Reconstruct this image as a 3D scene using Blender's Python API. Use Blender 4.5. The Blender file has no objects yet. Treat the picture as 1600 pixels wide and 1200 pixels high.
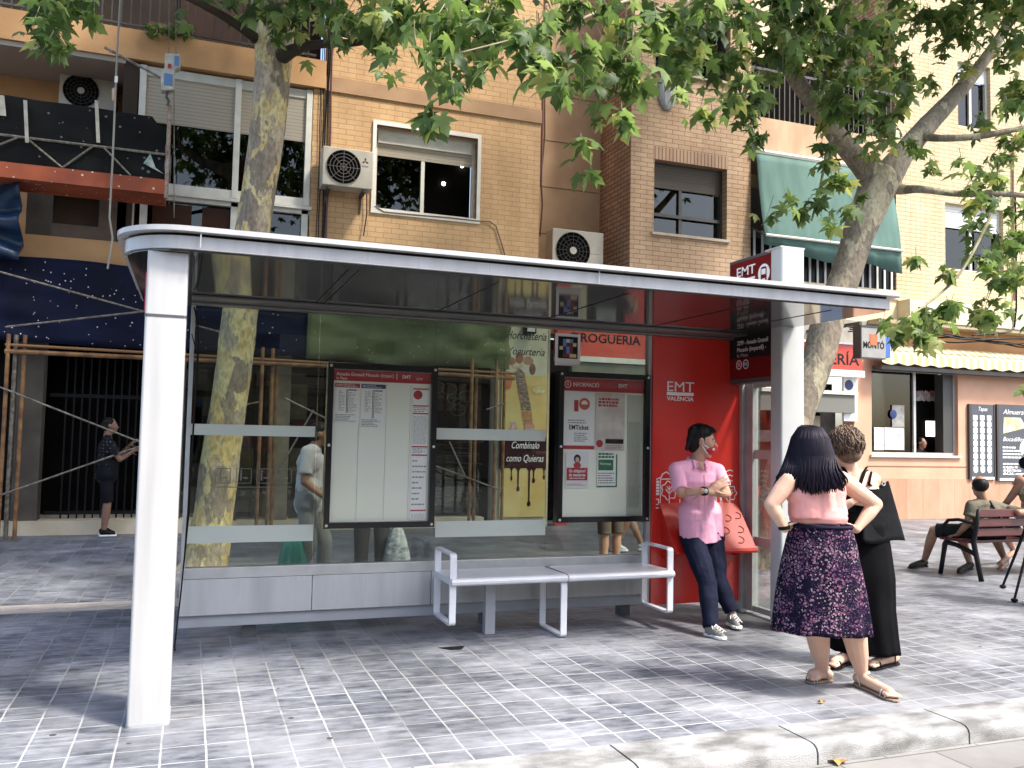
import bpy, bmesh, math, random
from mathutils import Vector, Matrix, noise
random.seed(7)
V = Vector
C = bpy.context.scene.collection
SC = bpy.context.scene

# ------------------------------------------------------------ camera, sky, sun, exposure
CAMF = 1357.4
YAW, PIT, ROL = math.radians(20.12), math.radians(3.41), math.radians(1.178)
CH = 1.52
_f = V((math.sin(YAW)*math.cos(PIT), math.cos(YAW)*math.cos(PIT), math.sin(PIT)))
_r0 = V((math.cos(YAW), -math.sin(YAW), 0)); _u0 = _r0.cross(_f)
_r = _r0*math.cos(ROL) + _u0*math.sin(ROL)
_u = -_r0*math.sin(ROL) + _u0*math.cos(ROL)
cam = bpy.data.cameras.new('camera'); cam_o = bpy.data.objects.new('camera', cam); C.objects.link(cam_o)
cam.sensor_width = 36; cam.lens = 36*CAMF/1600; cam.clip_end = 500; cam.clip_start = 0.05
M4 = Matrix((( _r.x, _u.x, -_f.x, 0), (_r.y, _u.y, -_f.y, 0), (_r.z, _u.z, -_f.z, CH), (0,0,0,1)))
cam_o.matrix_world = M4
SC.camera = cam_o

SUN_EL, SUN_AZ = math.radians(54), math.radians(42)     # azimuth measured from the street side towards the right
sdir = V((math.sin(SUN_AZ)*math.cos(SUN_EL), -math.cos(SUN_AZ)*math.cos(SUN_EL), math.sin(SUN_EL)))
w = bpy.data.worlds.new('World'); SC.world = w; w.use_nodes = True
nt = w.node_tree
sky = nt.nodes.new('ShaderNodeTexSky'); sky.sky_type = 'NISHITA'; sky.sun_disc = False
sky.sun_elevation = SUN_EL; sky.sun_rotation = math.pi - SUN_AZ; sky.air_density = 1.0; sky.dust_density = 3.0; sky.ozone_density = 1.0
bg = nt.nodes['Background']; nt.links.new(sky.outputs[0], bg.inputs[0]); bg.inputs[1].default_value = 0.15
sl = bpy.data.lights.new('sun', 'SUN'); sl.energy = 2.2; sl.angle = math.radians(8); sl.color = (1.0, 0.95, 0.86)
so = bpy.data.objects.new('sun', sl); C.objects.link(so); so.rotation_euler = sdir.to_track_quat('Z', 'Y').to_euler()
so.location = sdir*40
SC.view_settings.view_transform = 'Standard'; SC.view_settings.look = 'None'; SC.view_settings.gamma = 1
SC.view_settings.exposure = 1.62
SC.render.engine = 'CYCLES'
SC.cycles.max_bounces = 8; SC.cycles.transparent_max_bounces = 24
SC.cycles.sample_clamp_indirect = 6; SC.cycles.caustics_reflective = False; SC.cycles.caustics_refractive = False

# ------------------------------------------------------------ photo pixel -> world helpers (used to survey positions)
def ray(x, y): return _f + _r*((x-800)/CAMF) - _u*((y-600)/CAMF)
CP = V((0, 0, CH))
def at(x, y, Y): d = ray(x, y); return CP + d*(Y/d.y)
def gr(x, y, z=0.0): d = ray(x, y); return CP + d*((z-CH)/d.z)
def atx(x, y, X): d = ray(x, y); return CP + d*(X/d.x)

# ------------------------------------------------------------ materials
def mat(name, c=(.5,.5,.5), c2=None, scale=4.0, rough=.6, metal=0, bump=0, bscale=60, detail=5, rvar=0, spec=.5, stretch=(1,1,1), emit=None, contrast=(.35,.65), coat=0):
    m = bpy.data.materials.new(name); m.use_nodes = True
    n = m.node_tree; b = n.nodes['Principled BSDF']
    if max(c) < .05 and spec == .5: spec = .15
    b.inputs['Base Color'].default_value = (*c, 1); b.inputs['Roughness'].default_value = rough
    b.inputs['Metallic'].default_value = metal; b.inputs['Specular IOR Level'].default_value = spec
    if coat: b.inputs['Coat Weight'].default_value = coat; b.inputs['Coat Roughness'].default_value = .05 if rough < .1 else .18
    if c2 or bump or rvar:
        tc = n.nodes.new('ShaderNodeTexCoord'); mp = n.nodes.new('ShaderNodeMapping'); mp.inputs['Scale'].default_value = stretch
        n.links.new(tc.outputs['Object'], mp.inputs[0])
    if c2 or rvar:
        t = n.nodes.new('ShaderNodeTexNoise'); t.inputs['Scale'].default_value = scale; t.inputs['Detail'].default_value = detail
        n.links.new(mp.outputs[0], t.inputs[0])
        r = n.nodes.new('ShaderNodeValToRGB'); r.color_ramp.elements[0].position, r.color_ramp.elements[1].position = contrast
        r.color_ramp.elements[0].color = (*c, 1); r.color_ramp.elements[1].color = (*(c2 or c), 1)
        n.links.new(t.outputs[0], r.inputs[0]); n.links.new(r.outputs[0], b.inputs['Base Color'])
        if rvar:
            mr = n.nodes.new('ShaderNodeMapRange'); mr.inputs[1].default_value = .3; mr.inputs[2].default_value = .7
            mr.inputs[3].default_value = max(rough-rvar, .02); mr.inputs[4].default_value = min(rough+rvar, 1)
            n.links.new(t.outputs[0], mr.inputs[0]); n.links.new(mr.outputs[0], b.inputs['Roughness'])
    if bump:
        t2 = n.nodes.new('ShaderNodeTexNoise'); t2.inputs['Scale'].default_value = bscale; t2.inputs['Detail'].default_value = 6
        n.links.new(mp.outputs[0], t2.inputs[0])
        bp = n.nodes.new('ShaderNodeBump'); bp.inputs['Strength'].default_value = bump; bp.inputs['Distance'].default_value = .01
        n.links.new(t2.outputs[0], bp.inputs['Height']); n.links.new(bp.outputs[0], b.inputs['Normal'])
    if emit: b.inputs['Emission Color'].default_value = (*c, 1); b.inputs['Emission Strength'].default_value = emit
    return m

def glass_mat(name, tint=(.93,.96,.94), ior=1.5, gain=1.0, rough=0.0):
    m = bpy.data.materials.new(name); m.use_nodes = True; n = m.node_tree; n.nodes.clear()
    o = n.nodes.new('ShaderNodeOutputMaterial'); mx = n.nodes.new('ShaderNodeMixShader')
    tr = n.nodes.new('ShaderNodeBsdfTransparent'); tr.inputs[0].default_value = (*tint, 1)
    gl = n.nodes.new('ShaderNodeBsdfGlossy'); gl.inputs['Roughness'].default_value = rough
    fr = n.nodes.new('ShaderNodeFresnel'); fr.inputs[0].default_value = ior
    mu = n.nodes.new('ShaderNodeMath'); mu.operation = 'MULTIPLY'; mu.inputs[1].default_value = gain; mu.use_clamp = True
    n.links.new(fr.outputs[0], mu.inputs[0]); n.links.new(mu.outputs[0], mx.inputs[0])
    n.links.new(tr.outputs[0], mx.inputs[1]); n.links.new(gl.outputs[0], mx.inputs[2]); n.links.new(mx.outputs[0], o.inputs[0])
    return m

def brick_mat(name, c1, c2, mortar, bw=.26, bh=.085, axis='x', msize=.012, offset=.5, rough=.85, stain=None, bias=0.0):
    m = bpy.data.materials.new(name); m.use_nodes = True; n = m.node_tree; b = n.nodes['Principled BSDF']
    tc = n.nodes.new('ShaderNodeTexCoord'); sp = n.nodes.new('ShaderNodeSeparateXYZ'); cb = n.nodes.new('ShaderNodeCombineXYZ')
    n.links.new(tc.outputs['Object'], sp.inputs[0])
    if axis == 'x': n.links.new(sp.outputs[0], cb.inputs[0]); n.links.new(sp.outputs[2], cb.inputs[1])
    elif axis == 'y': n.links.new(sp.outputs[1], cb.inputs[0]); n.links.new(sp.outputs[2], cb.inputs[1])
    elif axis == 'v': n.links.new(sp.outputs[2], cb.inputs[0]); n.links.new(sp.outputs[0], cb.inputs[1])
    else: n.links.new(sp.outputs[0], cb.inputs[0]); n.links.new(sp.outputs[1], cb.inputs[1])
    br = n.nodes.new('ShaderNodeTexBrick'); br.inputs['Scale'].default_value = 1
    br.inputs['Brick Width'].default_value = bw; br.inputs['Row Height'].default_value = bh; br.offset = offset
    br.inputs['Mortar Size'].default_value = msize; br.inputs['Mortar Smooth'].default_value = .3; br.inputs['Bias'].default_value = bias
    br.inputs['Color1'].default_value = (*c1, 1); br.inputs['Color2'].default_value = (*c2, 1); br.inputs['Mortar'].default_value = (*mortar, 1)
    n.links.new(cb.outputs[0], br.inputs[0])
    t = n.nodes.new('ShaderNodeTexNoise'); t.inputs['Scale'].default_value = 1.1; t.inputs['Detail'].default_value = 9; t.inputs['Roughness'].default_value = .65
    smp = n.nodes.new('ShaderNodeMapping'); smp.inputs['Scale'].default_value = (1.6,1.6,.5); n.links.new(tc.outputs['Object'], smp.inputs[0]); n.links.new(smp.outputs[0], t.inputs[0])
    mx = n.nodes.new('ShaderNodeMix'); mx.data_type = 'RGBA'; mx.blend_type = 'MULTIPLY'; mx.inputs[0].default_value = 1
    r = n.nodes.new('ShaderNodeValToRGB'); r.color_ramp.elements[0].position = .3; r.color_ramp.elements[1].position = .65
    r.color_ramp.elements[0].color = (*(stain or (.70,.66,.62)), 1); r.color_ramp.elements[1].color = (1,1,1,1)
    n.links.new(t.outputs[0], r.inputs[0]); n.links.new(br.outputs[0], mx.inputs[6]); n.links.new(r.outputs[0], mx.inputs[7])
    n.links.new(mx.outputs[2], b.inputs['Base Color']); b.inputs['Roughness'].default_value = rough
    bp = n.nodes.new('ShaderNodeBump'); bp.inputs['Strength'].default_value = .5; bp.inputs['Distance'].default_value = .01; bp.invert = True
    n.links.new(br.outputs['Fac'], bp.inputs['Height']); n.links.new(bp.outputs[0], b.inputs['Normal'])
    return m

# ------------------------------------------------------------ mesh collector
class MB:
    def __init__(s): s.v = []; s.f = []
    def add(s, vs, fs):
        o = len(s.v); s.v += [V(p) for p in vs]; s.f += [tuple(i+o for i in f) for f in fs]; return s
    def box(s, x0, x1, y0, y1, z0, z1):
        if x0 > x1: x0, x1 = x1, x0
        if y0 > y1: y0, y1 = y1, y0
        if z0 > z1: z0, z1 = z1, z0
        return s.add([(x0,y0,z0),(x1,y0,z0),(x1,y1,z0),(x0,y1,z0),(x0,y0,z1),(x1,y0,z1),(x1,y1,z1),(x0,y1,z1)],
                     [(0,3,2,1),(4,5,6,7),(0,1,5,4),(1,2,6,5),(2,3,7,6),(3,0,4,7)])
    def obox(s, c, ax, ay, az):        # oriented box: centre and three half-extent vectors
        c, ax, ay, az = V(c), V(ax), V(ay), V(az)
        p = [c+ax*i+ay*j+az*k for k in (-1,1) for (i,j) in ((-1,-1),(1,-1),(1,1),(-1,1))]
        return s.add(p, [(0,3,2,1),(4,5,6,7),(0,1,5,4),(1,2,6,5),(2,3,7,6),(3,0,4,7)])
    def ext(s, pts, d):                # extrude a planar polygon (3-D points) along vector d
        pts = [V(p) for p in pts]; d = V(d); n = len(pts)
        return s.add(pts+[p+d for p in pts], [tuple(range(n))[::-1], tuple(range(n, 2*n))]+[(i,(i+1)%n,(i+1)%n+n,i+n) for i in range(n)])
    def xz(s, pts, y0, y1): return s.ext([(p[0], y0, p[1]) for p in pts], (0, y1-y0, 0))
    def xy(s, pts, z0, z1): return s.ext([(p[0], p[1], z0) for p in pts], (0, 0, z1-z0))
    def yz(s, pts, x0, x1): return s.ext([(x0, p[0], p[1]) for p in pts], (x1-x0, 0, 0))
    def tube(s, path, rad, n=8, caps=True, flat=1.0):
        path = [V(p) for p in path]; m = len(path)
        if not isinstance(rad, (list, tuple)): rad = [rad]*m
        up = V((0,0,1)); prev = None; vs = []
        for i, p in enumerate(path):
            t = (path[min(i+1, m-1)]-path[max(i-1, 0)])
            t = t.normalized() if t.length > 1e-9 else V((0,0,1))
            if prev is None:
                a = up if abs(t.z) < .9 else V((1,0,0)); u = t.cross(a).normalized()
            else:
                u = prev-t*prev.dot(t); u = u.normalized() if u.length > 1e-6 else t.cross(up).normalized()
            prev = u; w_ = t.cross(u)
            for k in range(n):
                a = 2*math.pi*k/n; vs.append(p+(u*math.cos(a)+w_*math.sin(a)*flat)*rad[i])
        fs = [(i*n+k, i*n+(k+1)%n, (i+1)*n+(k+1)%n, (i+1)*n+k) for i in range(m-1) for k in range(n)]
        if caps: fs += [tuple(range(n))[::-1], tuple((m-1)*n+k for k in range(n))]
        return s.add(vs, fs)
    def ell(s, c, r, n=12, m=8, rot=None):
        c = V(c); vs = [V((0,0,-1))]
        for j in range(1, m):
            p = -math.pi/2+math.pi*j/m
            vs += [V((math.cos(p)*math.cos(2*math.pi*k/n), math.cos(p)*math.sin(2*math.pi*k/n), math.sin(p))) for k in range(n)]
        vs.append(V((0,0,1))); L = len(vs)-1
        vs = [V((v.x*r[0], v.y*r[1], v.z*r[2])) for v in vs]
        if rot: vs = [rot @ v for v in vs]
        fs = [(0, 1+(k+1)%n, 1+k) for k in range(n)]
        for j in range(m-2):
            a = 1+j*n; fs += [(a+k, a+(k+1)%n, a+n+(k+1)%n, a+n+k) for k in range(n)]
        a = 1+(m-2)*n; fs += [(a+k, a+(k+1)%n, L) for k in range(n)]
        return s.add([v+c for v in vs], fs)
    def rc(s, a, b, ra, rb, n=12):     # rounded cone (tapered capsule)
        a, b = V(a), V(b); t = b-a; L = t.length; t = t/L if L > 1e-6 else V((0,0,1))
        pts, rr = [], []
        for k in range(5): q = math.pi/2*k/5; pts.append(a-t*ra*math.cos(q)); rr.append(max(ra*math.sin(q), ra*.02))
        pts.append(a); rr.append(ra); pts.append(b); rr.append(rb)
        for k in range(1, 6): q = math.pi/2*k/5; pts.append(b+t*rb*math.sin(q)); rr.append(max(rb*math.cos(q), rb*.02))
        return s.tube(pts, rr, n)
    def chain(s, pts, rad, n=12):
        for i in range(len(pts)-1): s.rc(pts[i], pts[i+1], rad[i], rad[i+1], n)
        return s
    def disc(s, c, r, y0, y1, n=24, ax='y'):
        c = V(c)
        if ax == 'y': pts = [(c.x+r*math.cos(2*math.pi*k/n), y0, c.z+r*math.sin(2*math.pi*k/n)) for k in range(n)]; return s.ext(pts, (0, y1-y0, 0))
        if ax == 'x': pts = [(y0, c.y+r*math.cos(2*math.pi*k/n), c.z+r*math.sin(2*math.pi*k/n)) for k in range(n)]; return s.ext(pts, (y1-y0, 0, 0))
        pts = [(c.x+r*math.cos(2*math.pi*k/n), c.y+r*math.sin(2*math.pi*k/n), y0) for k in range(n)]; return s.ext(pts, (0, 0, y1-y0))
    def ring(s, c, r0, r1, y0, y1, n=24, ax='y', sx=1.0):
        c = V(c); vs = []
        for (r, y) in ((r1,y0),(r0,y0),(r0,y1),(r1,y1)):
            for k in range(n):
                a = 2*math.pi*k/n
                vs.append((c.x+r*sx*math.cos(a), y, c.z+r*math.sin(a)) if ax == 'y' else (y, c.y+r*sx*math.cos(a), c.z+r*math.sin(a)))
        fs = [(j*n+k, j*n+(k+1)%n, ((j+1)%4)*n+(k+1)%n, ((j+1)%4)*n+k) for j in range(4) for k in range(n)]
        return s.add(vs, fs)
    def build(s, name, m, parent=None, smooth=False, bevel=0, mods=None, org=None, auto=None):
        o0 = V(org) if org is not None else (V(parent['_org']) if parent is not None else V((0,0,0)))
        me = bpy.data.meshes.new(name); me.from_pydata([tuple(v-o0) for v in s.v], [], s.f)
        for mm in (m if isinstance(m, (list, tuple)) else [m]): me.materials.append(mm)
        bm = bmesh.new(); bm.from_mesh(me); bmesh.ops.recalc_face_normals(bm, faces=bm.faces); bm.to_mesh(me); bm.free()
        me.validate()
        if smooth or auto: me.polygons.foreach_set('use_smooth', [True]*len(me.polygons))
        if auto: me.set_sharp_from_angle(angle=math.radians(auto))
        o = bpy.data.objects.new(name, me); C.objects.link(o)
        if parent is not None: o.parent = parent; o['_org'] = list(o0)
        else: o.location = o0; o['_org'] = list(o0)
        if bevel:
            b = o.modifiers.new('bevel', 'BEVEL'); b.width = bevel; b.segments = 2; b.limit_method = 'ANGLE'; b.angle_limit = math.radians(40); b.harden_normals = False
        return o

def tag(o, label=None, cat=None, group=None, kind=None):
    if label: o['label'] = label
    if cat: o['category'] = cat
    if group: o['group'] = group
    if kind: o['kind'] = kind
    return o
def thing(name, loc, label, cat, group=None):
    o = bpy.data.objects.new(name, None); C.objects.link(o); o.location = loc; o['_org'] = list(loc)
    o.empty_display_size = .2
    return tag(o, label, cat, group)
def fuse(mb, name, m, parent, voxel=.008, smooth=6, dec=None):    # one continuous skin out of overlapping shapes
    o = mb.build(name, m, parent)
    r = o.modifiers.new('r', 'REMESH'); r.mode = 'VOXEL'; r.voxel_size = voxel; r.use_smooth_shade = True
    if smooth: q = o.modifiers.new('s', 'SMOOTH'); q.factor = .5; q.iterations = smooth
    if dec: d = o.modifiers.new('d', 'DECIMATE'); d.ratio = dec
    dg = bpy.context.evaluated_depsgraph_get(); dg.update()
    me = bpy.data.meshes.new_from_object(o.evaluated_get(dg)); old = o.data
    o.modifiers.clear(); o.data = me
    if not me.materials: me.materials.append(m)
    me.polygons.foreach_set('use_smooth', [True]*len(me.polygons))
    bpy.data.meshes.remove(old); me.name = name
    return o
def text(s, parent, name, m, loc, size, right=(1,0,0), up=(0,0,1), depth=.002, align='CENTER', width=None, shear=0, bold=0, space=1):
    cu = bpy.data.curves.new('t', 'FONT'); cu.body = s; cu.size = size; cu.extrude = depth/2; cu.align_x = align; cu.align_y = 'CENTER'
    cu.shear = shear; cu.offset = bold; cu.resolution_u = 3; cu.space_character = space
    to = bpy.data.objects.new('t', cu); C.objects.link(to)
    dg = bpy.context.evaluated_depsgraph_get(); dg.update()
    me = bpy.data.meshes.new_from_object(to.evaluated_get(dg)); bpy.data.objects.remove(to); bpy.data.curves.remove(cu)
    r = V(right).normalized(); u = V(up).normalized(); nrm = r.cross(u)
    sx = 1
    if width:
        xs = [v.co.x for v in me.vertices]; wd = max(xs)-min(xs)
        if wd > 0: sx = width/wd
    mtx = Matrix(((r.x*sx, u.x, nrm.x, 0), (r.y*sx, u.y, nrm.y, 0), (r.z*sx, u.z, nrm.z, 0), (0,0,0,1)))
    me.transform(mtx); o0 = V(parent['_org']); me.transform(Matrix.Translation(V(loc)-o0))
    me.materials.clear(); me.materials.append(m); me.name = name
    o = bpy.data.objects.new(name, me); C.objects.link(o); o.parent = parent; o['_org'] = list(o0)
    return o
def arc(cx, cy, r, a0, a1, n=8): return [(cx+r*math.cos(math.radians(a0+(a1-a0)*k/n)), cy+r*math.sin(math.radians(a0+(a1-a0)*k/n))) for k in range(n+1)]
def rrect(x0, x1, z0, z1, r, n=5):
    return arc(x1-r, z0+r, r, -90, 0, n)+arc(x1-r, z1-r, r, 0, 90, n)+arc(x0+r, z1-r, r, 90, 180, n)+arc(x0+r, z0+r, r, 180, 270, n)

# common materials
white_paint = mat('white_paint', (.48,.48,.475), (.37,.37,.365), scale=2.2, rough=.34, rvar=.12, coat=.2, stretch=(5,5,.5), contrast=(.42,.80), detail=8)
grey_paint = mat('grey_paint', (.38,.39,.41), (.34,.35,.37), scale=4, rough=.4)
dark_grey = mat('dark_grey', (.09,.09,.09), (.07,.07,.075), scale=4, rough=.35)
black_m = mat('black', (.006,.006,.0065), rough=.4)
void_m = mat('dark_interior', (.004,.0038,.0035), (.009,.008,.007), scale=2, rough=.95, spec=.02)
alu = mat('aluminium', (.50,.50,.48), (.42,.42,.40), scale=8, rough=.35, metal=.25)
red_paint = mat('red_paint', (.68,.040,.028), (.62,.034,.024), scale=2, rough=.22, coat=.4)
white_flat = mat('white_print', (.82,.80,.78), rough=.5)
pane_glass = glass_mat('pane_glass', (.74,.78,.73), 1.5, .8)
clear_glass = glass_mat('clear_glass', (.92,.94,.92), 1.45, .45)
win_glass = glass_mat('window_glass', (.30,.32,.31), 1.45, 1.5)
# ============================================================ GROUND
def paving_mat():
    m = bpy.data.materials.new('stone_paving'); m.use_nodes = True; n = m.node_tree; b = n.nodes['Principled BSDF']
    L = n.links.new; N = n.nodes.new
    tc = N('ShaderNodeTexCoord'); mp = N('ShaderNodeMapping'); mp.inputs['Location'].default_value = (-.118+.198*10, -.043+.214*20, 0)
    L(tc.outputs['Object'], mp.inputs[0])
    # small warp so joints wander
    nz = N('ShaderNodeTexNoise'); nz.inputs['Scale'].default_value = 1.7; L(mp.outputs[0], nz.inputs[0])
    wa = N('ShaderNodeMix'); wa.data_type = 'RGBA'; wa.blend_type = 'LINEAR_LIGHT'; wa.inputs[0].default_value = .012
    L(mp.outputs[0], wa.inputs[6]); L(nz.outputs['Color'], wa.inputs[7])
    def brick(ms, c1, c2, mo):
        br = N('ShaderNodeTexBrick'); br.offset = 0; br.inputs['Scale'].default_value = 1
        br.inputs['Brick Width'].default_value = .198; br.inputs['Row Height'].default_value = .214
        br.inputs['Mortar Size'].default_value = ms; br.inputs['Mortar Smooth'].default_value = .35
        br.inputs['Color1'].default_value = (*c1, 1); br.inputs['Color2'].default_value = (*c2, 1); br.inputs['Mortar'].default_value = (*mo, 1)
        L(wa.outputs[2], br.inputs[0]); return br
    br = brick(.0045, (.130,.140,.162), (.220,.230,.255), (.2,.2,.2)); br.inputs['Bias'].default_value = -.1
    # streaky slate figure
    st = N('ShaderNodeMapping'); st.inputs['Scale'].default_value = (2.4, 9, 1); L(tc.outputs['Object'], st.inputs[0])
    n1 = N('ShaderNodeTexNoise'); n1.inputs['Scale'].default_value = 2.2; n1.inputs['Detail'].default_value = 9; n1.inputs['Roughness'].default_value = .68; L(st.outputs[0], n1.inputs[0])
    r1 = N('ShaderNodeValToRGB'); e = r1.color_ramp.elements; e[0].position = .32; e[0].color = (.24,.25,.28,1); e[1].position = .70; e[1].color = (1.65,1.65,1.64,1)
    L(n1.outputs[0], r1.inputs[0])
    m1 = N('ShaderNodeMix'); m1.data_type = 'RGBA'; m1.blend_type = 'MULTIPLY'; m1.inputs[0].default_value = 1; L(br.outputs[0], m1.inputs[6]); L(r1.outputs[0], m1.inputs[7])
    # dried salt / sand film, more near the kerb
    n2 = N('ShaderNodeTexNoise'); n2.inputs['Scale'].default_value = 1.3; n2.inputs['Detail'].default_value = 7; n2.inputs['Roughness'].default_value = .62
    L(tc.outputs['Object'], n2.inputs[0])
    sp = N('ShaderNodeSeparateXYZ'); L(tc.outputs['Object'], sp.inputs[0])
    gr_ = N('ShaderNodeMapRange'); gr_.inputs[1].default_value = 3.9; gr_.inputs[2].default_value = 5.2; gr_.inputs[3].default_value = .12; gr_.inputs[4].default_value = 0; L(sp.outputs[1], gr_.inputs[0])
    ad = N('ShaderNodeMath'); ad.operation = 'ADD'; L(n2.outputs[0], ad.inputs[0]); L(gr_.outputs[0], ad.inputs[1])
    r2 = N('ShaderNodeValToRGB'); e = r2.color_ramp.elements; e[0].position = .49; e[0].color = (0,0,0,1); e[1].position = .70; e[1].color = (.5,.5,.5,1); L(ad.outputs[0], r2.inputs[0])
    m2 = N('ShaderNodeMix'); m2.data_type = 'RGBA'; L(r2.outputs[0], m2.inputs[0]); L(m1.outputs[2], m2.inputs[6]); m2.inputs[7].default_value = (.46,.47,.50,1)
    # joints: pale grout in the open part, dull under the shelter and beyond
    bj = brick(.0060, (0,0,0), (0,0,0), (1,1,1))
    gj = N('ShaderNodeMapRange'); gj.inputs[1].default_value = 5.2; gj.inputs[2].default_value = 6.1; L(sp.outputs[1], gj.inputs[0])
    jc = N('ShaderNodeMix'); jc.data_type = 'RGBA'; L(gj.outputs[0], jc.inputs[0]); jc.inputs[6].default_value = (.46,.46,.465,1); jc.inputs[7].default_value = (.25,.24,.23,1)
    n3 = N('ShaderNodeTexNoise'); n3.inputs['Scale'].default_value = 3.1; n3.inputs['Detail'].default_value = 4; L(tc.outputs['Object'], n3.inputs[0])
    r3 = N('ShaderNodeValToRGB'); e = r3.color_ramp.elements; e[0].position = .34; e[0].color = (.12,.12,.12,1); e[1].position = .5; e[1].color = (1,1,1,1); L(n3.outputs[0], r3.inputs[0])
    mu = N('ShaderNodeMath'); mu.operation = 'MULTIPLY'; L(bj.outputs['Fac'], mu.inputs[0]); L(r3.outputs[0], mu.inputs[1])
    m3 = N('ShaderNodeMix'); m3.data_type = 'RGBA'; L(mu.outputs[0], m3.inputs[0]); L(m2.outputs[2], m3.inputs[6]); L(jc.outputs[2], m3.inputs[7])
    vg = N('ShaderNodeTexVoronoi'); vg.inputs['Scale'].default_value = 2.6; L(wa.outputs[2], vg.inputs[0])
    gl_ = N('ShaderNodeMath'); gl_.operation = 'LESS_THAN'; gl_.inputs[1].default_value = .045; L(vg.outputs[0], gl_.inputs[0])
    m4 = N('ShaderNodeMix'); m4.data_type = 'RGBA'; L(gl_.outputs[0], m4.inputs[0]); L(m3.outputs[2], m4.inputs[6]); m4.inputs[7].default_value = (.075,.072,.07,1)
    n5 = N('ShaderNodeTexNoise'); n5.inputs['Scale'].default_value = .55; n5.inputs['Detail'].default_value = 8; n5.inputs['Roughness'].default_value = .7; L(tc.outputs['Object'], n5.inputs[0])
    r5 = N('ShaderNodeValToRGB'); e = r5.color_ramp.elements; e[0].position = .38; e[0].color = (.55,.54,.52,1); e[1].position = .62; e[1].color = (1.08,1.08,1.08,1); L(n5.outputs[0], r5.inputs[0])
    m5 = N('ShaderNodeMix'); m5.data_type = 'RGBA'; m5.blend_type = 'MULTIPLY'; m5.inputs[0].default_value = .8; L(m4.outputs[2], m5.inputs[6]); L(r5.outputs[0], m5.inputs[7])
    L(m5.outputs[2], b.inputs['Base Color'])
    rr = N('ShaderNodeMapRange'); rr.inputs[3].default_value = .32; rr.inputs[4].default_value = .7; L(n1.outputs[0], rr.inputs[0]); L(rr.outputs[0], b.inputs['Roughness'])
    bp = N('ShaderNodeBump'); bp.inputs['Strength'].default_value = .45; bp.inputs['Distance'].default_value = .006
    sb = N('ShaderNodeMath'); sb.operation = 'SUBTRACT'; L(n1.outputs[0], sb.inputs[0]); L(bj.outputs['Fac'], sb.inputs[1]); L(sb.outputs[0], bp.inputs['Height']); L(bp.outputs[0], b.inputs['Normal'])
    return m
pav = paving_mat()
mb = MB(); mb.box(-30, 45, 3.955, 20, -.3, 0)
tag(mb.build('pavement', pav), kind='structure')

kerb_m = mat('kerb_concrete', (.14,.138,.13), (.33,.328,.32), scale=5, rough=.8, bump=.6, bscale=120, detail=12, stretch=(.8,1.5,1.5), contrast=(.36,.58))
kb = MB(); x = -30.0
prof = [(3.952,-.3),(3.952,.004),(3.70,.006)]+[(3.64+.06*math.sin(math.radians(a)), -.054+.06*math.cos(math.radians(a))) for a in (0,)]
prof = [(3.952,-.3),(3.952,.005),(3.69,.006),(3.660,.000),(3.642,-.014),(3.634,-.035),(3.632,-.3)]
for k in range(76):
    L = 1.0; kb.yz(prof, x+.006, x+L-.006); x += L
tag(kb.build('kerb', kerb_m, auto=35), kind='structure')
gut = brick_mat('gutter_slabs', (.28,.275,.26), (.22,.215,.205), (.12,.11,.10), bw=.62, bh=.30, axis='xy', msize=.006, rough=.8)
tag(MB().box(-30, 45, 2.3, 3.631, -.4, -.088).build('gutter', gut), kind='structure')
asph = mat('asphalt', (.11,.11,.108), (.15,.148,.145), scale=9, rough=.9, bump=.6, bscale=160)
tag(MB().box(-60, 60, -60, 2.299, -.4, -.10).build('road', asph), kind='structure')
strip_m = mat('pale_strip', (.42,.37,.31), (.30,.27,.24), scale=5, rough=.8, stretch=(1,3,1), bump=.3)
tag(MB().box(-30, .6, 8.06, 8.42, -.02, .004).build('path', strip_m), kind='structure')
# broken paver and a few fallen leaves
hp = gr(705, 1013, .0)
hm = MB(); hm.xy([(hp.x-.085, hp.y+.03), (hp.x-.02, hp.y-.05), (hp.x+.06, hp.y-.055), (hp.x+.11, hp.y+.035)], -.01, .004)
tag(hm.build('pavement_hole', mat('hole_dark', (.008,.008,.009), rough=.9)), kind='structure')

# ============================================================ BUS SHELTER
YB = 6.70; XL, XR = -.04, 4.65
sh = thing('bus_shelter', (2.3, 5.8, 0), 'long white and grey bus shelter with glass back, red end panel and bench bay', 'bus shelter')
soffit_m = mat('glossy_soffit', (.045,.043,.043), (.055,.053,.053), scale=1.5, rough=.07, spec=.8, coat=.5)
steel = mat('brushed_steel', (.42,.40,.38), (.36,.34,.33), scale=6, rough=.25, metal=.8)
# roof
R_ = .34
def roof_outline(x0, x1, y0, y1, r): return arc(x0+r, y0+r*1.1, r, 180, 270, 10)+[(x1-.04, y0), (x1, y0+.04), (x1, y1), (x0, y1)]
roof = MB().xy(roof_outline(-.385, 4.60, 4.775, 6.95, R_), 2.462, 2.530).build('roof', white_paint, sh, auto=40)
MB().xy(roof_outline(-.37, 4.585, 4.79, 6.94, R_-.01), 2.531, 2.546).build('lip_shade_strip', black_m, roof)  # inset black strip, stands in for the shadow line under the lip
MB().xy(roof_outline(-.425, 4.645, 4.725, 6.99, R_+.03), 2.547, 2.574).build('roof_lip', white_paint, roof, auto=40)
MB().xy(roof_outline(-.37, 4.585, 4.80, 6.94, R_-.02), 2.452, 2.4605).build('soffit', soffit_m, roof)
seam = MB()
for x in (-.03, .80, .86, 1.71, 2.60, 3.55, 4.2): seam.box(x, x+.006, 4.95, 6.34, 2.449, 2.4515)
seam.box(-.35, 4.55, 6.345, 6.352, 2.449, 2.4515)
seam.build('seam', black_m, roof)
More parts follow.
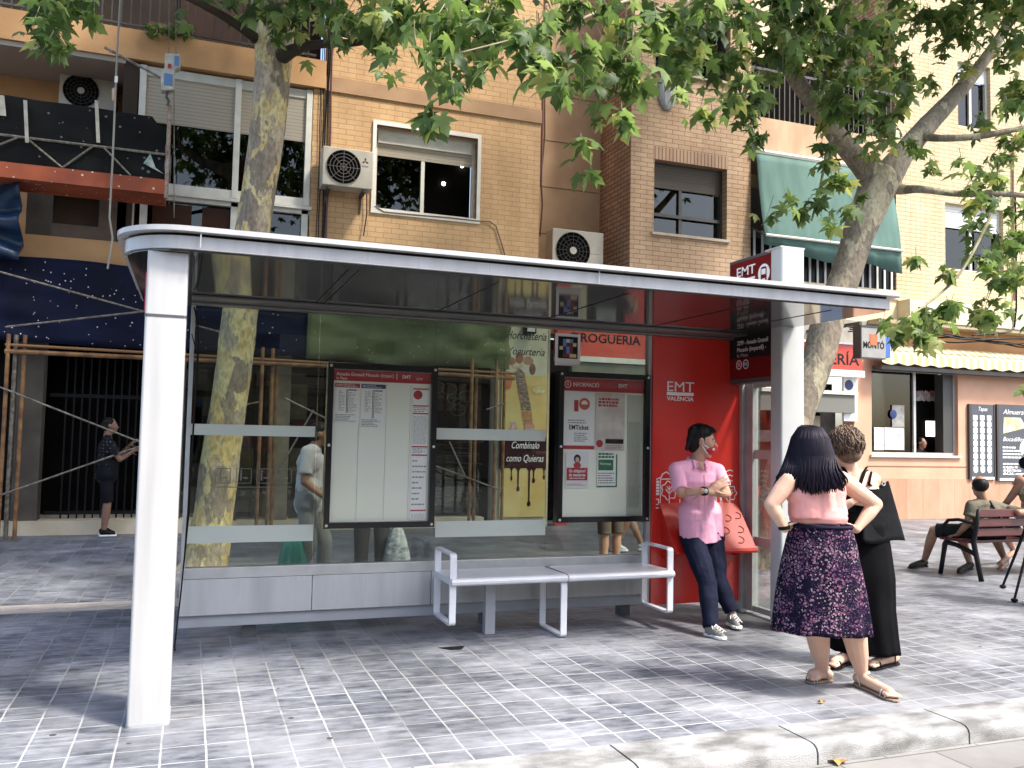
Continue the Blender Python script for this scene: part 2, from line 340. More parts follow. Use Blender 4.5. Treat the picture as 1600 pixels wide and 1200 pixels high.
MB().box(.0, .006, 4.770, 4.774, 2.465, 2.54).box(2.3, 2.306, 4.770, 4.774, 2.465, 2.54).build('fascia_joint', grey_paint, roof)
# left post (blade)
post = MB().xy(rrect(-.255, -.052, 4.88, 5.20, .016), 0.012, 2.449).build('post', white_paint, sh, auto=40)
MB().xy(rrect(-.258, -.049, 4.877, 5.203, .018), 2.105, 2.118).build('post_band', dark_grey, post, auto=40)
MB().xy(rrect(-.259, -.048, 4.876, 5.204, .03), 0.0, .011).build('post_base', grey_paint, post, auto=40)
MB().box(-.262, -.2575, 4.93, 5.17, 2.14, 2.34).build('side_badge', mat('pink_red', (.75,.05,.09), rough=.4), post)
# beams at the back
beam = MB().box(XL, XR, 6.36, 6.66, 2.432, 2.451).box(XL, XR, 6.56, 6.66, 2.414, 2.4315).build('beam', mat('beam_grey', (.13,.125,.12), (.16,.15,.145), scale=3, rough=.3, metal=.3), sh, bevel=.004)
MB().box(XL, 3.71, 6.662, 6.72, 2.432, 2.451).box(XL, XL+.03, 6.69, 6.73, .455, 2.4315).box(3.70, 3.735, 6.66, 6.72, .10, 2.4315).build('back_frame', alu, sh, bevel=.003)
# glass back: three panes
for (a, b) in ((XL+.03, .885), (.889, 1.80), (1.804, 2.775), (2.779, 3.70)):
    MB().box(a, b, 6.708, 6.718, .53, 2.43).build('glass_pane', pane_glass, sh)
frost = mat('frosted_strip', (.50,.53,.46), (.46,.49,.43), scale=3, rough=.25)
for (a, b, z0, z1) in ((XL+.02, .875, 1.480, 1.560), (1.822, 2.76, 1.480, 1.570), (XL+.02, .885, .700, .822), (1.835, 2.775, .706, .832)):
    MB().box(a, b, 6.703, 6.7065, z0, z1).build('frosted_strip', frost, sh)
MB().box(XL, 3.70, 6.66, 6.74, .45, .528).build('sill_rail', alu, sh, bevel=.004)
for (a, b) in ((XL, .885), (.889, 1.80), (1.804, 2.775), (2.779, 3.70)):
    MB().box(a, b, 6.665, 6.74, .19, .448).build('base_panel', white_paint, sh, bevel=.004)
MB().box(XL, 3.70, 6.70, 6.76, .10, .188).build('base_rail', grey_paint, sh, bevel=.004)
for x in (.4, 2.25, 3.5): MB().box(x, x+.1, 6.76, 6.84, 0, .3).build('foot', dark_grey, sh)
# hanging cable beside the post
MB().tube([(-.02, 6.58, 2.39), (0.0, 6.56, 2.30), (.02, 6.57, 2.12), (.01, 6.58, 1.6), (.0, 6.6, .9), (-.03, 6.60, .35), (-.055, 6.5, .02), (-.05, 6.45, .012)], .006, 6).tube([(-.03, 6.58, 2.2), (.012, 6.575, 2.05), (.0, 6.58, 1.2), (-.02, 6.6, .5)], .004, 6).build('cable', black_m, sh, smooth=True)

# red end panel
redp = MB().box(3.735, 4.62, 6.664, 6.70, .10, 2.45).box(3.735, 4.62, 6.64, 6.663, .10, 2.413).build('red_panel', red_paint, sh, bevel=.003)
MB().box(4.62, 4.68, 6.60, 6.72, 0, 2.445).build('corner_post', alu, sh, bevel=.004)
text('EMT', redp, 'lettering', white_flat, (4.005, 6.637, 1.975), .125, width=.27)
MB().box(3.87, 4.14, 6.6365, 6.6385, 1.902, 1.930).build('lettering', white_flat, redp)
text('VALÈNCIA', redp, 'lettering', white_flat, (4.005, 6.637, 1.872), .05, width=.27, bold=.001)
pg = MB(); P = lambda x, z: (x, z)
def ln(a, b, w=.009):
    a, b = V((a[0],0,a[1])), V((b[0],0,b[1])); d = (b-a).normalized(); nn = V((-d.z,0,d.x))*w/2; y = 6.6365
    pg.ext([a+nn+V((0,y,0)), b+nn+V((0,y,0)), b-nn+V((0,y,0)), a-nn+V((0,y,0))], (0,.002,0))
def poly(pts, w=.009, close=False):
    for i in range(len(pts)-1+(1 if close else 0)): ln(pts[i], pts[(i+1)%len(pts)], w)
def tree_icon(cx, cz, r):
    poly([(cx+(r+.008*math.cos(7*a))*math.cos(a), cz+(r+.008*math.cos(7*a))*math.sin(a)) for a in [2*math.pi*k/42 for k in range(42)]], .009, True)
    ln((cx, cz+.04), (cx, cz-r-.075)); ln((cx, cz-.03), (cx-.035, cz+.01)); ln((cx, cz-.03), (cx+.035, cz+.01)); ln((cx, cz), (cx-.025, cz+.035)); ln((cx, cz), (cx+.025, cz+.035))
bx = 3.775
for k in range(5): pg.box(bx, bx+.03, 6.6365, 6.6385, 1.035+k*.026, 1.055+k*.026)
ln((bx+.042, .93), (bx+.042, 1.19), .007); poly([(bx, 1.17), (bx+.05, 1.19), (bx+.06, 1.215), (bx+.10, 1.235), (bx+.13, 1.215), (bx+.165, 1.225), (bx+.21, 1.20), (bx+.21, 1.175), (bx+.05, 1.172)], .009)
poly([(bx, 1.0), (bx+.025, 1.0), (bx+.025, .955), (bx, .955)], .008); ln((bx, .925), (bx+.045, .925))
tree_icon(bx+.13, 1.075, .075)
ln((bx+.20, .94), (bx+.235, .94)); ln((bx+.235, .93), (bx+.235, 1.0)); ln((bx+.2, 1.14), (bx+.2, 1.16), .02)
gx = 4.30
for k in range(4): ln((gx+k*.026, .93), (gx+k*.026, 1.10), .011)
for k in range(4): ln((gx-.005, .935+k*.04), (gx+.085, .935+k*.04), .011)
poly([(gx+.115, .93), (gx+.13, .98), (gx+.12, 1.04), (gx+.14, 1.07)], .018); ln((gx+.13, .98), (gx+.16, .93), .016); pg.disc((gx+.135, 0, 1.09), .014, 6.6365, 6.6385, 12)
tree_icon(gx+.22, 1.05, .065)
for k in range(3): poly([(gx+.18, 1.15+k*.045), (gx+.22, 1.165+k*.045), (gx+.25, 1.155+k*.045)], .008)
tag(pg.build('pictogram', white_flat, redp), 'white line drawing of trees, houses and a walker')
# leaning seat
lean = MB(); y0, y1 = 6.638, 6.33
lean.yz([(y0, .97), (y1+.02, .60), (y1, .585), (y1, .565), (y1+.02, .56), (y1+.05, .565), (y0, .90)], 3.80, 4.60)
lean.yz([(y0, .93), (y1+.10, .58), (y1+.16, .56), (y0, .50)], 3.83, 3.86); lean.yz([(y0, .93), (y1+.10, .58), (y1+.16, .56), (y0, .50)], 4.55, 4.58)
lean_o = lean.build('leaning_seat', mat('red_lacquer', (.56,.018,.010), (.52,.016,.009), scale=3, rough=.4), sh, bevel=.006)
gm = MB()
for (cx, t) in ((4.28,.25),(4.42,.35),(4.5,.6),(4.35,.62),(4.46,.82),(4.53,.3)):
    for k in range(10):
        a = math.radians(-80+k*20); a2 = math.radians(-80+(k+1)*20); rr = .045
        def pt(a): s_ = t+rr*math.sin(a)*1.6; return V((cx+rr*math.cos(a), 6.638+(y1+.02-6.638)*s_-.003, .97+(.60-.97)*s_+.002))
        gm.tube([pt(a), pt(a2)], .0035, 5)
gm.build('seat_groove', mat('groove_red', (.3,.01,.01), rough=.5), lean_o)

# right side glass
sg = MB().box(4.66, 4.72, 6.50, 6.60, .03, 2.04).box(4.67, 4.71, 5.98, 6.05, .03, 2.04).box(4.67, 4.71, 6.05, 6.50, 1.99, 2.04).box(4.67, 4.71, 6.05, 6.50, .03, .08).build('side_frame', alu, sh, bevel=.003)
MB().box(4.69, 4.698, 6.05, 6.50, .08, 1.99).build('side_pane', clear_glass, sh)
for (z0, z1) in ((1.36, 1.44), (.60, .68)): MB().box(4.682, 4.6875, 6.05, 6.50, z0, z1).build('frosted_strip', frost, sh)

# display cases
case_back = mat('case_lining', (.90,.91,.74), (.92,.92,.80), scale=2, rough=.5)
navy = mat('navy_print', (.015,.03,.13), rough=.5); red_print = mat('red_print', (.42,.012,.02), rough=.5)
grey_text = mat('grey_print', (.22,.22,.20), rough=.6); light_grey_text = mat('pale_grey_print', (.42,.43,.38), rough=.6)
paper = mat('paper', (.90,.89,.84), rough=.6); green_print = mat('green_print', (.01,.17,.06), rough=.5); black_print = mat('black_print', (.015,.015,.015), rough=.5)
glass_case = glass_mat('case_glass', (.99,.99,.98), 1.45, .7)
def case(x0, x1, z0, z1, lab):
    t = .045
    fr = MB()
    for (a, b, c, d) in ((x0, x1, z0, z0+t), (x0, x1, z1-t, z1), (x0, x0+t, z0+t, z1-t), (x1-t, x1, z0+t, z1-t)): fr.box(a, b, 6.61, 6.70, c, d)
    f = fr.build('display_case', mat('gloss_black', (.008,.008,.009), rough=.12, coat=.6), sh); f['label'] = lab
    MB().box(x0+t, x1-t, 6.655, 6.699, z0+t, z1-t).build('backing', case_back, f)
    MB().box(x0+t, x1-t, 6.618, 6.622, z0+t, z1-t).build('case_pane', glass_case, f)
    bl = MB()
    for bx_ in (x0+.022, x1-.022):
        for bz in (z0+.022, (z0+z1)/2, z1-.022): bl.disc((bx_, 0, bz), .011, 6.603, 6.612, 12)
    bl.build('bolt', alu, f)
    return f
YP = 6.652
def sheet(x0, x1, z0, z1, m, parent, lift=0, name='poster'): return MB().box(x0, x1, YP-.0025-lift, YP-lift, z0, z1).build(name, m, parent)
def lines(x0, x1, z1, z0, n, m, parent, lift=.004, ragged=.3, th=.45, name='small_print'):
    q = MB(); st = (z1-z0)/n
    for k in range(n):
        z = z1-(k+.5)*st; xx = x1-(x1-x0)*ragged*random.random()
        xa = x0
        while xa < xx-.004:
            wl = random.uniform(.008, .03); q.box(xa, min(xa+wl, xx), YP-lift-.001, YP-lift, z-st*th/2, z+st*th/2); xa += wl+.006
    return q.build(name, m, parent)
c1 = case(.945, 1.80, .798, 2.046, 'black framed case with route maps under a red header')
a0, a1, b1 = .993, 1.752, 1.998
sheet(a0, a1, b1-.085, b1-.002, red_print, c1, .002, 'header')
text('Amado Granell Mesado (impar)', c1, 'lettering', white_flat, (a0+.02, YP-.0055, b1-.035), .036, align='LEFT', width=.44)
text('la Plata', c1, 'lettering', white_flat, (a0+.02, YP-.0055, b1-.067), .028, align='LEFT', width=.08)
text('EMT', c1, 'lettering', white_flat, (a0+.53, YP-.0055, b1-.038), .036, align='LEFT', bold=.001)
text('2299', c1, 'lettering', white_flat, (a0+.64, YP-.0055, b1-.05), .026, align='LEFT')
ln_ = MB().box(a0+.485, a0+.489, YP-.006, YP-.0045, b1-.06, b1-.012).build('lettering', white_flat, c1)
for (xx, hm_, zz, txt) in ((a0+.012, red_print, 1.59, 0), (a0+.212, navy, 1.555, 1)):
    s_ = sheet(xx, xx+.19, zz, 1.895, paper, c1, .002, 'route_sheet')
    MB().box(xx, xx+.19, YP-.006, YP-.0048, 1.862, 1.893).build('route_header', hm_, s_)
    lines(xx+.01, xx+.17, 1.888, 1.866, 2, white_flat, s_, .0065, .4)
    MB().box(xx+.088, xx+.092, YP-.006, YP-.0048, zz+.075 if txt else 1.67, 1.85).box(xx+.098, xx+.102, YP-.006, YP-.0048, zz+.075 if txt else 1.67, 1.85).box(xx+.105, xx+.165, YP-.006, YP-.0048, 1.84, 1.848).build('route_line', black_print, s_)
    lines(xx+.03, xx+.084, 1.84, 1.68, 14, light_grey_text, s_, .005, .6); lines(xx+.108, xx+.17, 1.83, 1.67, 14, light_grey_text, s_, .005, .6)
    lines(xx+.01, xx+.17, zz+.07, zz+.01, 5, grey_text, s_, .005, .5)
q = sheet(a1-.14, a1-.012, .85, 1.88, paper, c1, .002, 'info_strip')
MB().disc((a1-.10, 0, 1.825), .036, YP-.006, YP-.0048, 20).build('red_disc', red_print, q)
rb = MB()
for z in (1.872, 1.74, 1.68, 1.42, 1.355, .925): rb.box(a1-.138, a1-.014, YP-.006, YP-.0048, z-.006, z+.004)
rb.build('red_bar', red_print, q)
lines(a1-.13, a1-.02, 1.73, 1.69, 3, grey_text, q, .005); lines(a1-.13, a1-.02, 1.66, 1.44, 22, light_grey_text, q, .005, .1); lines(a1-.13, a1-.02, 1.41, 1.37, 4, grey_text, q, .005)
lines(a1-.13, a1-.02, 1.33, .95, 9, grey_text, q, .005, .7, .25); lines(a1-.13, a1-.02, .90, .86, 6, light_grey_text, q, .005, .1)
MB().box(a0+.2, a0+.202, YP-.001, YP-.0002, .85, 1.9).box(a0+.41, a0+.412, YP-.001, YP-.0002, .85, 1.9).box(a0+.6, a0+.602, YP-.001, YP-.0002, .85, 1.9).build('fold_line', light_grey_text, c1)

c2 = case(2.84, 3.695, .815, 2.065, 'black framed case with notices under an information header')
a0, a1, b1 = 2.888, 3.647, 2.017
sheet(a0, a1, b1-.11, b1-.002, red_print, c2, .002, 'header')
text('INFORMACIÓ', c2, 'lettering', white_flat, (a0+.09, YP-.0055, b1-.058), .05, align='LEFT', width=.24)
MB().ring((a0+.045, 0, b1-.056), .024, .030, YP-.006, YP-.0048).build('lettering', white_flat, c2); text('A', c2, 'lettering', white_flat, (a0+.045, YP-.0055, b1-.056), .03)
text('EMT', c2, 'lettering', white_flat, (a1-.2, YP-.0055, b1-.055), .045, bold=.001)
p = sheet(a0+.01, a0+.295, 1.42, 1.90, paper, c2, .002)
MB().box(a0+.01, a0+.295, YP-.006, YP-.0048, 1.42, 1.45).box(a0+.105, a0+.145, YP-.006, YP-.0048, 1.735, 1.83).build('poster_art', red_print, p)
MB().ring((a0+.20, 0, 1.80), .03, .05, YP-.006, YP-.0048).box(a0+.16, a0+.24, YP-.0075, YP-.0062, 1.765, 1.795).build('poster_art', mat('orange_print', (.6,.08,.03), rough=.5), p)
text('EMTicket', p, 'lettering', black_print, (a0+.15, YP-.0055, 1.60), .055, width=.18, bold=.001)
lines(a0+.05, a0+.25, 1.67, 1.63, 2, grey_text, p, .005); lines(a0+.11, a0+.24, 1.56, 1.48, 5, grey_text, p, .005)
p = sheet(a0+.305, a0+.58, 1.41, 1.90, mat('pale_poster', (.62,.52,.45), (.75,.72,.62), scale=9, rough=.5), c2, .002)
MB().disc((a0+.345, 0, 1.47), .032, YP-.006, YP-.0048, 16).build('poster_art', red_print, p); MB().box(a0+.40, a0+.57, YP-.006, YP-.0048, 1.47, 1.51).build('poster_art', black_print, p); lines(a0+.40, a0+.56, 1.46, 1.42, 3, grey_text, p, .005); lines(a0+.33, a0+.54, 1.86, 1.78, 3, red_print, p, .005, .3, .7)
p = sheet(a0+.035, a0+.245, 1.095, 1.395, white_flat, c2, .0055)
MB().box(a0+.045, a0+.235, YP-.010, YP-.0088, 1.16, 1.265).ell((a0+.14, YP-.009, 1.285), (.035,.0015,.025)).build('poster_art', red_print, p)
MB().ell((a0+.14, YP-.009, 1.34), (.032,.0012,.036)).build('poster_art', black_print, p); MB().ell((a0+.14, YP-.0105, 1.332), (.018,.0012,.022)).build('poster_art', mat('skin_print', (.6,.4,.3), rough=.6), p)
text('Ús obligatori', p, 'lettering', white_flat, (a0+.14, YP-.0115, 1.238), .036, width=.15, bold=.0008); text('de mascareta', p, 'lettering', white_flat, (a0+.14, YP-.0115, 1.205), .036, width=.15, bold=.0008); lines(a0+.07, a0+.21, 1.187, 1.168, 1, white_flat, p, .0115)
lines(a0+.05, a0+.23, 1.135, 1.115, 2, grey_text, p, .0095)
p = sheet(a0+.325, a0+.51, 1.105, 1.40, paper, c2, .0055)
MB().box(a0+.335, a0+.475, YP-.010, YP-.0088, 1.245, 1.335).box(a0+.325, a0+.51, YP-.010, YP-.0088, 1.105, 1.115).box(a0+.50, a0+.512, YP-.010, YP-.0088, 1.105, 1.38).build('poster_art', green_print, p)
text('Normas', p, 'lettering', white_flat, (a0+.40, YP-.0115, 1.30), .03, width=.1); lines(a0+.335, a0+.49, 1.23, 1.13, 5, grey_text, p, .0095)
lines(a0+.335, a0+.49, 1.395, 1.345, 2, green_print, p, .0095, .1, .7)
p = sheet(a1-.15, a1-.008, .865, 1.89, mat('pale_green_print', (.50,.53,.40), rough=.6), c2, .002)
lines(a1-.14, a1-.02, 1.66, .93, 75, grey_text, p, .005, .15)
# coloured square sticker on the glass
st = MB().box(2.835, 3.065, 6.70, 6.706, 2.12, 2.39).build('sticker', white_flat, sh)
sq = MB().box(2.86, 3.04, 6.697, 6.6995, 2.18, 2.365).build('sticker_square', black_print, st)
cm = {'b': mat('blue_cell', (.16,.25,.5), rough=.5), 'y': mat('yellow_cell', (.7,.6,.3), rough=.5), 'r': mat('maroon_cell', (.2,.03,.03), rough=.5), 'n': mat('navy_cell', (.03,.03,.1), rough=.5)}
pat = ['.byb.', '.bnry', 'ynbr.', '.nbr.', '.rryy']
for ch, mm in cm.items():
    q = MB()
    for j, row in enumerate(pat):
        for i, c in enumerate(row):
            if c == ch: q.box(2.872+i*.031, 2.902+i*.031, 6.694, 6.6965, 2.344-j*.031-.03, 2.344-j*.031)
    q.build('sticker_cell', mm, sq)
# small seat-symbol decals on the first pane
dc = MB()
for k in range(4):
    xx = .17+k*.145
    for (a, b, c_, d) in ((xx, xx+.11, 1.13, 1.135), (xx, xx+.11, 1.235, 1.24), (xx, xx+.005, 1.13, 1.24), (xx+.105, xx+.11, 1.13, 1.24)): dc.box(a, b, 6.704, 6.7065, c_, d)
    dc.box(xx+.03, xx+.042, 6.704, 6.7065, 1.15, 1.21).box(xx+.05, xx+.085, 6.704, 6.7065, 1.165, 1.175).disc((xx+.036, 0, 1.22), .008, 6.704, 6.7065, 8)
dc.box(.17, .72, 6.704, 6.7065, 1.10, 1.106)
dc.build('decal', mat('decal_dark', (.10,.10,.08), rough=.5), sh)

# ============================================================ BENCH
be = thing('shelter_bench', (2.72, 6.3, 0), 'white metal bench with square loop armrests under the shelter', 'bench')
bw_ = mat('bench_white', (.70,.71,.74), (.64,.65,.68), scale=5, rough=.32, coat=.2)
for (a, b) in ((1.80, 2.715), (2.722, 3.64)):
    MB().yz([(6.10,.425),(6.085,.437),(6.08,.455),(6.09,.470),(6.11,.478),(6.50,.470),(6.56,.475),(6.57,.465),(6.57,.45),(6.50,.425)], a, b).build('seat', bw_, be, bevel=.003)
def loop(x, w, z0, z1, ya=6.12, yb=6.56, t=.018):
    q = MB(); o_ = rrect(ya, yb, z0, z1, .03, 4); i_ = rrect(ya+t, yb-t, z0+t, z1-t, .018, 4); n_ = len(o_)
    vs = [(x, p[0], p[1]) for p in o_]+[(x, p[0], p[1]) for p in i_]+[(x+w, p[0], p[1]) for p in o_]+[(x+w, p[0], p[1]) for p in i_]
    fs = []
    for k in range(n_):
        j = (k+1) % n_
        fs += [(k, j, n_+j, n_+k), (2*n_+k, 2*n_+j, 3*n_+j, 3*n_+k), (k, j, 2*n_+j, 2*n_+k), (n_+k, n_+j, 3*n_+j, 3*n_+k)]
    q.add(vs, fs); return q
loop(1.795, .05, .135, .655).build('leg_loop', bw_, be, bevel=.002)
loop(3.595, .05, .135, .655).build('leg_loop', bw_, be, bevel=.002)
loop(2.675, .05, .003, .424).build('leg_loop', bw_, be, bevel=.002)
MB().box(2.16, 2.24, 6.38, 6.45, 0, .42).build('leg', grey_paint, be, bevel=.003)
MB().box(1.86, 3.59, 6.36, 6.42, .39, .4245).box(1.9, 1.96, 6.42, 6.64, .39, .4245).box(3.48, 3.54, 6.42, 6.64, .39, .4245).build('cross_bar', grey_paint, be)
MB().box(2.716, 2.721, 6.11, 6.55, .474, .4795).tube([(2.70,6.48,.482),(2.74,6.50,.484)], .003, 5).build('joint', dark_grey, be)

# ============================================================ BUS STOP TOTEM
tt = thing('bus_stop_sign', (4.58, 5.9, 0), 'tall grey pole with a red and black stop panel piercing the shelter roof', 'stop sign')
totem_m = mat('totem_grey', (.46,.47,.46), (.42,.43,.42), scale=3, rough=.4)
MB().xy(rrect(4.47, 4.70, 5.85, 6.00, .02), 0, 3.105).build('pole', totem_m, tt, auto=40)
MB().box(4.46, 4.70, 5.85, 6.06, 3.106, 3.12).build('pole_cap', alu, tt)
darkred = mat('sign_red', (.17,.008,.01), (.15,.007,.009), scale=3, rough=.2, coat=.3)
sb = MB().box(4.52, 4.64, 6.0, 6.66, 2.02, 3.13).build('sign_box', dark_grey, tt, bevel=.006)
MB().box(4.512, 4.518, 6.03, 6.63, 2.06, 3.10).build('sign_face', darkred, sb)
MB().box(4.508, 4.5115, 6.03, 6.63, 2.24, 2.62).build('black_panel', black_print, sb)
RT, UP = (0,-1,0), (0,0,1)
text('EMT', sb, 'lettering', white_flat, (4.509, 6.40, 3.005), .115, RT, UP, width=.27, bold=.001)
MB().box(4.508, 4.511, 6.265, 6.535, 2.922, 2.942).build('lettering', white_flat, sb)
MB().disc((0, 6.14, 2.945), .080, 4.508, 4.511, 28, 'x').build('bus_symbol', white_flat, sb)
bs = MB(); bs.yz([(6.14-.04, 2.90), (6.14+.04, 2.90), (6.14+.04, 2.985), (6.14+.026, 3.0), (6.14-.026, 3.0), (6.14-.04, 2.985)], 4.5065, 4.5075); bs.box(4.5065, 4.5075, 6.10, 6.12, 2.882, 2.899); bs.box(4.5065, 4.5075, 6.16, 6.18, 2.882, 2.899)
bs.build('bus_symbol', darkred, sb)
MB().box(4.505, 4.506, 6.112, 6.168, 2.935, 2.982).build('bus_symbol', white_flat, sb)
for (t_, z, wd) in (('2299 - Amado Granell', 2.375, .44), ('Mesado (imparell) -', 2.315, .41)):
    text(t_, sb, 'lettering', white_flat, (4.507, 6.52, z), .055, RT, UP, align='LEFT', width=wd)
text('la Plata', sb, 'lettering', light_grey_text, (4.507, 6.52, 2.265), .042, RT, UP, align='LEFT', width=.16)
for (yy, m_, t_) in ((6.49, red_print, '35'), (6.39, navy, 'N5')):
    MB().disc((0, yy, 2.185), .038, 4.509, 4.5112, 20, 'x').build('line_badge', m_, sb)
    MB().ring((0, yy, 2.185), .034, .042, 4.507, 4.5088, 20, 'x').build('line_badge', white_flat, sb)
    text(t_, sb, 'lettering', white_flat, (4.507, yy, 2.185), .04, RT, UP)
# ============================================================ BUILDINGS ACROSS THE PAVEMENT
YF = 13.8
def RX(px, py=500, Y=YF): return at(px, py, Y).x
def RZ(px, py, Y=YF): return at(px, py, Y).z
def rect(x0, y0, x1, y1, Y=YF):      # photo box -> X0, X1, Z0, Z1 on plane Y
    ym, xm = (y0+y1)/2, (x0+x1)/2
    return at(x0, ym, Y).x, at(x1, ym, Y).x, at(xm, y1, Y).z, at(xm, y0, Y).z
def wall(mb, x0, x1, z0, z1, y0, y1, holes=()):
    xs = sorted({x0, x1, *[max(x0, min(x1, h[i])) for h in holes for i in (0, 1)]})
    zs = sorted({z0, z1, *[max(z0, min(z1, h[i])) for h in holes for i in (2, 3)]})
    for a, b in zip(xs, xs[1:]):
        run = None
        for c, d in zip(zs, zs[1:]):
            inside = any(h[0] <= (a+b)/2 <= h[1] and h[2] <= (c+d)/2 <= h[3] for h in holes)
            if inside:
                if run: mb.box(a, b, y0, y1, *run); run = None
            else: run = (run[0], d) if run else (c, d)
        if run: mb.box(a, b, y0, y1, *run)
    return mb
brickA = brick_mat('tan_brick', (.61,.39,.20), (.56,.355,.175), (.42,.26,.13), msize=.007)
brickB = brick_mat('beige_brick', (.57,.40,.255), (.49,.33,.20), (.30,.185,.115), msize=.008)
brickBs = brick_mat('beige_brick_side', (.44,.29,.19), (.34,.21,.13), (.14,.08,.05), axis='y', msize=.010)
brickD = brick_mat('yellow_brick', (.66,.56,.36), (.60,.49,.30), (.42,.33,.20), msize=.009)
soldier = brick_mat('soldier_course', (.50,.34,.23), (.42,.27,.17), (.20,.12,.08), bw=.5, bh=.075, axis='v', offset=0)
orange_st = mat('orange_stucco', (.52,.30,.14), (.42,.23,.10), scale=1.6, rough=.9, bump=.2, bscale=40, stretch=(1,1,1.5))
tan_st = mat('tan_stucco', (.40,.25,.14), (.33,.20,.11), scale=2.2, rough=.9, bump=.2)
pink_st = mat('pink_stucco', (.58,.40,.26), (.46,.30,.19), scale=1.8, rough=.9, bump=.15, stretch=(2,1,.7))
cream_st = mat('cream_stucco', (.72,.62,.42), (.62,.50,.32), scale=2, rough=.85)
peach = brick_mat('peach_tile', (.62,.36,.24), (.55,.30,.19), (.40,.22,.14), bw=.9, bh=.42, axis='v', msize=.006, offset=0)
peach_s = mat('peach_plain', (.64,.37,.24), (.56,.31,.20), scale=1.4, rough=.8)
lime = mat('cream_stone', (.60,.52,.38), (.48,.40,.28), scale=3, rough=.8)
fr_white = mat('frame_white', (.62,.60,.53), (.54,.52,.46), scale=6, rough=.5)
fr_dark = mat('frame_dark', (.05,.045,.04), rough=.4)
def slat_mat(name, c, pitch=.055):
    m = mat(name, c, rough=.6); n = m.node_tree; b = n.nodes['Principled BSDF']
    tc = n.nodes.new('ShaderNodeTexCoord'); wv = n.nodes.new('ShaderNodeTexWave'); wv.bands_direction = 'Z'; wv.wave_profile = 'SAW'
    wv.inputs['Scale'].default_value = .314/pitch; n.links.new(tc.outputs['Object'], wv.inputs[0])
    bp = n.nodes.new('ShaderNodeBump'); bp.inputs['Strength'].default_value = .8; bp.inputs['Distance'].default_value = .012
    n.links.new(wv.outputs[1], bp.inputs['Height']); n.links.new(bp.outputs[0], b.inputs['Normal'])
    mr = n.nodes.new('ShaderNodeMix'); mr.data_type = 'RGBA'; mr.inputs[6].default_value = (*[k*.45 for k in c], 1); mr.inputs[7].default_value = (*c, 1)
    r = n.nodes.new('ShaderNodeValToRGB'); r.color_ramp.elements[0].position = .0; r.color_ramp.elements[1].position = .22
    n.links.new(wv.outputs[1], r.inputs[0]); n.links.new(r.outputs[0], mr.inputs[0]); n.links.new(mr.outputs[2], b.inputs['Base Color'])
    return m
shut_b = slat_mat('beige_shutter', (.42,.37,.29)); shut_d = slat_mat('brown_shutter', (.075,.06,.045)); shut_w = slat_mat('white_shutter', (.72,.72,.70), .07)
curtain = mat('curtain', (.22,.20,.17), (.30,.28,.24), scale=1.5, rough=.9, stretch=(8,1,.2))

def window(par, r, y, frame, shutter=None, sh_h=0, split=.5, open_right=False, t=.05, depth=.18, box=.0, sill=None, curt=False, bars=False, name='window'):
    x0, x1, z0, z1 = r
    q = MB()
    for (a, b, c, d) in ((x0, x1, z0, z0+t), (x0, x1, z1-t, z1), (x0, x0+t, z0+t, z1-t), (x1-t, x1, z0+t, z1-t)): q.box(a, b, y+depth-.06, y+depth, c, d)
    if box: q.box(x0+t, x1-t, y+depth-.10, y+depth+.02, z1-t-box, z1-t)
    w_ = q.build(name, frame, par)
    xm = x0+(x1-x0)*split
    zt = z1-t-box-sh_h
    if split: MB().box(xm-.03, xm+.03, y+depth-.045, y+depth-.001, z0+t, zt).build('frame', frame, w_)
    MB().box(x0+t, (xm if open_right else x1-t), y+depth+.005, y+depth+.012, z0+t, zt).build('pane', win_glass, w_)
    MB().box(x0-.05, x1+.05, y+.55, y+.6, z0-.05, z1+.05).build('room_dark', void_m, w_)
    if curt: MB().box(xm, x1-t, y+depth+.06, y+depth+.07, z0+t, zt).build('curtain', curtain, w_)
    if shutter: MB().box(x0+t, x1-t, y+depth-.05, y+depth-.03, zt, z1-t-box).build('shutter', shutter, w_)
    if sill: MB().box(x0-.05, x1+.05, y-.05, y+depth-.062, z0-.05, z0-.002).build('sill', sill, w_)
    return w_

# ---- left block
bA = thing('apartment_building', (2.0, YF, 0), 'orange and tan brick apartment block on the left, white framed window and glazed balcony', 'building')
w1 = rect(588, 205, 746, 335); w1 = (2.62, 4.345, 5.148, 6.525)
w0 = (at(690, 20, YF).x, at(756, 20, YF).x, RZ(720, 48), 9.4)
wa = MB(); wall(wa, 1.80, 5.49, 3.6, 11, YF, YF+.3, [w1, w0]); wall(wa, 1.60, 1.799, 3.6, 6.96, YF, YF+.3)
wa.build('wall', brickA, bA)
MB().box(1.78, 5.50, YF-.03, YF+.25, 6.955, 7.195).build('floor_band', tan_st, bA)
ww = window(bA, w1, YF, fr_white, shut_b, .20, .48, True, box=.20, depth=.2)
q = MB()
for (a, b, c, d) in ((w1[0]-.06, w1[1]+.06, w1[3], w1[3]+.07), (w1[0]-.06, w1[1]+.06, w1[2]-.08, w1[2]), (w1[0]-.06, w1[0], w1[2], w1[3]), (w1[1], w1[1]+.06, w1[2], w1[3])): q.box(a, b, YF-.03, YF+.05, c, d)
q.build('surround', mat('surround_white', (.68,.66,.60), (.6,.58,.5), scale=4, rough=.6), ww)
lamp_m = mat('ceiling_spot', (1,.95,.85), emit=6)
for (px_, py_) in ((693, 287), (722, 259)):
    p_ = at(px_, py_, YF+.5); MB().ell(p_, (.035,.02,.035), 10, 6).build('ceiling_spot', lamp_m, ww)
window(bA, w0, YF, fr_white, None, 0, .55, box=0, depth=.2)
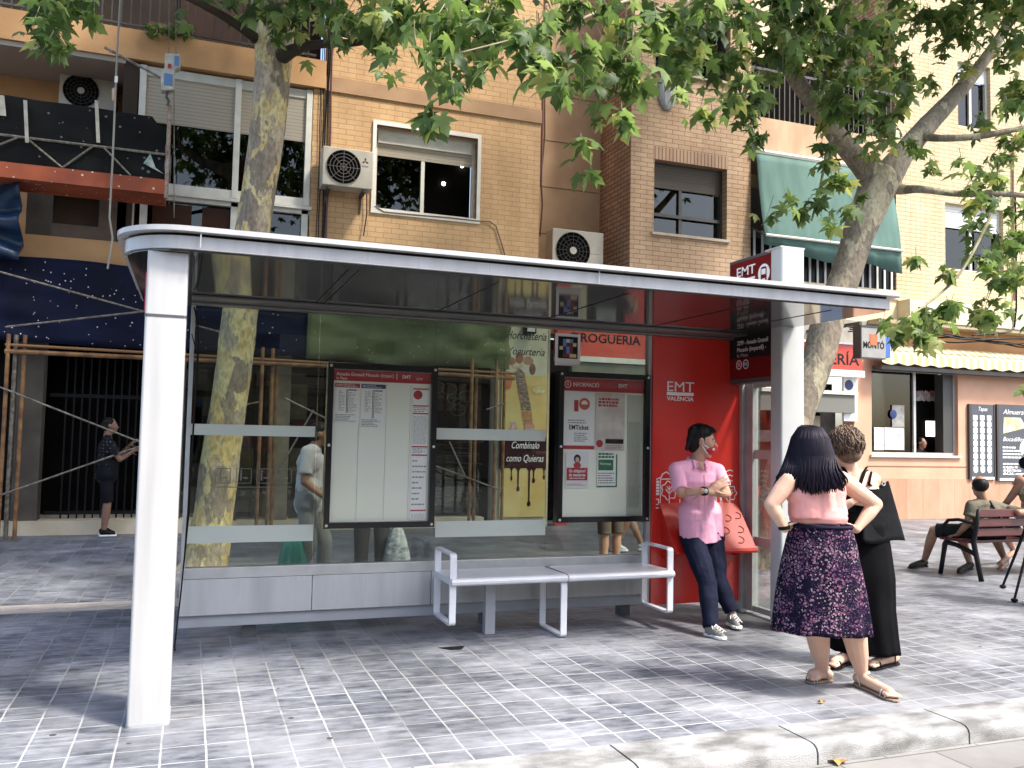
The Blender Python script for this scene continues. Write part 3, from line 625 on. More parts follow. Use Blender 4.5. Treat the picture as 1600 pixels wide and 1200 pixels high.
# glazed balcony (left of the trunk line)
g0 = (RX(215, 200), 1.60, RZ(340, 303), RZ(340, 100))
gz = MB()
gx0, gx1 = g0[0], g0[1]; zs = (RZ(300, 290), RZ(300, 197), RZ(300, 128)+.02, 6.93)
ys = YF+.02
for x in (gx0, gx0+1.36, gx1-.1): gz.box(x, x+.09, ys-.02, ys+.08, zs[0]-.12, zs[3])
gz.box(gx0, gx1, ys+.0, ys+.10, zs[0]-.14, zs[0]); gz.box(gx0, gx1, ys+.01, ys+.10, zs[2], zs[3]); gz.box(gx0, gx1+.02, ys-.08, ys+.08, zs[0]-.19, zs[0]-.145)
gw = gz.build('window', fr_white, bA)
for (a, b) in ((gx0+.09, gx0+1.36), (gx0+1.45, gx1-.1)):
    MB().box(a, b, ys+.03, ys+.05, zs[1], zs[2]).build('shutter', shut_b, gw)
    MB().box(a, b, ys+.06, ys+.07, zs[0], zs[1]).build('pane', win_glass, gw)
MB().box(gx0, gx1, ys+.5, ys+.55, zs[0]-.2, zs[3]).build('room_dark', void_m, gw)
# lower row of dark windows under it
lz0, lz1 = 3.65, zs[0]-.19
lw = MB()
for x in (gx0-.05, gx0+.08, gx0+1.36, gx1-.12): lw.box(x, x+(.1 if x > gx0 else .05), ys, ys+.08, lz0, lz1)
lw.box(gx0, gx1, ys, ys+.08, lz1-.06, lz1); lw = lw.build('window', fr_white, bA)
MB().box(gx0, gx1, ys+.09, ys+.10, lz0, lz1).build('pane', win_glass, lw); MB().box(gx0, gx1, ys+.3, ys+.35, lz0, lz1).build('room_dark', void_m, lw)
MB().box(gx0+.25, gx0+.8, ys+.06, ys+.08, lz0, lz1-.1).box(gx0+.95, gx0+1.36, ys+.06, ys+.08, lz0, lz1-.1).build('wood_panel', mat('dark_wood', (.035,.012,.006), (.05,.02,.01), scale=3, rough=.5), lw)
# slab band over all of it and recessed balcony on the left
MB().box(-8, 1.779, YF-.06, YF+.3, 6.975, 7.42).build('floor_band', orange_st, bA)
MB().box(-8, gx0-.2, YF-.02, YF+1.2, 6.90, 6.974).build('soffit', mat('soffit_grey', (.35,.31,.26), rough=.9), bA)
MB().box(-8, gx0-.06, YF+1.2, YF+1.3, 4.2, 6.9).build('back_wall', orange_st, bA)
MB().box(gx0-.22, gx0-.02, YF, YF+1.2, 4.2, 6.95).build('balcony_side', mat('dark_brown', (.04,.028,.02), rough=.7), bA)
MB().box(-2.33, -2.0, YF-.0, YF+.3, 0, 4.85).build('pier', mat('pier_grey', (.09,.075,.055), (.05,.04,.03), scale=2, rough=.9), bA)
# brown panel and orange band beneath the platform
bp0 = rect(30, 302, 178, 358)
wb = MB(); wn = rect(48, 303, 155, 350)
wall(wb, -2.0, gx0-.1, 4.23, 4.90, YF, YF+.3, [wn]); wb.build('brown_panel', mat('brown_frame', (.09,.055,.03), (.06,.04,.022), scale=5, rough=.6), bA)
MB().box(wn[0]-.05, wn[1]+.05, YF+.06, YF+.08, wn[2]-.05, wn[3]+.05).build('dark_panel', mat('dark_panel', (.025,.014,.009), (.05,.03,.016), scale=1.5, rough=.5), bA)
MB().box(-6, gx0+.1, YF-.04, YF+.3, 3.76, 4.225).build('floor_band', orange_st, bA)
MB().box(gx0+.1, 5.48, YF-.02, YF+.3, 3.5, 3.648).build('floor_band', tan_st, bA)
# upper floor balcony behind the railing
MB().box(-8, 1.6, YF+1.0, YF+1.1, 7.42, 11).build('back_wall', mat('brown_wall', (.02,.014,.01), (.03,.02,.015), scale=2, rough=.8), bA)
for x in (-.45, .85): MB().box(x, x+.95, YF+.92, YF+.99, 7.5, 9.9).build('door', mat('door_red_brown', (.035,.014,.009), (.025,.012,.008), scale=4, rough=.6), bA)
rl = MB(); x = -8
while x < 1.6: rl.box(x, x+.02, YF+.02, YF+.04, 7.42, 8.35); x += .13
rl.box(-8, 1.62, YF+.01, YF+.05, 8.35, 8.40); rl.box(-8, 1.62, YF+.01, YF+.05, 7.50, 7.53)
tag(rl.build('balcony_railing', fr_dark, bA))
# recess with stucco between the two blocks
MB().box(5.0, 7.30, YF+1.27, YF+1.5, 3.4, 11).build('wall', mat('recess_stucco', (.46,.31,.19), (.39,.25,.15), scale=2.2, rough=.9, bump=.2), bA).name = 'recess_wall'
jm = MB()
for z in (5.35, 6.25, 7.15, 8.05, 4.6): jm.box(5.45, 7.24, YF+1.262, YF+1.269, z, z+.012)
jm.build('joint', mat('joint_brown', (.16,.10,.06), rough=.9), bA)
MB().tube([(6.05, YF+1.26, 8.6), (6.08, YF+1.258, 7.2), (6.02, YF+1.26, 6.4), (6.06, YF+1.26, 5.9), (6.02, YF+1.26, 5.3)], .012, 5).build('crack', mat('crack_brown', (.13,.08,.05), rough=.9), bA)
MB().box(5.40, 5.49, YF+.3, YF+1.27, 3.5, 11).build('pier', tan_st, bA)

# ---- shop front at street level, behind the net and tarpaulin
MB().box(-6, 9.9, YF+.02, YF+.35, 3.30, 3.499).build('lintel', tan_st, bA)
shop = MB().box(-9, 5.72, YF+.95, YF+1.0, 0, 3.5).box(-9, -2.34, YF+.1, YF+.4, 0, 3.5).build('shop_back', void_m, bA)
MB().box(-6, .1, YF-.10, YF+.95, 0, .195).box(.1, 4.6, YF-.02, YF+.95, 0, .16).build('step', lime, bA)
q = MB()
for k in range(15): x = -1.75+k*.105; q.box(x, x+.022, YF+.30, YF+.32, .195, 2.72)
q.box(-1.95, -.1, YF+.29, YF+.33, 1.95, 2.0).box(-1.95, -.1, YF+.29, YF+.33, .25, .3)
cm_lime = mat('mullion_tan', (.26,.21,.14), (.16,.13,.09), scale=4, rough=.8)
q.build('gate', mat('gate_grey', (.008,.008,.008), rough=.6), bA)
for (x, w_) in ((-.22, .10), (.55, .12), (1.15, .26), (2.0, .1)): MB().box(x, x+w_, YF-.0, YF+.2, .196 if x < .1 else .161, 3.3).build('mullion', cm_lime if w_ > .2 else fr_dark, bA)
MB().box(-.12, 1.15, YF+.22, YF+.23, .2, 2.7).box(1.42, 4.6, YF+.22, YF+.23, .2, 2.7).build('shop_glass', glass_mat('shop_glass', (.75,.75,.72), 1.5, 2), bA)
# goods and posters seen through the shop windows
shop_cols = {'red_card': (.50,.03,.02), 'yellow_card': (.62,.44,.09), 'orange_card': (.62,.16,.05), 'cream_card': (.55,.46,.28), 'blue_card': (.04,.10,.32), 'dark_card': (.06,.03,.03), 'grey_card': (.25,.24,.22)}
def scard(m, r): return MB().box(r[0], r[1], YF+.25, YF+.27, r[2], r[3]).build('window_poster', cm2[m], bA)
cm2 = {k: mat(k, v, tuple(c*.6 for c in v), scale=6, rough=.5) for k, v in shop_cols.items()}
for (m_, r_) in (('red_card', (296, 610, 304, 660)), ('blue_card', (303, 620, 316, 636)), ('grey_card', (316, 620, 330, 650)), ('red_card', (352, 615, 366, 665)), ('orange_card', (350, 590, 386, 608)),
                 ('cream_card', (428, 600, 480, 660)), ('red_card', (455, 655, 500, 668)), ('red_card', (409, 595, 434, 603)), ('yellow_card', (425, 765, 452, 822)), ('dark_card', (404, 705, 440, 740)),
                 ('red_card', (400, 668, 445, 705)), ('yellow_card', (350, 700, 395, 760)), ('cream_card', (350, 765, 395, 800)), ('yellow_card', (405, 770, 424, 820)), ('red_card', (365, 680, 395, 700)),
                 ('red_card', (722, 592, 735, 602)), ('orange_card', (420, 640, 432, 660)), ('cream_card', (452, 700, 470, 760))):
    scard(m_, rect(*r_, Y=YF+.25))
cq = MB(); rs = random.Random(3)
for k in range(70):
    x = rs.uniform(3.75, 4.7); z = .2+k*.019
    cq.box(x-rs.uniform(.3, .5), min(x+.1, 4.72), YF+.5+rs.uniform(-.08, .08), YF+.9, z, z+.013)
cq.build('stacked_goods', mat('stack_pale', (.35,.34,.31), (.10,.10,.10), scale=9, rough=.6), bA)
cq = MB()
for k in range(6):
    a = rs.uniform(0, 6); cx, cz = 3.7+rs.uniform(0, .8), 2.0+rs.uniform(-.15, .4); cq.ring((cx, 0, cz), .09, .102, YF+.6, YF+.62, 18, sx=1.4)
cq.build('wire_rack', mat('rack_grey', (.30,.30,.30), rough=.4), bA)

# ice cream banner
bn = thing('ice_cream_banner', (5.3, YF-.06, .1), 'tall yogurt shop banner with cone drawing and chocolate drips on the pillar', 'banner')
bz1, bz0, bx0, bx1 = 3.42, .16, 4.86, 5.68
MB().box(4.80, 5.74, YF-.01, YF+.4, 0, 3.5).build('pillar', lime, bA)
yb_ = YF-.05
MB().box(bx0, bx1, yb_, yb_+.03, bz0, bz1).build('sheet', mat('banner_yellow', (.60,.50,.20), (.55,.35,.10), scale=1.6, rough=.5), bn)
MB().box(bx0, bx1, yb_-.003, yb_-.0005, 2.55, bz1-.01).build('sheet_top', mat('banner_pale', (.55,.52,.38), (.45,.42,.28), scale=3, rough=.5), bn)
for (s_, z, wd, sz) in (('Horchatería', 3.22, .74, .2), ('Yogurtería', 2.95, .66, .19)):
    text(s_, bn, 'lettering', black_print, ((bx0+bx1)/2, yb_-.006, z), sz, width=wd, shear=.35)
dk = mat('chocolate_print', (.035,.012,.016), rough=.4)
cz = 1.62
MB().xz([(bx0-.03, .98), (bx0-.03, 1.50), (bx1, 1.50), (bx1, .98)], yb_-.006, yb_-.0035).build('dark_panel', dk, bn)
for (s_, z, wd) in (('Combínalo', 1.36, .5), ('como Quieras', 1.14, .68)): text(s_, bn, 'lettering', white_flat, ((bx0+bx1)/2+.02, yb_-.009, z), .17, width=wd, shear=.35)
dr = MB()
for (x, L, w_) in ((bx0+.03, .40, .03), (bx0+.20, .12, .018), (bx0+.32, .30, .03), (bx0+.52, .55, .035), (bx0+.60, .16, .03), (bx1-.03, .10, .02)):
    dr.xz([(x-w_*1.7, .985), (x-w_*.5, .93), (x-w_*.35, .98-L), (x-w_, .94-L), (x-w_*.8, .90-L), (x, .885-L), (x+w_*.8, .90-L), (x+w_, .94-L), (x+w_*.35, .98-L), (x+w_*.5, .93), (x+w_*1.7, .985)], yb_-.006, yb_-.0035)
dr.build('drip', dk, bn)
MB().xz([(bx0+.22, 2.60), (bx0+.30, 2.68), (bx0+.40, 2.58), (bx0+.54, 1.95), (bx0+.36, 1.95)], yb_-.006, yb_-.0035).build('cone_drawing', mat('cone_dark', (.05,.03,.04), (.35,.25,.15), scale=14, rough=.5, stretch=(1,1,3)), bn)
MB().xz([(bx0+.36, 1.94), (bx0+.54, 1.94), (bx0+.60, 1.52), (bx0+.44, 1.52)], yb_-.006, yb_-.0035).build('cone_drawing', mat('cone_tan', (.45,.25,.10), (.30,.12,.05), scale=30, rough=.5), bn)
for (x, z, a, b, m_) in ((.15, 2.78, .09, .07, (.35,.16,.08)), (.30, 2.84, .07, .10, (.28,.12,.07)), (.46, 2.80, .10, .07, (.42,.22,.12)), (.54, 2.66, .06, .10, (.22,.08,.05)), (.26, 2.70, .1, .05, (.55,.42,.28)), (.10, 2.45, .08, .16, (.55,.16,.06)), (.66, 2.3, .12, .06, (.68,.6,.3))):
    MB().ell((bx0+x, yb_-.005, z), (a, .0025, b), 14, 8).build('fruit_drawing', mat('fruit', m_, tuple(c*.6 for c in m_), scale=12, rough=.5), bn)
MB().box(bx0+.16, bx0+.28, yb_-.006, yb_-.0035, 1.52, 1.75).build('cup_drawing', mat('cup_white', (.6,.55,.5), (.35,.1,.08), scale=30, rough=.5), bn)
MB().box(bx0+.42, bx0+.60, yb_-.0095, yb_-.007, 1.52, 1.72).build('cup_drawing', mat('cup_red', (.40,.05,.05), (.5,.45,.4), scale=1, rough=.5, stretch=(1,1,60)), bn)
fl = thing('floodlight', (5.32, YF-.15, 3.35), 'small black floodlight fixed over the banner lettering', 'floodlight')
MB().box(5.20, 5.40, YF-.22, YF-.08, 3.25, 3.42).build('housing', black_m, fl, bevel=.01); MB().box(5.23, 5.37, YF-.225, YF-.221, 3.28, 3.36).build('lens', mat('lens_grey', (.5,.5,.48), rough=.2), fl)

# ---- middle brick block
bB = thing('apartment_building', (8.5, YF, 0), 'beige brick block standing forward beside the air conditioner recess', 'building')
w2 = (7.74, 9.30, 5.275, 6.63); w3 = (7.74, 9.36, RZ(1080, 118), 9.4)
wb = MB(); wall(wb, 7.26, 9.83, 3.5, 11, YF, YF+.25, [w2, w3]); wb.build('wall', brickB, bB)
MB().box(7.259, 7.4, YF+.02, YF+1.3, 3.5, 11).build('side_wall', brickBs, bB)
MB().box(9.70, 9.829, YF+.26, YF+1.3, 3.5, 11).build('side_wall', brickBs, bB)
MB().box(w2[0]-.02, w2[1]+.02, YF-.004, YF+.001, w2[3]+.0, w2[3]+.24).build('soldier_course', soldier, bB)
sill_m = mat('sill_stone', (.50,.42,.32), (.40,.33,.25), scale=5, rough=.8)
window(bB, w2, YF, fr_dark, shut_d, .42, .42, False, t=.05, depth=.22, sill=sill_m, curt=True)
MB().box(w2[0]+.05, w2[1]-.05, YF+.15, YF+.18, 5.62, 5.68).build('window_bar', fr_dark, bB)
w3o = window(bB, w3, YF, fr_dark, None, 0, .5, False, depth=.22, sill=sill_m)
MB().ell((7.98, YF-.02, 7.92), (.2,.06,.36), 12, 8).build('hanging_cloth', mat('pale_cloth', (.45,.45,.47), (.25,.25,.27), scale=4, rough=.9, stretch=(6,1,1)), w3o, smooth=True)
# street level under it: red shop sign
MB().box(5.75, 9.9, YF+.9, YF+1.0, 0, 3.3).build('shop_back', void_m, bB)
rs1 = thing('shop_sign', (6.9, YF-.15, 3.1), 'red shop fascia reading DROGUERIA seen through the shelter glass', 'sign')
sx0, sx1, sz0, sz1 = 5.82, 8.4, 2.93, 3.42
MB().box(sx0, sx1, YF-.12, YF+.02, sz0, sz1).build('fascia', mat('sign_orange_red', (.55,.07,.035), (.45,.05,.03), scale=2, rough=.4), rs1)
text('DROGUERIA', rs1, 'lettering', black_print, (6.75, YF-.123, 3.24), .22, width=1.35, bold=.004)
MB().box(sx0, sx1, YF-.14, YF+.01, 2.83, 2.925).build('rim', fr_white, rs1)
MB().box(sx0+.3, 8.4, YF-.10, YF+.0, 2.35, 2.82).build('awning_box', mat('green_grey', (.10,.11,.08), (.16,.16,.12), scale=3, rough=.7), bB)
MB().box(sx0+.3, 8.4, YF-.13, YF-.02, 2.24, 2.34).build('blind_bar', fr_white, bB)
MB().box(5.86, 6.1, YF-.03, YF+.02, 0, 2.2).build('red_door_frame', mat('door_red', (.40,.03,.025), rough=.5), bB)
for k, (x, z0, z1, c) in enumerate(((6.3,.3,1.9,'cream_card'),(6.9,1.0,2.0,'grey_card'),(7.5,.3,1.5,'red_card'),(8.2,.9,2.1,'cream_card'),(9.0,.4,1.3,'grey_card'),(9.3,1.4,2.0,'cream_card'))):
    MB().box(x, x+.4, YF+.6, YF+.7, z0, z1).build('shelf_goods', cm2[c], bB)
# shop interior seen through the side glass
tube = mat('lit_tube', (1,.9,.65), emit=2.2)
tx = at(1192, 606, YF+.8); MB().box(tx.x-.35, tx.x+1.0, YF+.78, YF+.82, tx.z-.05, tx.z+.02).box(tx.x-.05, tx.x+.05, YF+.74, YF+.77, tx.z-.3, tx.z+.2).build('ceiling_tube', tube, bB)
MB().box(9.9, 11.9, YF+.9, YF+1.0, 0, 3.0).build('shop_back', mat('shop_tan', (.16,.12,.08), (.08,.06,.04), scale=3, rough=.8), bB)
for (px0, py0, px1, py1, c) in ((1197, 635, 1217, 668, 'dark_card'), (1170, 672, 1215, 690, 'grey_card'), (1172, 620, 1190, 640, 'cream_card'), (1172, 760, 1195, 830, 'red_card'), (1200, 745, 1220, 780, 'orange_card'), (1275, 640, 1300, 690, 'grey_card'), (1285, 690, 1305, 720, 'red_card')):
    r_ = rect(px0, py0, px1, py1, YF+.7); MB().box(r_[0], r_[1], YF+.6, YF+.7, r_[2], r_[3]).build('shelf_goods', cm2[c], bB)

# ---- balcony bay with green awning + yellow block
bD = thing('apartment_building', (14.0, YF, 0), 'sunlit pale yellow brick block on the right with recessed balconies', 'building')
wx0 = RX(1477, 380); wx1 = RX(1568, 380)
wD = (wx0, wx1, RZ(1520, 425), RZ(1520, 322)); wD2 = (RX(1497, 180), RX(1548, 180), RZ(1520, 200), RZ(1520, 100))
wd = MB(); wall(wd, 13.36, 28, 3.9, 12, YF, YF+.25, [wD, wD2]); wd.build('wall', brickD, bD)
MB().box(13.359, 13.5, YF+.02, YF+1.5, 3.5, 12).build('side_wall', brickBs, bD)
window(bD, wD, YF, fr_white, shut_w, .45, .5, False, depth=.15)
window(bD, wD2, YF, fr_white, shut_w, .3, .5, False, depth=.15)
MB().box(9.83, 13.36, YF+1.4, YF+1.5, 3.5, 12).build('back_wall', cream_st, bD)
for (z0, z1) in ((3.95, 4.63), (7.13, 7.75)):
    MB().box(9.832, 13.358, YF-.02, YF+1.39, z0, z1).build('balcony_slab', pink_st if z0 > 5 else cream_st, bD)
MB().box(9.832, 13.40, YF-.06, YF+.3, 4.44, 4.50).build('ledge', cream_st, bD)
MB().box(10.2, 11.6, YF+1.3, YF+1.39, 4.65, 6.8).build('door', mat('balcony_door', (.10,.09,.08), rough=.4), bD)
bars_m = mat('bar_white', (.62,.62,.60), rough=.5)
rr = MB(); x = 9.92
while x < 13.3: rr.box(x, x+.045, YF+.03, YF+.05, 4.64, 5.55); x += .185
ro = rr.build('balcony_railing', bars_m, bD); MB().box(9.85, 13.34, YF+.06, YF+.09, 4.632, 5.40).build('balcony_screen', black_m, bD)
rr = MB(); x = 9.9
while x < 13.3: rr.box(x, x+.02, YF+.03, YF+.05, 7.76, 8.7); x += .12
rr.box(9.85, 13.34, YF+.02, YF+.06, 8.7, 8.75); rr.build('balcony_railing', fr_dark, bD)
MB().box(9.95, 13.2, YF+.7, YF+.8, 7.76, 9.3).build('balcony_screen', void_m, bD)
# awning
aw = thing('balcony_awning', (11.6, YF-.1, 6.2), 'green fabric awning drawn down over the balcony, with pale bottom bar', 'awning')
green = mat('green_fabric', (.085,.17,.145), (.055,.12,.10), scale=1.6, rough=.8, stretch=(2,1,.5))
q = MB(); NX, NZ = 26, 10; A0, A1 = 9.84, 13.20; zt, zb = 7.02, 5.36
vs = []
for j in range(NZ+1):
    t = j/NZ
    for i in range(NX+1):
        s_ = i/NX; x = A0+.05+(A1-A0-.1)*s_
        vs.append((x, YF-.08-.28*t+.03*math.sin(9*s_+2*t)*math.sin(math.pi*t)+.012*math.sin(40*s_)*t, zt+(zb-zt)*t))
for i in range(NX+1):
    s_ = i/NX; x = A0+.05+(A1-A0-.1)*s_
    vs.append((x, YF-.34+.03*math.sin(30*s_), zb-.34+.05*math.sin(11*s_)-.14*(s_-.5)+(.10*(1-s_*5) if s_ < .2 else 0)))
fs = [(j*(NX+1)+i, j*(NX+1)+i+1, (j+1)*(NX+1)+i+1, (j+1)*(NX+1)+i) for j in range(NZ+1) for i in range(NX)]
ca = MB().add(vs, fs).build('canvas', green, aw, smooth=True); sd = ca.modifiers.new('s', 'SOLIDIFY'); sd.thickness = .006
MB().tube([(A0+.05, YF-.39, zb+.0), (A1-.05, YF-.39, zb+.0)], .028, 8).build('bottom_bar', fr_white, aw)
MB().tube([(A0, YF-.05, zt+.03), (A1, YF-.05, zt+.03)], .06, 8).build('roller', fr_white, aw)
for x in (A0+.03, A1-.03): MB().tube([(x, YF+.05, 5.6), (x, YF-.37, zb)], .018, 6).build('arm', fr_dark, aw)
# lower parapet of the yellow block, cables, bar front
MB().box(13.362, 28, YF-.35, YF-.001, 3.98, 4.42).build('parapet', cream_st, bD)
MB().box(12.6, 28, YF-.33, YF+.2, 3.90, 3.979).build('ledge', mat('ledge_tan', (.40,.32,.20), rough=.9), bD)
MB().box(9.83, 13.36, YF-.02, YF+.25, 3.30, 3.949).build('wall', mat('grey_stucco', (.36,.34,.30), (.25,.23,.2), scale=3, rough=.9), bD).name = 'upper_fascia'
pw = rect(1362, 578, 1497, 711)
pe = MB(); wall(pe, 12.42, 28, 1.28, 3.35, YF, YF+.3, [pw]); pe.build('bar_wall', peach_s, bD)
MB().box(12.42, 28, YF-.012, YF+.3, .0, .82).build('tile_base', peach, bD)
pe = MB(); pe.box(12.42, 28, YF, YF+.3, .82, 1.28); pe.build('bar_wall', peach_s, bD)
MB().box(12.6, 28, YF-.01, YF-.001, 1.06, 1.075).build('groove', mat('groove_peach', (.30,.15,.09), rough=.9), bD)
MB().box(12.42, 28, YF+.01, YF+.3, 3.35, 3.9).build('orange_band', mat('orange_band', (.60,.32,.14), (.52,.27,.12), scale=2, rough=.9), bD)
bwn = window(bD, pw, YF, alu, None, 0, .53, True, t=.05, depth=.14, sill=mat('sill_pale', (.6,.52,.44), rough=.7))
MB().box(pw[1]-.32, pw[1]-.051, YF+.08, YF+.3, pw[2]+.05, pw[3]-.05).build('dark_reveal', mat('reveal', (.05,.05,.045), rough=.5), bwn)
def icard(x0, y0, x1, y1, m_, nm='window_poster', Y=YF+.12): r_ = rect(x0, y0, x1, y1, Y); return MB().box(r_[0], r_[1], Y, Y+.008, r_[2], r_[3]).build(nm, m_, bwn)
icard(1366, 668, 1381, 703, paper); icard(1382, 668, 1413, 703, mat('pale_grey_card', (.55,.56,.55), (.35,.38,.36), scale=8, rough=.5)); icard(1394, 633, 1413, 667, mat('poster_grey', (.35,.33,.30), (.2,.2,.2), scale=9, rough=.5))
p_ = at(1396, 647, YF+.11); MB().ell(p_, (.09,.01,.09)).build('window_poster', navy, bwn)
lamp_w = mat('bar_screen', (1,.97,.9), emit=1.1)
icard(1447, 658, 1467, 682, lamp_w, 'lit_screen', YF+.5)
bt = MB()
for k in range(18):
    p_ = at(1422+k*2.7, 625+random.uniform(-1,1), YF+.5); bt.rc(p_, p_+V((0,0,.18)), .025, .015, 6)
bt.build('bottles', mat('bottle_mix', (.30,.12,.08), (.5,.5,.45), scale=9, rough=.2), bwn)
icard(1420, 612, 1467, 616, mat('shelf_pink', (.45,.15,.10), rough=.5), 'bar_shelf', YF+.5)
# striped awning over the bar
ba = thing('striped_awning', (17.5, YF-.4, 3.3), 'cream and yellow striped awning with scalloped edge above the bar window', 'awning')
sm = mat('awning_stripe', (.72,.66,.48), rough=.8); n_ = sm.node_tree; tc_ = n_.nodes.new('ShaderNodeTexCoord'); wv = n_.nodes.new('ShaderNodeTexWave'); wv.bands_direction = 'X'; wv.inputs['Scale'].default_value = 1.6
rp = n_.nodes.new('ShaderNodeValToRGB'); rp.color_ramp.elements[0].position = .45; rp.color_ramp.elements[1].position = .55; rp.color_ramp.elements[0].color = (.60,.46,.20,1); rp.color_ramp.elements[1].color = (.74,.68,.52,1)
n_.links.new(tc_.outputs['Object'], wv.inputs[0]); n_.links.new(wv.outputs[0], rp.inputs[0]); n_.links.new(rp.outputs[0], n_.nodes['Principled BSDF'].inputs['Base Color'])
x0 = RX(1357, 565); q = MB(); N_ = 150; vs = []
for i in range(N_+1):
    x = x0+(28-x0)*i/N_
    sc = .05*abs(math.sin(math.pi*(x-x0)/.42))
    vs += [(x, YF-.02, 3.50), (x, YF-.35, 3.28), (x, YF-.36, 3.12-sc)]
fs = [(i*3+k, i*3+k+1, (i+1)*3+k+1, (i+1)*3+k) for i in range(N_) for k in (0, 1)]
ca = q.add(vs, fs).build('canvas', sm, ba); sd = ca.modifiers.new('s', 'SOLIDIFY'); sd.thickness = .01
MB().box(x0+.05, 28, YF-.30, YF-.05, 2.98, 3.06).build('roller', fr_dark, ba)
# shop between totem and bar
rs2 = thing('shop_sign', (11.6, YF-.3, 3.0), 'red shop fascia ending in NERÍA with a white lower rim behind the leaning tree', 'sign')
MB().box(9.95, RX(1347, 550, YF-.25), YF-.25, YF-.02, 2.93, 3.42).build('fascia', mat('sign_red_bright', (.55,.06,.035), (.48,.05,.03), scale=2, rough=.4), rs2)
text('FONTANERÍA', rs2, 'lettering', black_print, (RX(1342, 550, YF-.25), YF-.253, 3.12), .30, align='RIGHT', width=2.15, bold=.004)
MB().box(9.95, RX(1350, 550, YF-.25), YF-.27, YF-.02, 2.80, 2.925).box(9.95, RX(1350, 550, YF-.25), YF-.27, YF-.02, 3.425, 3.46).build('rim', white_flat, rs2)
MB().box(9.95, 12.2, YF-.2, YF+.0, 2.45, 2.52).build('blind_bar', fr_white, bD)
MB().box(9.95, 12.15, YF-.16, YF-.0, 2.10, 2.449).build('awning_box', mat('awning_grey', (.16,.16,.14), rough=.8), bD)
MB().box(12.25, 12.42, YF-.02, YF+.3, 0, 3.3).build('pier', peach_s, bD)
r_ = rect(1317, 590, 1338, 658, YF-.05); MB().box(r_[0], r_[1], YF-.08, YF-.02, r_[2], r_[3]).build('white_poster', white_flat, bD)
MB().disc((r_[0]+.12, 0, r_[3]-.15), .1, YF-.087, YF-.081).build('blue_disc', navy, bD)
MB().box(r_[0]+.03, r_[1]-.04, YF-.087, YF-.081, r_[2]+.15, r_[2]+.35).build('blue_art', mat('pale_blue', (.25,.5,.55), (.7,.75,.75), scale=9, rough=.5), bD)
r_ = rect(1283, 600, 1300, 630, YF+.3); MB().box(r_[0], r_[1], YF+.3, YF+.32, r_[2], r_[3]).build('dark_notice', black_print, bD)
r_ = rect(1272, 632, 1296, 650, YF+.3); MB().box(r_[0], r_[1], YF+.3, YF+.32, r_[2], r_[3]).build('grey_notice', cm2['grey_card'], bD)
MB().box(11.2, 11.7, YF+.3, YF+.4, 0, 2.1).build('pier', lime, bD)
# projecting paint shop sign
ms = thing('projecting_sign', (12.9, YF-.8, 3.2), 'grey and blue box sign reading MONTÓ with an orange square', 'sign')
YM = YF-1.5
r_ = rect(1346, 512, 1384, 559, YM); xr_ = RX(1392, 535, YM)
MB().box(r_[0], r_[1], YM, YM+.18, r_[2], r_[3]).build('sign_box', mat('sign_grey', (.33,.32,.30), (.28,.27,.25), scale=4, rough=.5), ms, bevel=.004)
MB().box(r_[1]+.002, xr_, YM+.01, YM+.17, r_[2]+.02, r_[3]-.0).build('side_panel', mat('blue_panel', (.05,.13,.45), rough=.4), ms)
q = MB()
for (a, b, c, d) in ((r_[0]-.02, r_[1]+.0, r_[2]-.02, r_[2]-.001), (r_[0]-.02, r_[1]+.02, r_[3]+.001, r_[3]+.03), (r_[0]-.02, r_[0]-.001, r_[2], r_[3])): q.box(a, b, YM-.01, YM+.19, c, d)
q.build('frame', fr_dark, ms)
text('MONTÓ', ms, 'lettering', black_print, ((r_[0]+r_[1])/2, YM-.004, r_[2]+.22), .16, width=(r_[1]-r_[0])*.86, bold=.004)
MB().box(r_[0]+.19, r_[0]+.35, YM-.008, YM-.002, r_[3]-.32, r_[3]-.12).build('orange_square', mat('orange_sq', (.55,.14,.05), rough=.5), ms)
MB().box(r_[0], r_[0]+.06, YM+.05, YF+.1, r_[3]+.04, r_[3]+.10).build('bracket', fr_dark, ms)
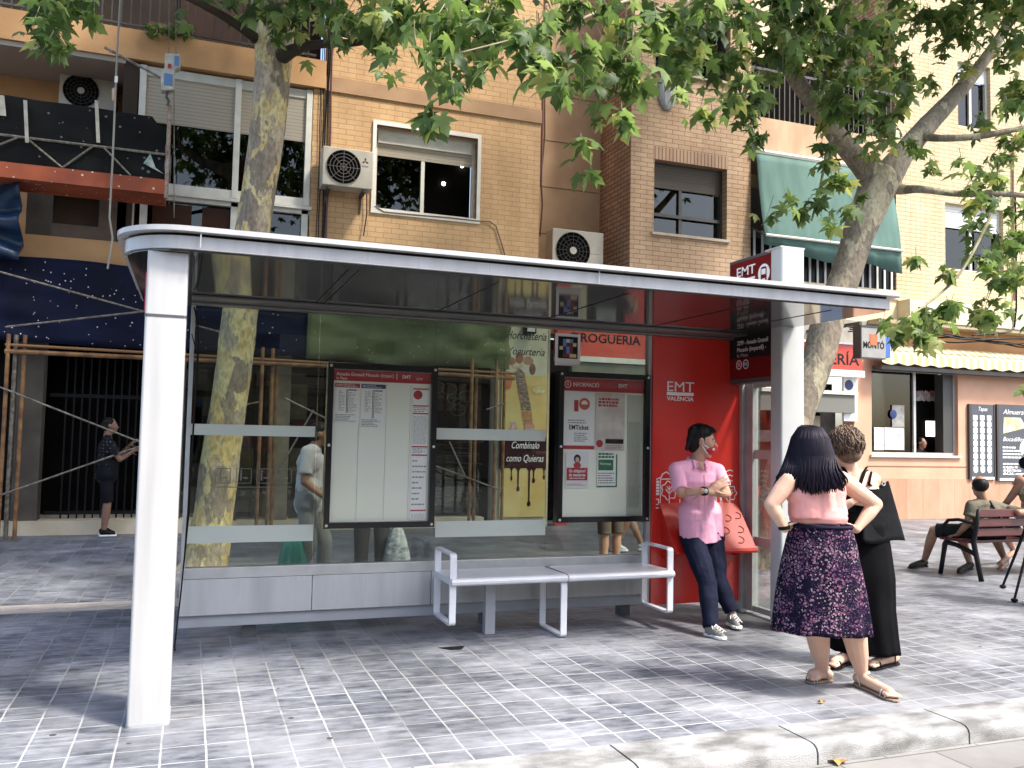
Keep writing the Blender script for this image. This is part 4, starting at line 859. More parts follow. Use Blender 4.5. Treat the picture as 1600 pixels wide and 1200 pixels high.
# menu boards
board_m = mat('menu_slate', (.075,.08,.095), (.06,.065,.08), scale=3, rough=.5)
for i, (a, b, c, d, lab) in enumerate(((1518, 632, 1553, 749, 'narrow dark menu board of small dish pictures beside the bar window'), (1561, 633, 1625, 751, 'wide dark menu board with a slanted photo and white handwriting'))):
    r_ = rect(a, b, c, d, YF-.05)
    m_ = thing('menu_board', ((r_[0]+r_[1])/2, YF-.05, r_[2]), lab, 'menu board')
    MB().box(r_[0], r_[1], YF-.05, YF-.005, r_[2], r_[3]).build('board', board_m, m_)
    MB().box(r_[0]-.06, r_[0]-.001, YF-.06, YF-.004, r_[2], r_[3]).box(r_[1]+.001, r_[1]+.03, YF-.06, YF-.004, r_[2], r_[3]).build('frame', fr_dark, m_)
    W_, H_ = r_[1]-r_[0], r_[3]-r_[2]; yy = YF-.0535
    if i == 0:
        text('Tapas', m_, 'lettering', white_flat, ((r_[0]+r_[1])/2, yy, r_[3]-.10), .12, width=.25, shear=.3)
        for row in range(9):
            for col in range(3):
                x = r_[0]+W_*(.17+.31*col); z = r_[3]-.28-row*(H_-.36)/9
                MB().box(x-.06, x+.06, yy-.001, yy+.001, z-.05, z+.05).build('dish_picture', paper, m_)
                MB().box(x-.04, x+.04, yy-.001, yy+.001, z-.075, z-.063).build('dish_caption', paper, m_)
        MB().box(r_[0], r_[1], yy-.001, yy+.001, r_[2]+.0, r_[2]+.05).build('caption_bar', paper, m_)
    else:
        text('Almuerzos', m_, 'lettering', white_flat, (r_[0]+.12, yy, r_[3]-.16), .15, align='LEFT', width=.75, shear=.3)
        MB().xz([(r_[0]+.12, r_[3]-.62), (r_[0]+.14, r_[3]-.27), (r_[0]+.62, r_[3]-.27), (r_[0]+.80, r_[3]-.48)], yy-.001, yy+.001).build('dish_picture', mat('dish', (.7,.68,.5), (.4,.3,.12), scale=5, rough=.5), m_)
        text('Bocadillos', m_, 'lettering', white_flat, (r_[0]+.10, yy, r_[3]-.74), .13, align='LEFT', width=.62, shear=.3)
        for k in range(9):
            if k == 4: continue
            q = MB(); x = r_[0]+.10; xe = x+random.uniform(.3, .6)
            while x < xe: wl = random.uniform(.05, .12); q.box(x, x+wl, yy-.001, yy+.001, r_[3]-.93-k*.07, r_[3]-.895-k*.07); x += wl+.02
            q.build('small_print', paper, m_)
        text('10€', m_, 'lettering', white_flat, (r_[0]+.10, yy, r_[2]+.20), .22, align='LEFT')
        MB().disc((r_[0]+.75, 0, r_[3]-.92), .16, yy-.001, yy+.001).build('plate_picture', paper, m_)
        MB().box(r_[0], r_[1], yy-.001, yy+.001, r_[2], r_[2]+.05).build('caption_bar', paper, m_)

# ---- air conditioners
ac_m = mat('ac_white', (.50,.46,.38), (.42,.38,.31), scale=4, rough=.5)
grille_m = mat('grille_dark', (.05,.045,.045), rough=.6)
def ac(x0, x1, z0, z1, y, label, mark=None, hub=False, mask=.42):
    t = thing('air_conditioner', ((x0+x1)/2, y+.15, z0), label, 'air conditioner', 'air conditioners on the facades')
    b = MB().box(x0, x1, y, y+.32, z0, z1).build('case', ac_m, t, bevel=.012)
    H_ = z1-z0; cx = x0+H_*.53; cz = (z0+z1)/2; r = H_*.44
    MB().disc((cx, 0, cz), r, y-.004, y-.001, 32).build('fan_opening', void_m, t)
    g = MB()
    for k in range(1, 6): g.ring((cx, 0, cz), r*k/5-.004, r*k/5+.003, y-.014, y-.008, 28)
    for k in range(16 if hub else 8): a = 2*math.pi*k/(16 if hub else 8); g.tube([(cx, y-.012, cz), (cx+r*math.cos(a), y-.012, cz+r*math.sin(a))], .004, 4)
    g.build('grille', grille_m if hub else mat('grille_grey', (.16,.14,.13), rough=.6), t)
    if hub: MB().disc((cx, 0, cz), r*.2, y-.022, y-.015, 16).build('hub', ac_m, t)
    if mark == 'three':
        mx, mz = x0+(x1-x0)*.84, z0+H_*.72; q = MB()
        for a in (90, 210, 330):
            a = math.radians(a); d = V((math.cos(a), 0, math.sin(a))); n_ = V((-d.z, 0, d.x)); c = V((mx, y-.003, mz))
            q.ext([c, c+d*.03+n_*.017, c+d*.06, c+d*.03-n_*.017], (0, .002, 0))
        q.build('emblem', mat('emblem_dark', (.10,.03,.02), rough=.5), t)
        lines_q = MB().box(mx-.05, mx+.05, y-.003, y-.001, mz-.09, mz-.07); lines_q.build('lettering', grey_text, t)
    elif mark: MB().box(x0+(x1-x0)*.74, x0+(x1-x0)*.92, y-.003, y-.001, cz-.03, cz-.02).build('lettering', grey_text, t)
    for bx_ in (x0+.1, x1-.14): MB().box(bx_, bx_+.04, y+.02, y+.5, z0-.05, z0-.001).yz([(y+.40, z0-.3), (y+.44, z0-.3), (y+.44, z0-.051), (y+.1, z0-.051), (y+.1, z0-.08), (y+.37, z0-.08)], bx_+.005, bx_+.035).build('bracket', fr_dark, t)
    return t
r_ = rect(504, 232, 583, 292, YF-.42); ac(r_[0], r_[1], r_[2], r_[3], YF-.42, 'cream air conditioner with square fan grille on the brick beside the white framed window', 'three')
r_ = rect(863, 360, 943, 425, YF+.4); ac(r_[0], r_[1], r_[2], r_[3], YF+.4, 'air conditioner with round fan standing in the recess between two blocks', 'bar', True)
r_ = rect(92, 115, 182, 172, YF+.8); ac(r_[0], r_[1], r_[2], r_[3], YF+.8, 'air conditioner in the orange balcony behind the black netting', None, True)
MB().box(RX(75, 105, YF+.7), RX(178, 120, YF+.7), YF+.65, YF+.7, RZ(120, 112, YF+.7), RZ(120, 107, YF+.7)).build('curtain_rail', fr_dark, bA)
# pipes and cables on the facades
cb = thing('facade_cables', (1.85, YF-.05, 3.6), 'bundle of dark vertical cables running down the brick next to the air conditioner', 'cables')
for (dx, r0_) in ((0, .012), (.03, .010), (-.05, .008), (.07, .014), (-.09, .007)):
    MB().tube([(1.80+dx+.01*math.sin(k*1.7+dx*50), YF-.03, 10.5-k*.7) for k in range(11)], r0_, 5).build('cable', black_m if r0_ < .0125 else mat('cable_brown', (.10,.03,.025), rough=.5), cb)
cb2 = thing('facade_cables', (5.3, YF-.05, 4), 'thin cable looping from the air conditioner under the white window down to the roof', 'cables')
pts = [at(*p, YF-.03) for p in ((585, 322), (600, 331), (640, 335), (700, 340), (745, 345), (765, 346), (775, 353), (785, 385), (795, 420), (800, 470))]
MB().tube(pts, .012, 5).build('cable', mat('cable_tan', (.16,.09,.05), rough=.6), cb2)
MB().tube([at(*p, YF-.06) for p in ((573, 300), (573, 335), (568, 368))], .010, 5).build('cable', black_m, cb2)
MB().tube([(5.52, YF+.1, 10.5), (5.50, YF+.1, 3.6)], .03, 8).tube([(5.60, YF+.2, 10.5), (5.60, YF+.2, 5.9)], .02, 6).build('drain_pipe', mat('pipe_brown', (.14,.06,.045), rough=.6), cb2)
cb3 = thing('facade_cables', (16, YF-.1, 3.9), 'tangle of black cables strung under the cream ledge of the yellow block', 'cables')
for k in range(4):
    MB().tube([V((11.8+j*.55, YF-.38-.02*k, 3.66+.03*k+.06*math.sin(j*1.1+k*1.7)-.02*j*.2)) for j in range(18)], .014+.005*(k % 2), 5).build('cable', black_m, cb3)
MB().tube([at(*p, YF-.38) for p in ((1586, 300), (1588, 420), (1588, 480), (1585, 512), (1570, 520), (1520, 524))], .02, 6).build('cable', black_m, cb3)
MB().tube([at(*p, YF-.03) for p in ((1583, 230), (1583, 330), (1585, 470))], .02, 6).build('cable', mat('cable_rust', (.22,.10,.05), rough=.6), cb3)
# ============================================================ SCAFFOLD, PLATFORM, NETS
rust = mat('orange_rust', (.28,.14,.045), (.11,.045,.018), scale=7, rough=.6, bump=.2)
galv = mat('galvanised', (.25,.22,.17), (.10,.08,.06), scale=20, rough=.5, metal=.3)
sc = thing('scaffold', (1.0, 13.3, 0), 'rusty orange tube scaffold along the shop front, with crossed braces', 'scaffold')
YS = 13.25
def pole(px_, y0=.0, z1=2.75, r=.027, m=rust, dy=0): x = at(px_, 700, YS+dy).x; return MB().tube([(x, YS+dy, y0), (x, YS+dy, z1)], r, 8).build('pole', m, sc)
for (p_, dy) in ((4, 0), (30, .05), (405, 0), (421, .1), (428, .4), (735, 0), (742, .25), (773, 0), (786, .2)): pole(p_, dy=dy)
pole(16, m=galv, r=.03, dy=.1)
for (a, b) in (((-10, 422), (229, 488)), ((8, 511), (229, 486)), ((0, 605), (222, 692)), ((0, 774), (222, 696)), ((300, 507), (345, 519)), ((445, 622), (512, 655)), ((345, 640), (405, 628)), ((702, 690), (727, 745)), ((680, 728), (780, 765)), ((760, 640), (790, 630)), ((430, 745), (490, 640))):
    MB().tube([at(*a, YS-.06), at(*b, YS-.06)], .014, 6).build('brace', galv, sc)
zt_ = RZ(100, 553, YS)
MB().tube([(-2.4, YS, zt_), (1.9, YS, zt_)], .032, 8).tube([(1.9, YS+.02, zt_), (4.9, YS+.02, zt_-.06)], .032, 8).build('ledger', rust, sc)
MB().tube([(-2.4, YS, zt_+.09), (4.9, YS, zt_+.02)], .02, 8).build('ledger', mat('brown_rust', (.22,.11,.04), rough=.7), sc)
def net(name, x0, x1, z0, z1, y, m, wav=.03, nx=40, nz=10, sag=.0, parent=None, tilt=0):
    vs = []
    for j in range(nz+1):
        for i in range(nx+1):
            s_, t = i/nx, j/nz; x = x0+(x1-x0)*s_
            z = z0+(z1-z0)*t+sag*math.sin(math.pi*s_)*(-1)+.015*math.sin(11*s_+5*t)
            vs.append((x, y+wav*noise.noise(V((x*1.6, t*6.5, 3)))*2+tilt*t, z))
    fs = [(j*(nx+1)+i, j*(nx+1)+i+1, (j+1)*(nx+1)+i+1, (j+1)*(nx+1)+i) for j in range(nz) for i in range(nx)]
    o = MB().add(vs, fs).build(name, m, parent, smooth=True); sd = o.modifiers.new('s', 'SOLIDIFY'); sd.thickness = .006
    return o
def speckle_mat(name, c, c2, spk=(.6,.6,.6), thr=.10, sc_=7, rough=.8):
    m = mat(name, c, c2, scale=1.8, rough=rough, bump=.1, bscale=20, spec=.15); sc_ *= 1.7; n = m.node_tree; b = n.nodes['Principled BSDF']
    src = b.inputs['Base Color'].links[0].from_socket
    tc = n.nodes.new('ShaderNodeTexCoord'); vo = n.nodes.new('ShaderNodeTexVoronoi'); vo.inputs['Scale'].default_value = sc_; n.links.new(tc.outputs['Object'], vo.inputs[0])
    nz = n.nodes.new('ShaderNodeTexNoise'); nz.inputs['Scale'].default_value = 1.5; n.links.new(tc.outputs['Object'], nz.inputs[0])
    mm = n.nodes.new('ShaderNodeMath'); mm.operation = 'MULTIPLY'; mm.inputs[1].default_value = 2*thr; n.links.new(nz.outputs[0], mm.inputs[0])
    lt = n.nodes.new('ShaderNodeMath'); lt.operation = 'LESS_THAN'; n.links.new(vo.outputs[0], lt.inputs[0]); n.links.new(mm.outputs[0], lt.inputs[1])
    mx = n.nodes.new('ShaderNodeMix'); mx.data_type = 'RGBA'; n.links.new(lt.outputs[0], mx.inputs[0]); n.links.new(src, mx.inputs[6]); mx.inputs[7].default_value = (*spk, 1)
    n.links.new(mx.outputs[2], b.inputs['Base Color']); return m
tag(net('safety_net', -3.0, 1.62, 2.66, 3.84, 13.45, speckle_mat('navy_net', (.007,.010,.034), (.005,.006,.014)), .05), 'dark navy safety net spattered with white paint above the gated shop', 'net')
tag(net('tarpaulin', 1.58, 4.86, 2.62, 3.70, 13.40, speckle_mat('olive_tarp', (.14,.16,.08), (.085,.10,.05), (.4,.42,.3), .10), .09, sag=.02), 'olive green tarpaulin hung above the shop window, seen through the shelter glass', 'tarpaulin')
bl = net('blue_tarp', -3.2, -2.28, 3.75, 5.05, 13.2, mat('blue_plastic', (.012,.04,.10), (.008,.022,.05), scale=5, rough=.4), .22, 16, 16)
tag(bl, 'crumpled bright blue plastic sheet bundled at the left edge', 'plastic sheet')
# suspended work platform
sp = thing('suspended_platform', (-1.7, 12.9, 4.8), 'rusty orange suspended work platform wrapped in black netting', 'work platform')
YP2 = 12.75
def P2(x, y, d=0): return at(x, y, YP2+d)
deck = P2(0, 262); zd0, zd1 = P2(130, 288).z-.02, P2(130, 267).z
xr = P2(258, 280).x
oran = speckle_mat('platform_orange', (.42,.11,.05), (.25,.07,.04), (.6,.55,.45), .12, 6)
MB().box(-4.5, xr, YP2-.02, YP2+.03, zd0, zd1).box(-4.5, xr, YP2+.65, YP2+.7, zd0, zd1).box(-4.5, xr, YP2+.03, YP2+.65, zd0+.02, zd0+.05).build('deck', oran, sp)
ztop, zmid, zlow = P2(130, 160).z, P2(130, 226).z, zd1+.01
rail = MB()
for z in (zmid,): rail.tube([(-4.5, YP2, z), (xr, YP2, z)], .018, 6)
x = -3.2; up = True
xs_ = [P2(p, 250).x for p in (-50, 28, 98, 145, 205)]
for a, b, uu in ((xs_[0], xs_[1], 0), (xs_[1]+.08, xs_[2], 1), (xs_[2], xs_[3], 0), (xs_[3]+.12, xs_[4], 1)):
    rail.tube([(a, YP2, zlow if not uu else zmid), (b, YP2, zmid if not uu else zlow)], .014, 6)
rail.build('guard_rail', galv, sp)
MB().tube([(xr+.02, YP2, zd0-.05), (xr+.02, YP2, P2(262, 165).z)], .028, 8).build('end_post', mat('post_rust', (.35,.30,.24), (.18,.08,.04), scale=12, rough=.6), sp)
blk = speckle_mat('black_net', (.006,.006,.006), (.011,.011,.010), (.16,.16,.15), .13, 5)
vs = []; nx, nz = 44, 12; X0, X1 = -4.5, xr-.02
for j in range(nz+1):
    for i in range(nx+1):
        s_, t = i/nx, j/nz; x = X0+(X1-X0)*s_
        zt2 = ztop-.05*s_ + .03*noise.noise(V((x*2, 1, 1)))
        if s_ > .97: zt2 -= .12
        vs.append((x, YP2+.05+.05*noise.noise(V((x*2.2, t*3, 5))), zlow+.0+(zt2-zlow)*t))
fs = [(j*(nx+1)+i, j*(nx+1)+i+1, (j+1)*(nx+1)+i+1, (j+1)*(nx+1)+i) for j in range(nz) for i in range(nx)]
MB().add(vs, fs).build('netting', blk, sp, smooth=True)
for px_ in (2, 40, 151):
    a = P2(px_, 158 if px_ > 3 else 150); b = P2(px_+3, 224 if px_ > 3 else 182)
    MB().obox((a+b)/2+V((0,-.03,0)), ((.022 if px_ > 3 else .04),0,0), (0,.004,0), (b-a)/2).build('strap', mat('strap_white', (.5,.47,.38), (.35,.32,.25), scale=10, rough=.8), sp)
a = P2(238, 262); MB().ext([P2(235, 240, -.02), P2(243, 262, -.02), P2(256, 272, -.02), P2(224, 255, -.02)], (0, .01, 0)).build('rag', mat('rag_green', (.08,.20,.14), (.5,.5,.48), scale=9, rough=.8), sp)
# hoist motor on wire ropes
ho = thing('cable_hoist', at(266, 110, YP2), 'white and blue electric hoist hanging on steel ropes above the platform', 'hoist')
def H(x, y, d=0): return at(x, y, YP2+d)
hb = MB(); pts = [(258, 83), (281, 84), (282, 105), (273, 108), (271, 140), (252, 141), (251, 120), (257, 105)]
hb.ext([H(*p, -.05) for p in pts], (0, .16, 0)); hb.build('motor', mat('hoist_white', (.55,.53,.47), (.40,.38,.33), scale=12, rough=.5), ho, bevel=.012)
for (a, b, c, d, m_) in ((272, 88, 280, 102, 'b'), (256, 116, 270, 132, 'b'), (262, 100, 268, 106, 'r')):
    p0, p1 = H(a, d, -.058), H(c, b, -.058); MB().box(p0.x, p1.x, p0.y, p0.y+.006, p0.z, p1.z).build('label_patch', mat('hoist_blue', (.10,.22,.42), rough=.5) if m_ == 'b' else red_print, ho)
MB().tube([H(262, 141), H(260, 152), H(264, 158), H(262, 165)], .02, 6).build('hook', fr_dark, ho)
for p_ in (264, 275): MB().tube([H(p_, 84), H(p_, -120)], .006, 5).build('wire_rope', galv, ho)
MB().tube([H(272, 140, .02), H(272, 340, .02)], .007, 5).build('wire_rope', galv, ho)
MB().tube([H(164, 74), H(182, 84), H(256, 124)], [.02,.02,.016], 6).build('lever', galv, ho)
rp = thing('hanging_rope', at(182, 100, YP2-.05), 'long grey rope hanging in front of the platform with a white tag', 'rope')
MB().tube([at(*p, YP2-.1) for p in ((192, -60), (188, 0), (183, 80), (181, 130), (176, 250), (171, 340), (176, 372), (168, 420))], .014, 6).build('rope', mat('rope_grey', (.28,.26,.22), rough=.8), rp)
MB().box(*[c for c in (at(179, 125, YP2-.12).x, at(184, 125, YP2-.12).x)], YP2-.13, YP2-.115, at(181, 129, YP2-.12).z, at(181, 119, YP2-.12).z).build('tag', white_flat, rp)
MB().rc(at(177.5, 140, YP2-.1), at(177.5, 156, YP2-.1), .022, .022, 8).build('float', mat('float_tan', (.45,.32,.24), rough=.5), rp, smooth=True)

# park bench on the right
pk = thing('park_bench', (8.9, 7.6, 0), 'dark red slatted bench with black iron legs, its back to the camera', 'bench')
slat_r = mat('bench_red', (.085,.014,.014), (.06,.011,.011), scale=4, rough=.35, stretch=(1,6,6)); iron = mat('iron_black', (.014,.014,.015), rough=.4)
BX0, BX1, BYb, BYf = 8.30, 10.1, 7.44, 7.93
for (y, z) in ((7.44, .755), (7.455, .645), (7.475, .535)):
    MB().obox(((BX0+BX1)/2+.05, y, z), ((BX1-BX0)/2, 0, 0), (0, .016, -.003), (0, .006, .044)).build('back_slat', slat_r, pk, bevel=.006)
for y in (7.56, 7.67, 7.78, 7.89): MB().box(BX0, BX1+.1, y-.045, y+.045, .41, .44).build('seat_slat', slat_r, pk, bevel=.006)
for x in (BX0+.05, BX1-.05):
    fr_ = MB(); xx = x
    fr_.tube([(xx, 7.40, 0), (xx, 7.46, .25), (xx, 7.50, .42), (xx, 7.46, .60), (xx, 7.43, .80)], [.028,.028,.03,.026,.02], 8)
    fr_.tube([(xx, 7.97, 0), (xx, 7.93, .2), (xx, 7.90, .36), (xx, 7.86, .41)], [.026,.026,.03,.03], 8)
    fr_.tube([(xx, 7.90, .38), (xx, 7.75, .37), (xx, 7.50, .30), (xx, 7.47, .28)], .028, 8)
    fr_.tube([(xx, 7.47, .63), (xx, 7.70, .66), (xx, 7.85, .64), (xx, 7.94, .55), (xx, 7.92, .42)], .02, 8)
    fr_.build('leg', iron, pk, smooth=True)
MB().disc((9.0, 0, .59), .014, 7.42, 7.44, 10).build('bolt', alu, pk)
# tripod with video camera
tp = thing('video_tripod', (7.9, 6.5, 0), 'black video camera on a tripod, cut by the right edge of the photo', 'tripod')
T = V((8.28, 6.55, 1.18))
for (fx, fy) in ((7.60, 6.36), (8.35, 6.25), (8.2, 7.0)):
    MB().tube([T, (T.x+(fx-T.x)*.55, T.y+(fy-T.y)*.55, .55), (fx, fy, .03)], [.02,.016,.012], 8).build('leg', black_m, tp); MB().ell((fx, fy, .02), (.035,.035,.02), 10, 6).build('foot', black_m, tp)
MB().box(T.x-.16, T.x+.16, T.y-.09, T.y+.09, 1.26, 1.44).build('camera_body', black_m, tp, bevel=.02)
MB().tube([(T.x-.16, T.y, 1.35), (T.x-.30, T.y, 1.35)], [.05,.06], 12).build('lens', black_m, tp); MB().tube([T, (T.x, T.y, 1.26)], .03, 8).build('head', black_m, tp)
# air: drying leaves on the ground
lf = mat('dry_leaf', (.45,.25,.06), (.30,.15,.04), scale=30, rough=.7)
for i, (px_, py_, lab) in enumerate(((1307, 1192, 'yellow dry leaf lying in the gutter slabs'), (1283, 1099, 'small brown leaf on the paving in front of the sandals'), (705, 1100, None))):
    if not lab: continue
    p_ = gr(px_, py_, -.087 if i == 0 else .002); q = MB(); s_ = .05 if i == 0 else .022
    q.ext([p_+V((s_*math.cos(a)*(.6 if k % 2 else 1.1), s_*math.sin(a)*(.6 if k % 2 else 1.1), .004+.008*(k % 3))) for k, a in enumerate([2*math.pi*j/9 for j in range(9)])], (0, 0, .002))
    tag(q.build('fallen_leaf', lf, org=p_), lab, 'leaf')
# ============================================================ TREES
import numpy as np
def bark_mat(name, cols, sc_=4.5, stretch=(1,1,.55)):
    m = bpy.data.materials.new(name); m.use_nodes = True; n = m.node_tree; b = n.nodes['Principled BSDF']; L = n.links.new; N = n.nodes.new
    tc = N('ShaderNodeTexCoord'); mp = N('ShaderNodeMapping'); mp.inputs['Scale'].default_value = stretch; L(tc.outputs['Object'], mp.inputs[0])
    nz = N('ShaderNodeTexNoise'); nz.inputs['Scale'].default_value = sc_*1.6; nz.inputs['Detail'].default_value = 5; L(mp.outputs[0], nz.inputs[0])
    wa = N('ShaderNodeMix'); wa.data_type = 'RGBA'; wa.blend_type = 'LINEAR_LIGHT'; wa.inputs[0].default_value = .16; L(mp.outputs[0], wa.inputs[6]); L(nz.outputs['Color'], wa.inputs[7])
    vo = N('ShaderNodeTexVoronoi'); vo.inputs['Scale'].default_value = sc_; L(wa.outputs[2], vo.inputs[0])
    sx = N('ShaderNodeSeparateColor'); L(vo.outputs['Color'], sx.inputs[0])
    r = N('ShaderNodeValToRGB'); r.color_ramp.interpolation = 'CONSTANT'; e = r.color_ramp.elements
    while len(e) < len(cols): e.new(.5)
    for k, c in enumerate(cols): e[k].position = k/len(cols); e[k].color = (*c, 1)
    L(sx.outputs[0], r.inputs[0])
    n2 = N('ShaderNodeTexNoise'); n2.inputs['Scale'].default_value = 28; n2.inputs['Detail'].default_value = 6; L(mp.outputs[0], n2.inputs[0])
    r2 = N('ShaderNodeValToRGB'); r2.color_ramp.elements[0].color = (.68,.66,.64,1); r2.color_ramp.elements[0].position = .35; r2.color_ramp.elements[1].color = (1.1,1.1,1.1,1); r2.color_ramp.elements[1].position = .6; L(n2.outputs[0], r2.inputs[0])
    mx = N('ShaderNodeMix'); mx.data_type = 'RGBA'; mx.blend_type = 'MULTIPLY'; mx.inputs[0].default_value = 1; L(r.outputs[0], mx.inputs[6]); L(r2.outputs[0], mx.inputs[7])
    L(mx.outputs[2], b.inputs['Base Color']); b.inputs['Roughness'].default_value = .85
    bp = N('ShaderNodeBump'); bp.inputs['Strength'].default_value = .7; bp.inputs['Distance'].default_value = .015
    ad = N('ShaderNodeMath'); L(sx.outputs[0], ad.inputs[0]); L(n2.outputs[0], ad.inputs[1]); L(ad.outputs[0], bp.inputs['Height']); L(bp.outputs[0], b.inputs['Normal'])
    return m
barkL = bark_mat('plane_bark', [(.26,.21,.15), (.50,.38,.17), (.34,.28,.20), (.54,.45,.23), (.22,.18,.13), (.40,.33,.23)], 6.0, (1,1,.5))
barkR = bark_mat('plane_bark_grey', [(.22,.185,.135), (.28,.235,.17), (.34,.285,.20), (.25,.205,.15), (.42,.37,.25)], 5)
twig_m = mat('twig', (.20,.17,.10), (.32,.29,.18), scale=6, rough=.8)
dark_twig = mat('dark_twig', (.045,.035,.025), rough=.8)
def leaf_mat(name, ramp, trans=.45):
    m = bpy.data.materials.new(name); m.use_nodes = True; n = m.node_tree; b = n.nodes['Principled BSDF']; L = n.links.new; N = n.nodes.new
    ge = N('ShaderNodeNewGeometry'); r = N('ShaderNodeValToRGB'); e = r.color_ramp.elements
    while len(e) < len(ramp): e.new(.5)
    for k, (p, c) in enumerate(ramp): e[k].position = p; e[k].color = (*c, 1)
    L(ge.outputs['Random Per Island'], r.inputs[0]); L(r.outputs[0], b.inputs['Base Color']); b.inputs['Roughness'].default_value = .5; b.inputs['Specular IOR Level'].default_value = .35
    tr = N('ShaderNodeBsdfTranslucent'); hs = N('ShaderNodeHueSaturation'); hs.inputs['Value'].default_value = 2.2; hs.inputs['Saturation'].default_value = 1.05; hs.inputs['Hue'].default_value = .475
    L(r.outputs[0], hs.inputs['Color']); L(hs.outputs[0], tr.inputs[0]); mx = N('ShaderNodeMixShader'); mx.inputs[0].default_value = trans
    L(b.outputs[0], mx.inputs[1]); L(tr.outputs[0], mx.inputs[2]); L(mx.outputs[0], n.nodes['Material Output'].inputs[0]); return m
leafM = leaf_mat('plane_leaves', [(0, (.035,.066,.018)), (.3, (.062,.115,.030)), (.6, (.100,.170,.050)), (.85, (.155,.225,.080)), (.96, (.24,.27,.08))])
H_ = [(.14,-.12),(.47,-.10),(.28,.10),(.46,.22),(.70,.52),(.36,.44),(.20,.42),(.27,.66),(.13,.80)]
LO = np.array([(0, 0)]+H_+[(0, 1.02)]+[(-x, y) for x, y in H_[::-1]]); NL = len(LO)
LZ = np.array([0, -.02, -.10, .0, -.07, -.18, -.03, 0, -.06, -.13, -.24]+[-.13, -.06, 0, -.03, -.18, -.07, 0, -.10, -.02])
LV = np.concatenate([np.c_[LO, LZ], [[0, .3, .05]]]); LF = np.array([(NL, k, (k+1) % NL) for k in range(NL)])
rng = np.random.default_rng(5)
def leaves_mesh(name, P, S, m, parent, droop=(.2, 1.1)):
    P = np.asarray(P); n = len(P); az = rng.uniform(0, 2*np.pi, n); dr = rng.uniform(*droop, n)
    ydir = np.c_[np.cos(az)*np.cos(dr), np.sin(az)*np.cos(dr), -np.sin(dr)]
    up = np.c_[rng.normal(0, .45, n), rng.normal(0, .45, n), np.ones(n)]
    xdir = np.cross(ydir, up); xdir /= np.linalg.norm(xdir, axis=1)[:, None]; zdir = np.cross(xdir, ydir)
    S = np.asarray(S)[:, None, None]
    curl = rng.uniform(.3, 1.9, n)[:, None, None]
    v = (xdir[:, None, :]*LV[None, :, 0:1] + ydir[:, None, :]*LV[None, :, 1:2] + zdir[:, None, :]*LV[None, :, 2:3]*curl)*S + P[:, None, :]
    v = v.reshape(-1, 3) - np.array(parent['_org'])
    f = (LF[None]+(np.arange(n)*(NL+1))[:, None, None]).reshape(-1, 3)
    me = bpy.data.meshes.new(name); me.vertices.add(len(v)); me.vertices.foreach_set('co', v.astype(np.float32).ravel())
    me.loops.add(f.size); me.loops.foreach_set('vertex_index', f.astype(np.int32).ravel()); me.polygons.add(len(f)); me.polygons.foreach_set('loop_start', np.arange(0, f.size, 3, dtype=np.int32))
    me.update(calc_edges=True); me.materials.append(m)
    o = bpy.data.objects.new(name, me); C.objects.link(o); o.parent = parent; o['_org'] = parent['_org']; return o
def pxr(px_, Y, x=800, y=500): return px_/CAMF*(Y*1.02)
def limb(mbx, pts):                      # (x, y, width_px, Y)
    P = [at(p[0], p[1], p[3]) for p in pts]; R = [p[2]/2/CAMF*(at(p[0], p[1], p[3])-CP).dot(_f) for p in pts]
    # resample smoothly
    out, rr = [], []
    for i in range(len(P)-1):
        p0, p1, p2, p3 = P[max(i-1, 0)], P[i], P[i+1], P[min(i+2, len(P)-1)]
        for k in range(5):
            t = k/5; out.append(.5*((2*p1)+(p2-p0)*t+(2*p0-5*p1+4*p2-p3)*t*t+(3*p1-p0-3*p2+p3)*t**3)); r_ = R[i]*(1-t)+R[i+1]*t
            rr.append(r_*(1+.05*noise.noise(out[-1]*4)))
    out.append(P[-1]); rr.append(R[-1]); mbx.tube(out, rr, 14); return out
def clusters(cl, size=.17, dens=1.0, twigs=None, base=None):
    P, S = [], []
    for c in cl:
        x, y, r, Y, n = c[:5]; ctr = at(x, y, Y); R = pxr(r, Y)
        # several drooping twigs inside the cluster, leaves along them
        k = 0; n = int(n*dens); nt_ = max(1, n//6)
        for _ in range(nt_):
            a = rng.uniform(0, 2*np.pi); s0 = ctr+V((math.cos(a)*R*rng.uniform(0, .6), rng.uniform(-.9, .9)*max(R, .35), R*rng.uniform(.1, .9)))
            d = V((math.cos(a)*rng.uniform(.2, 1), rng.uniform(-.6, .6), -rng.uniform(.1, 1.0))).normalized(); L_ = R*rng.uniform(.7, 1.5)
            if twigs is not None: twigs.tube([s0-V((0,0,-.1)), s0+d*L_*.5, s0+d*L_+V((0,0,-.06))], [.005,.004,.002], 4)
            for j in range(6):
                t = (j+rng.uniform(0, 1))/6; P.append(s0+d*L_*t+V((rng.normal(0, .05), rng.normal(0, .05), rng.normal(0, .04)))); S.append(size*rng.uniform(.55, 1.25))
    return P, S
def cloud(c, r, n, size=.2, hollow=.35, seed_dens=None):
    P, S = [], []
    nb = 34; bl = []
    for _ in range(nb):
        d = rng.normal(0, 1, 3); d /= np.linalg.norm(d); q = rng.uniform(hollow, 1)**.6; bl.append((np.array(c)+d*np.array(r)*q*.85, rng.uniform(.55, 1.1)))
    for k in range(n):
        b_, R = bl[k % nb]; P.append(b_+rng.normal(0, R*.5, 3)); S.append(size*rng.uniform(.7, 1.2))
    return P, S

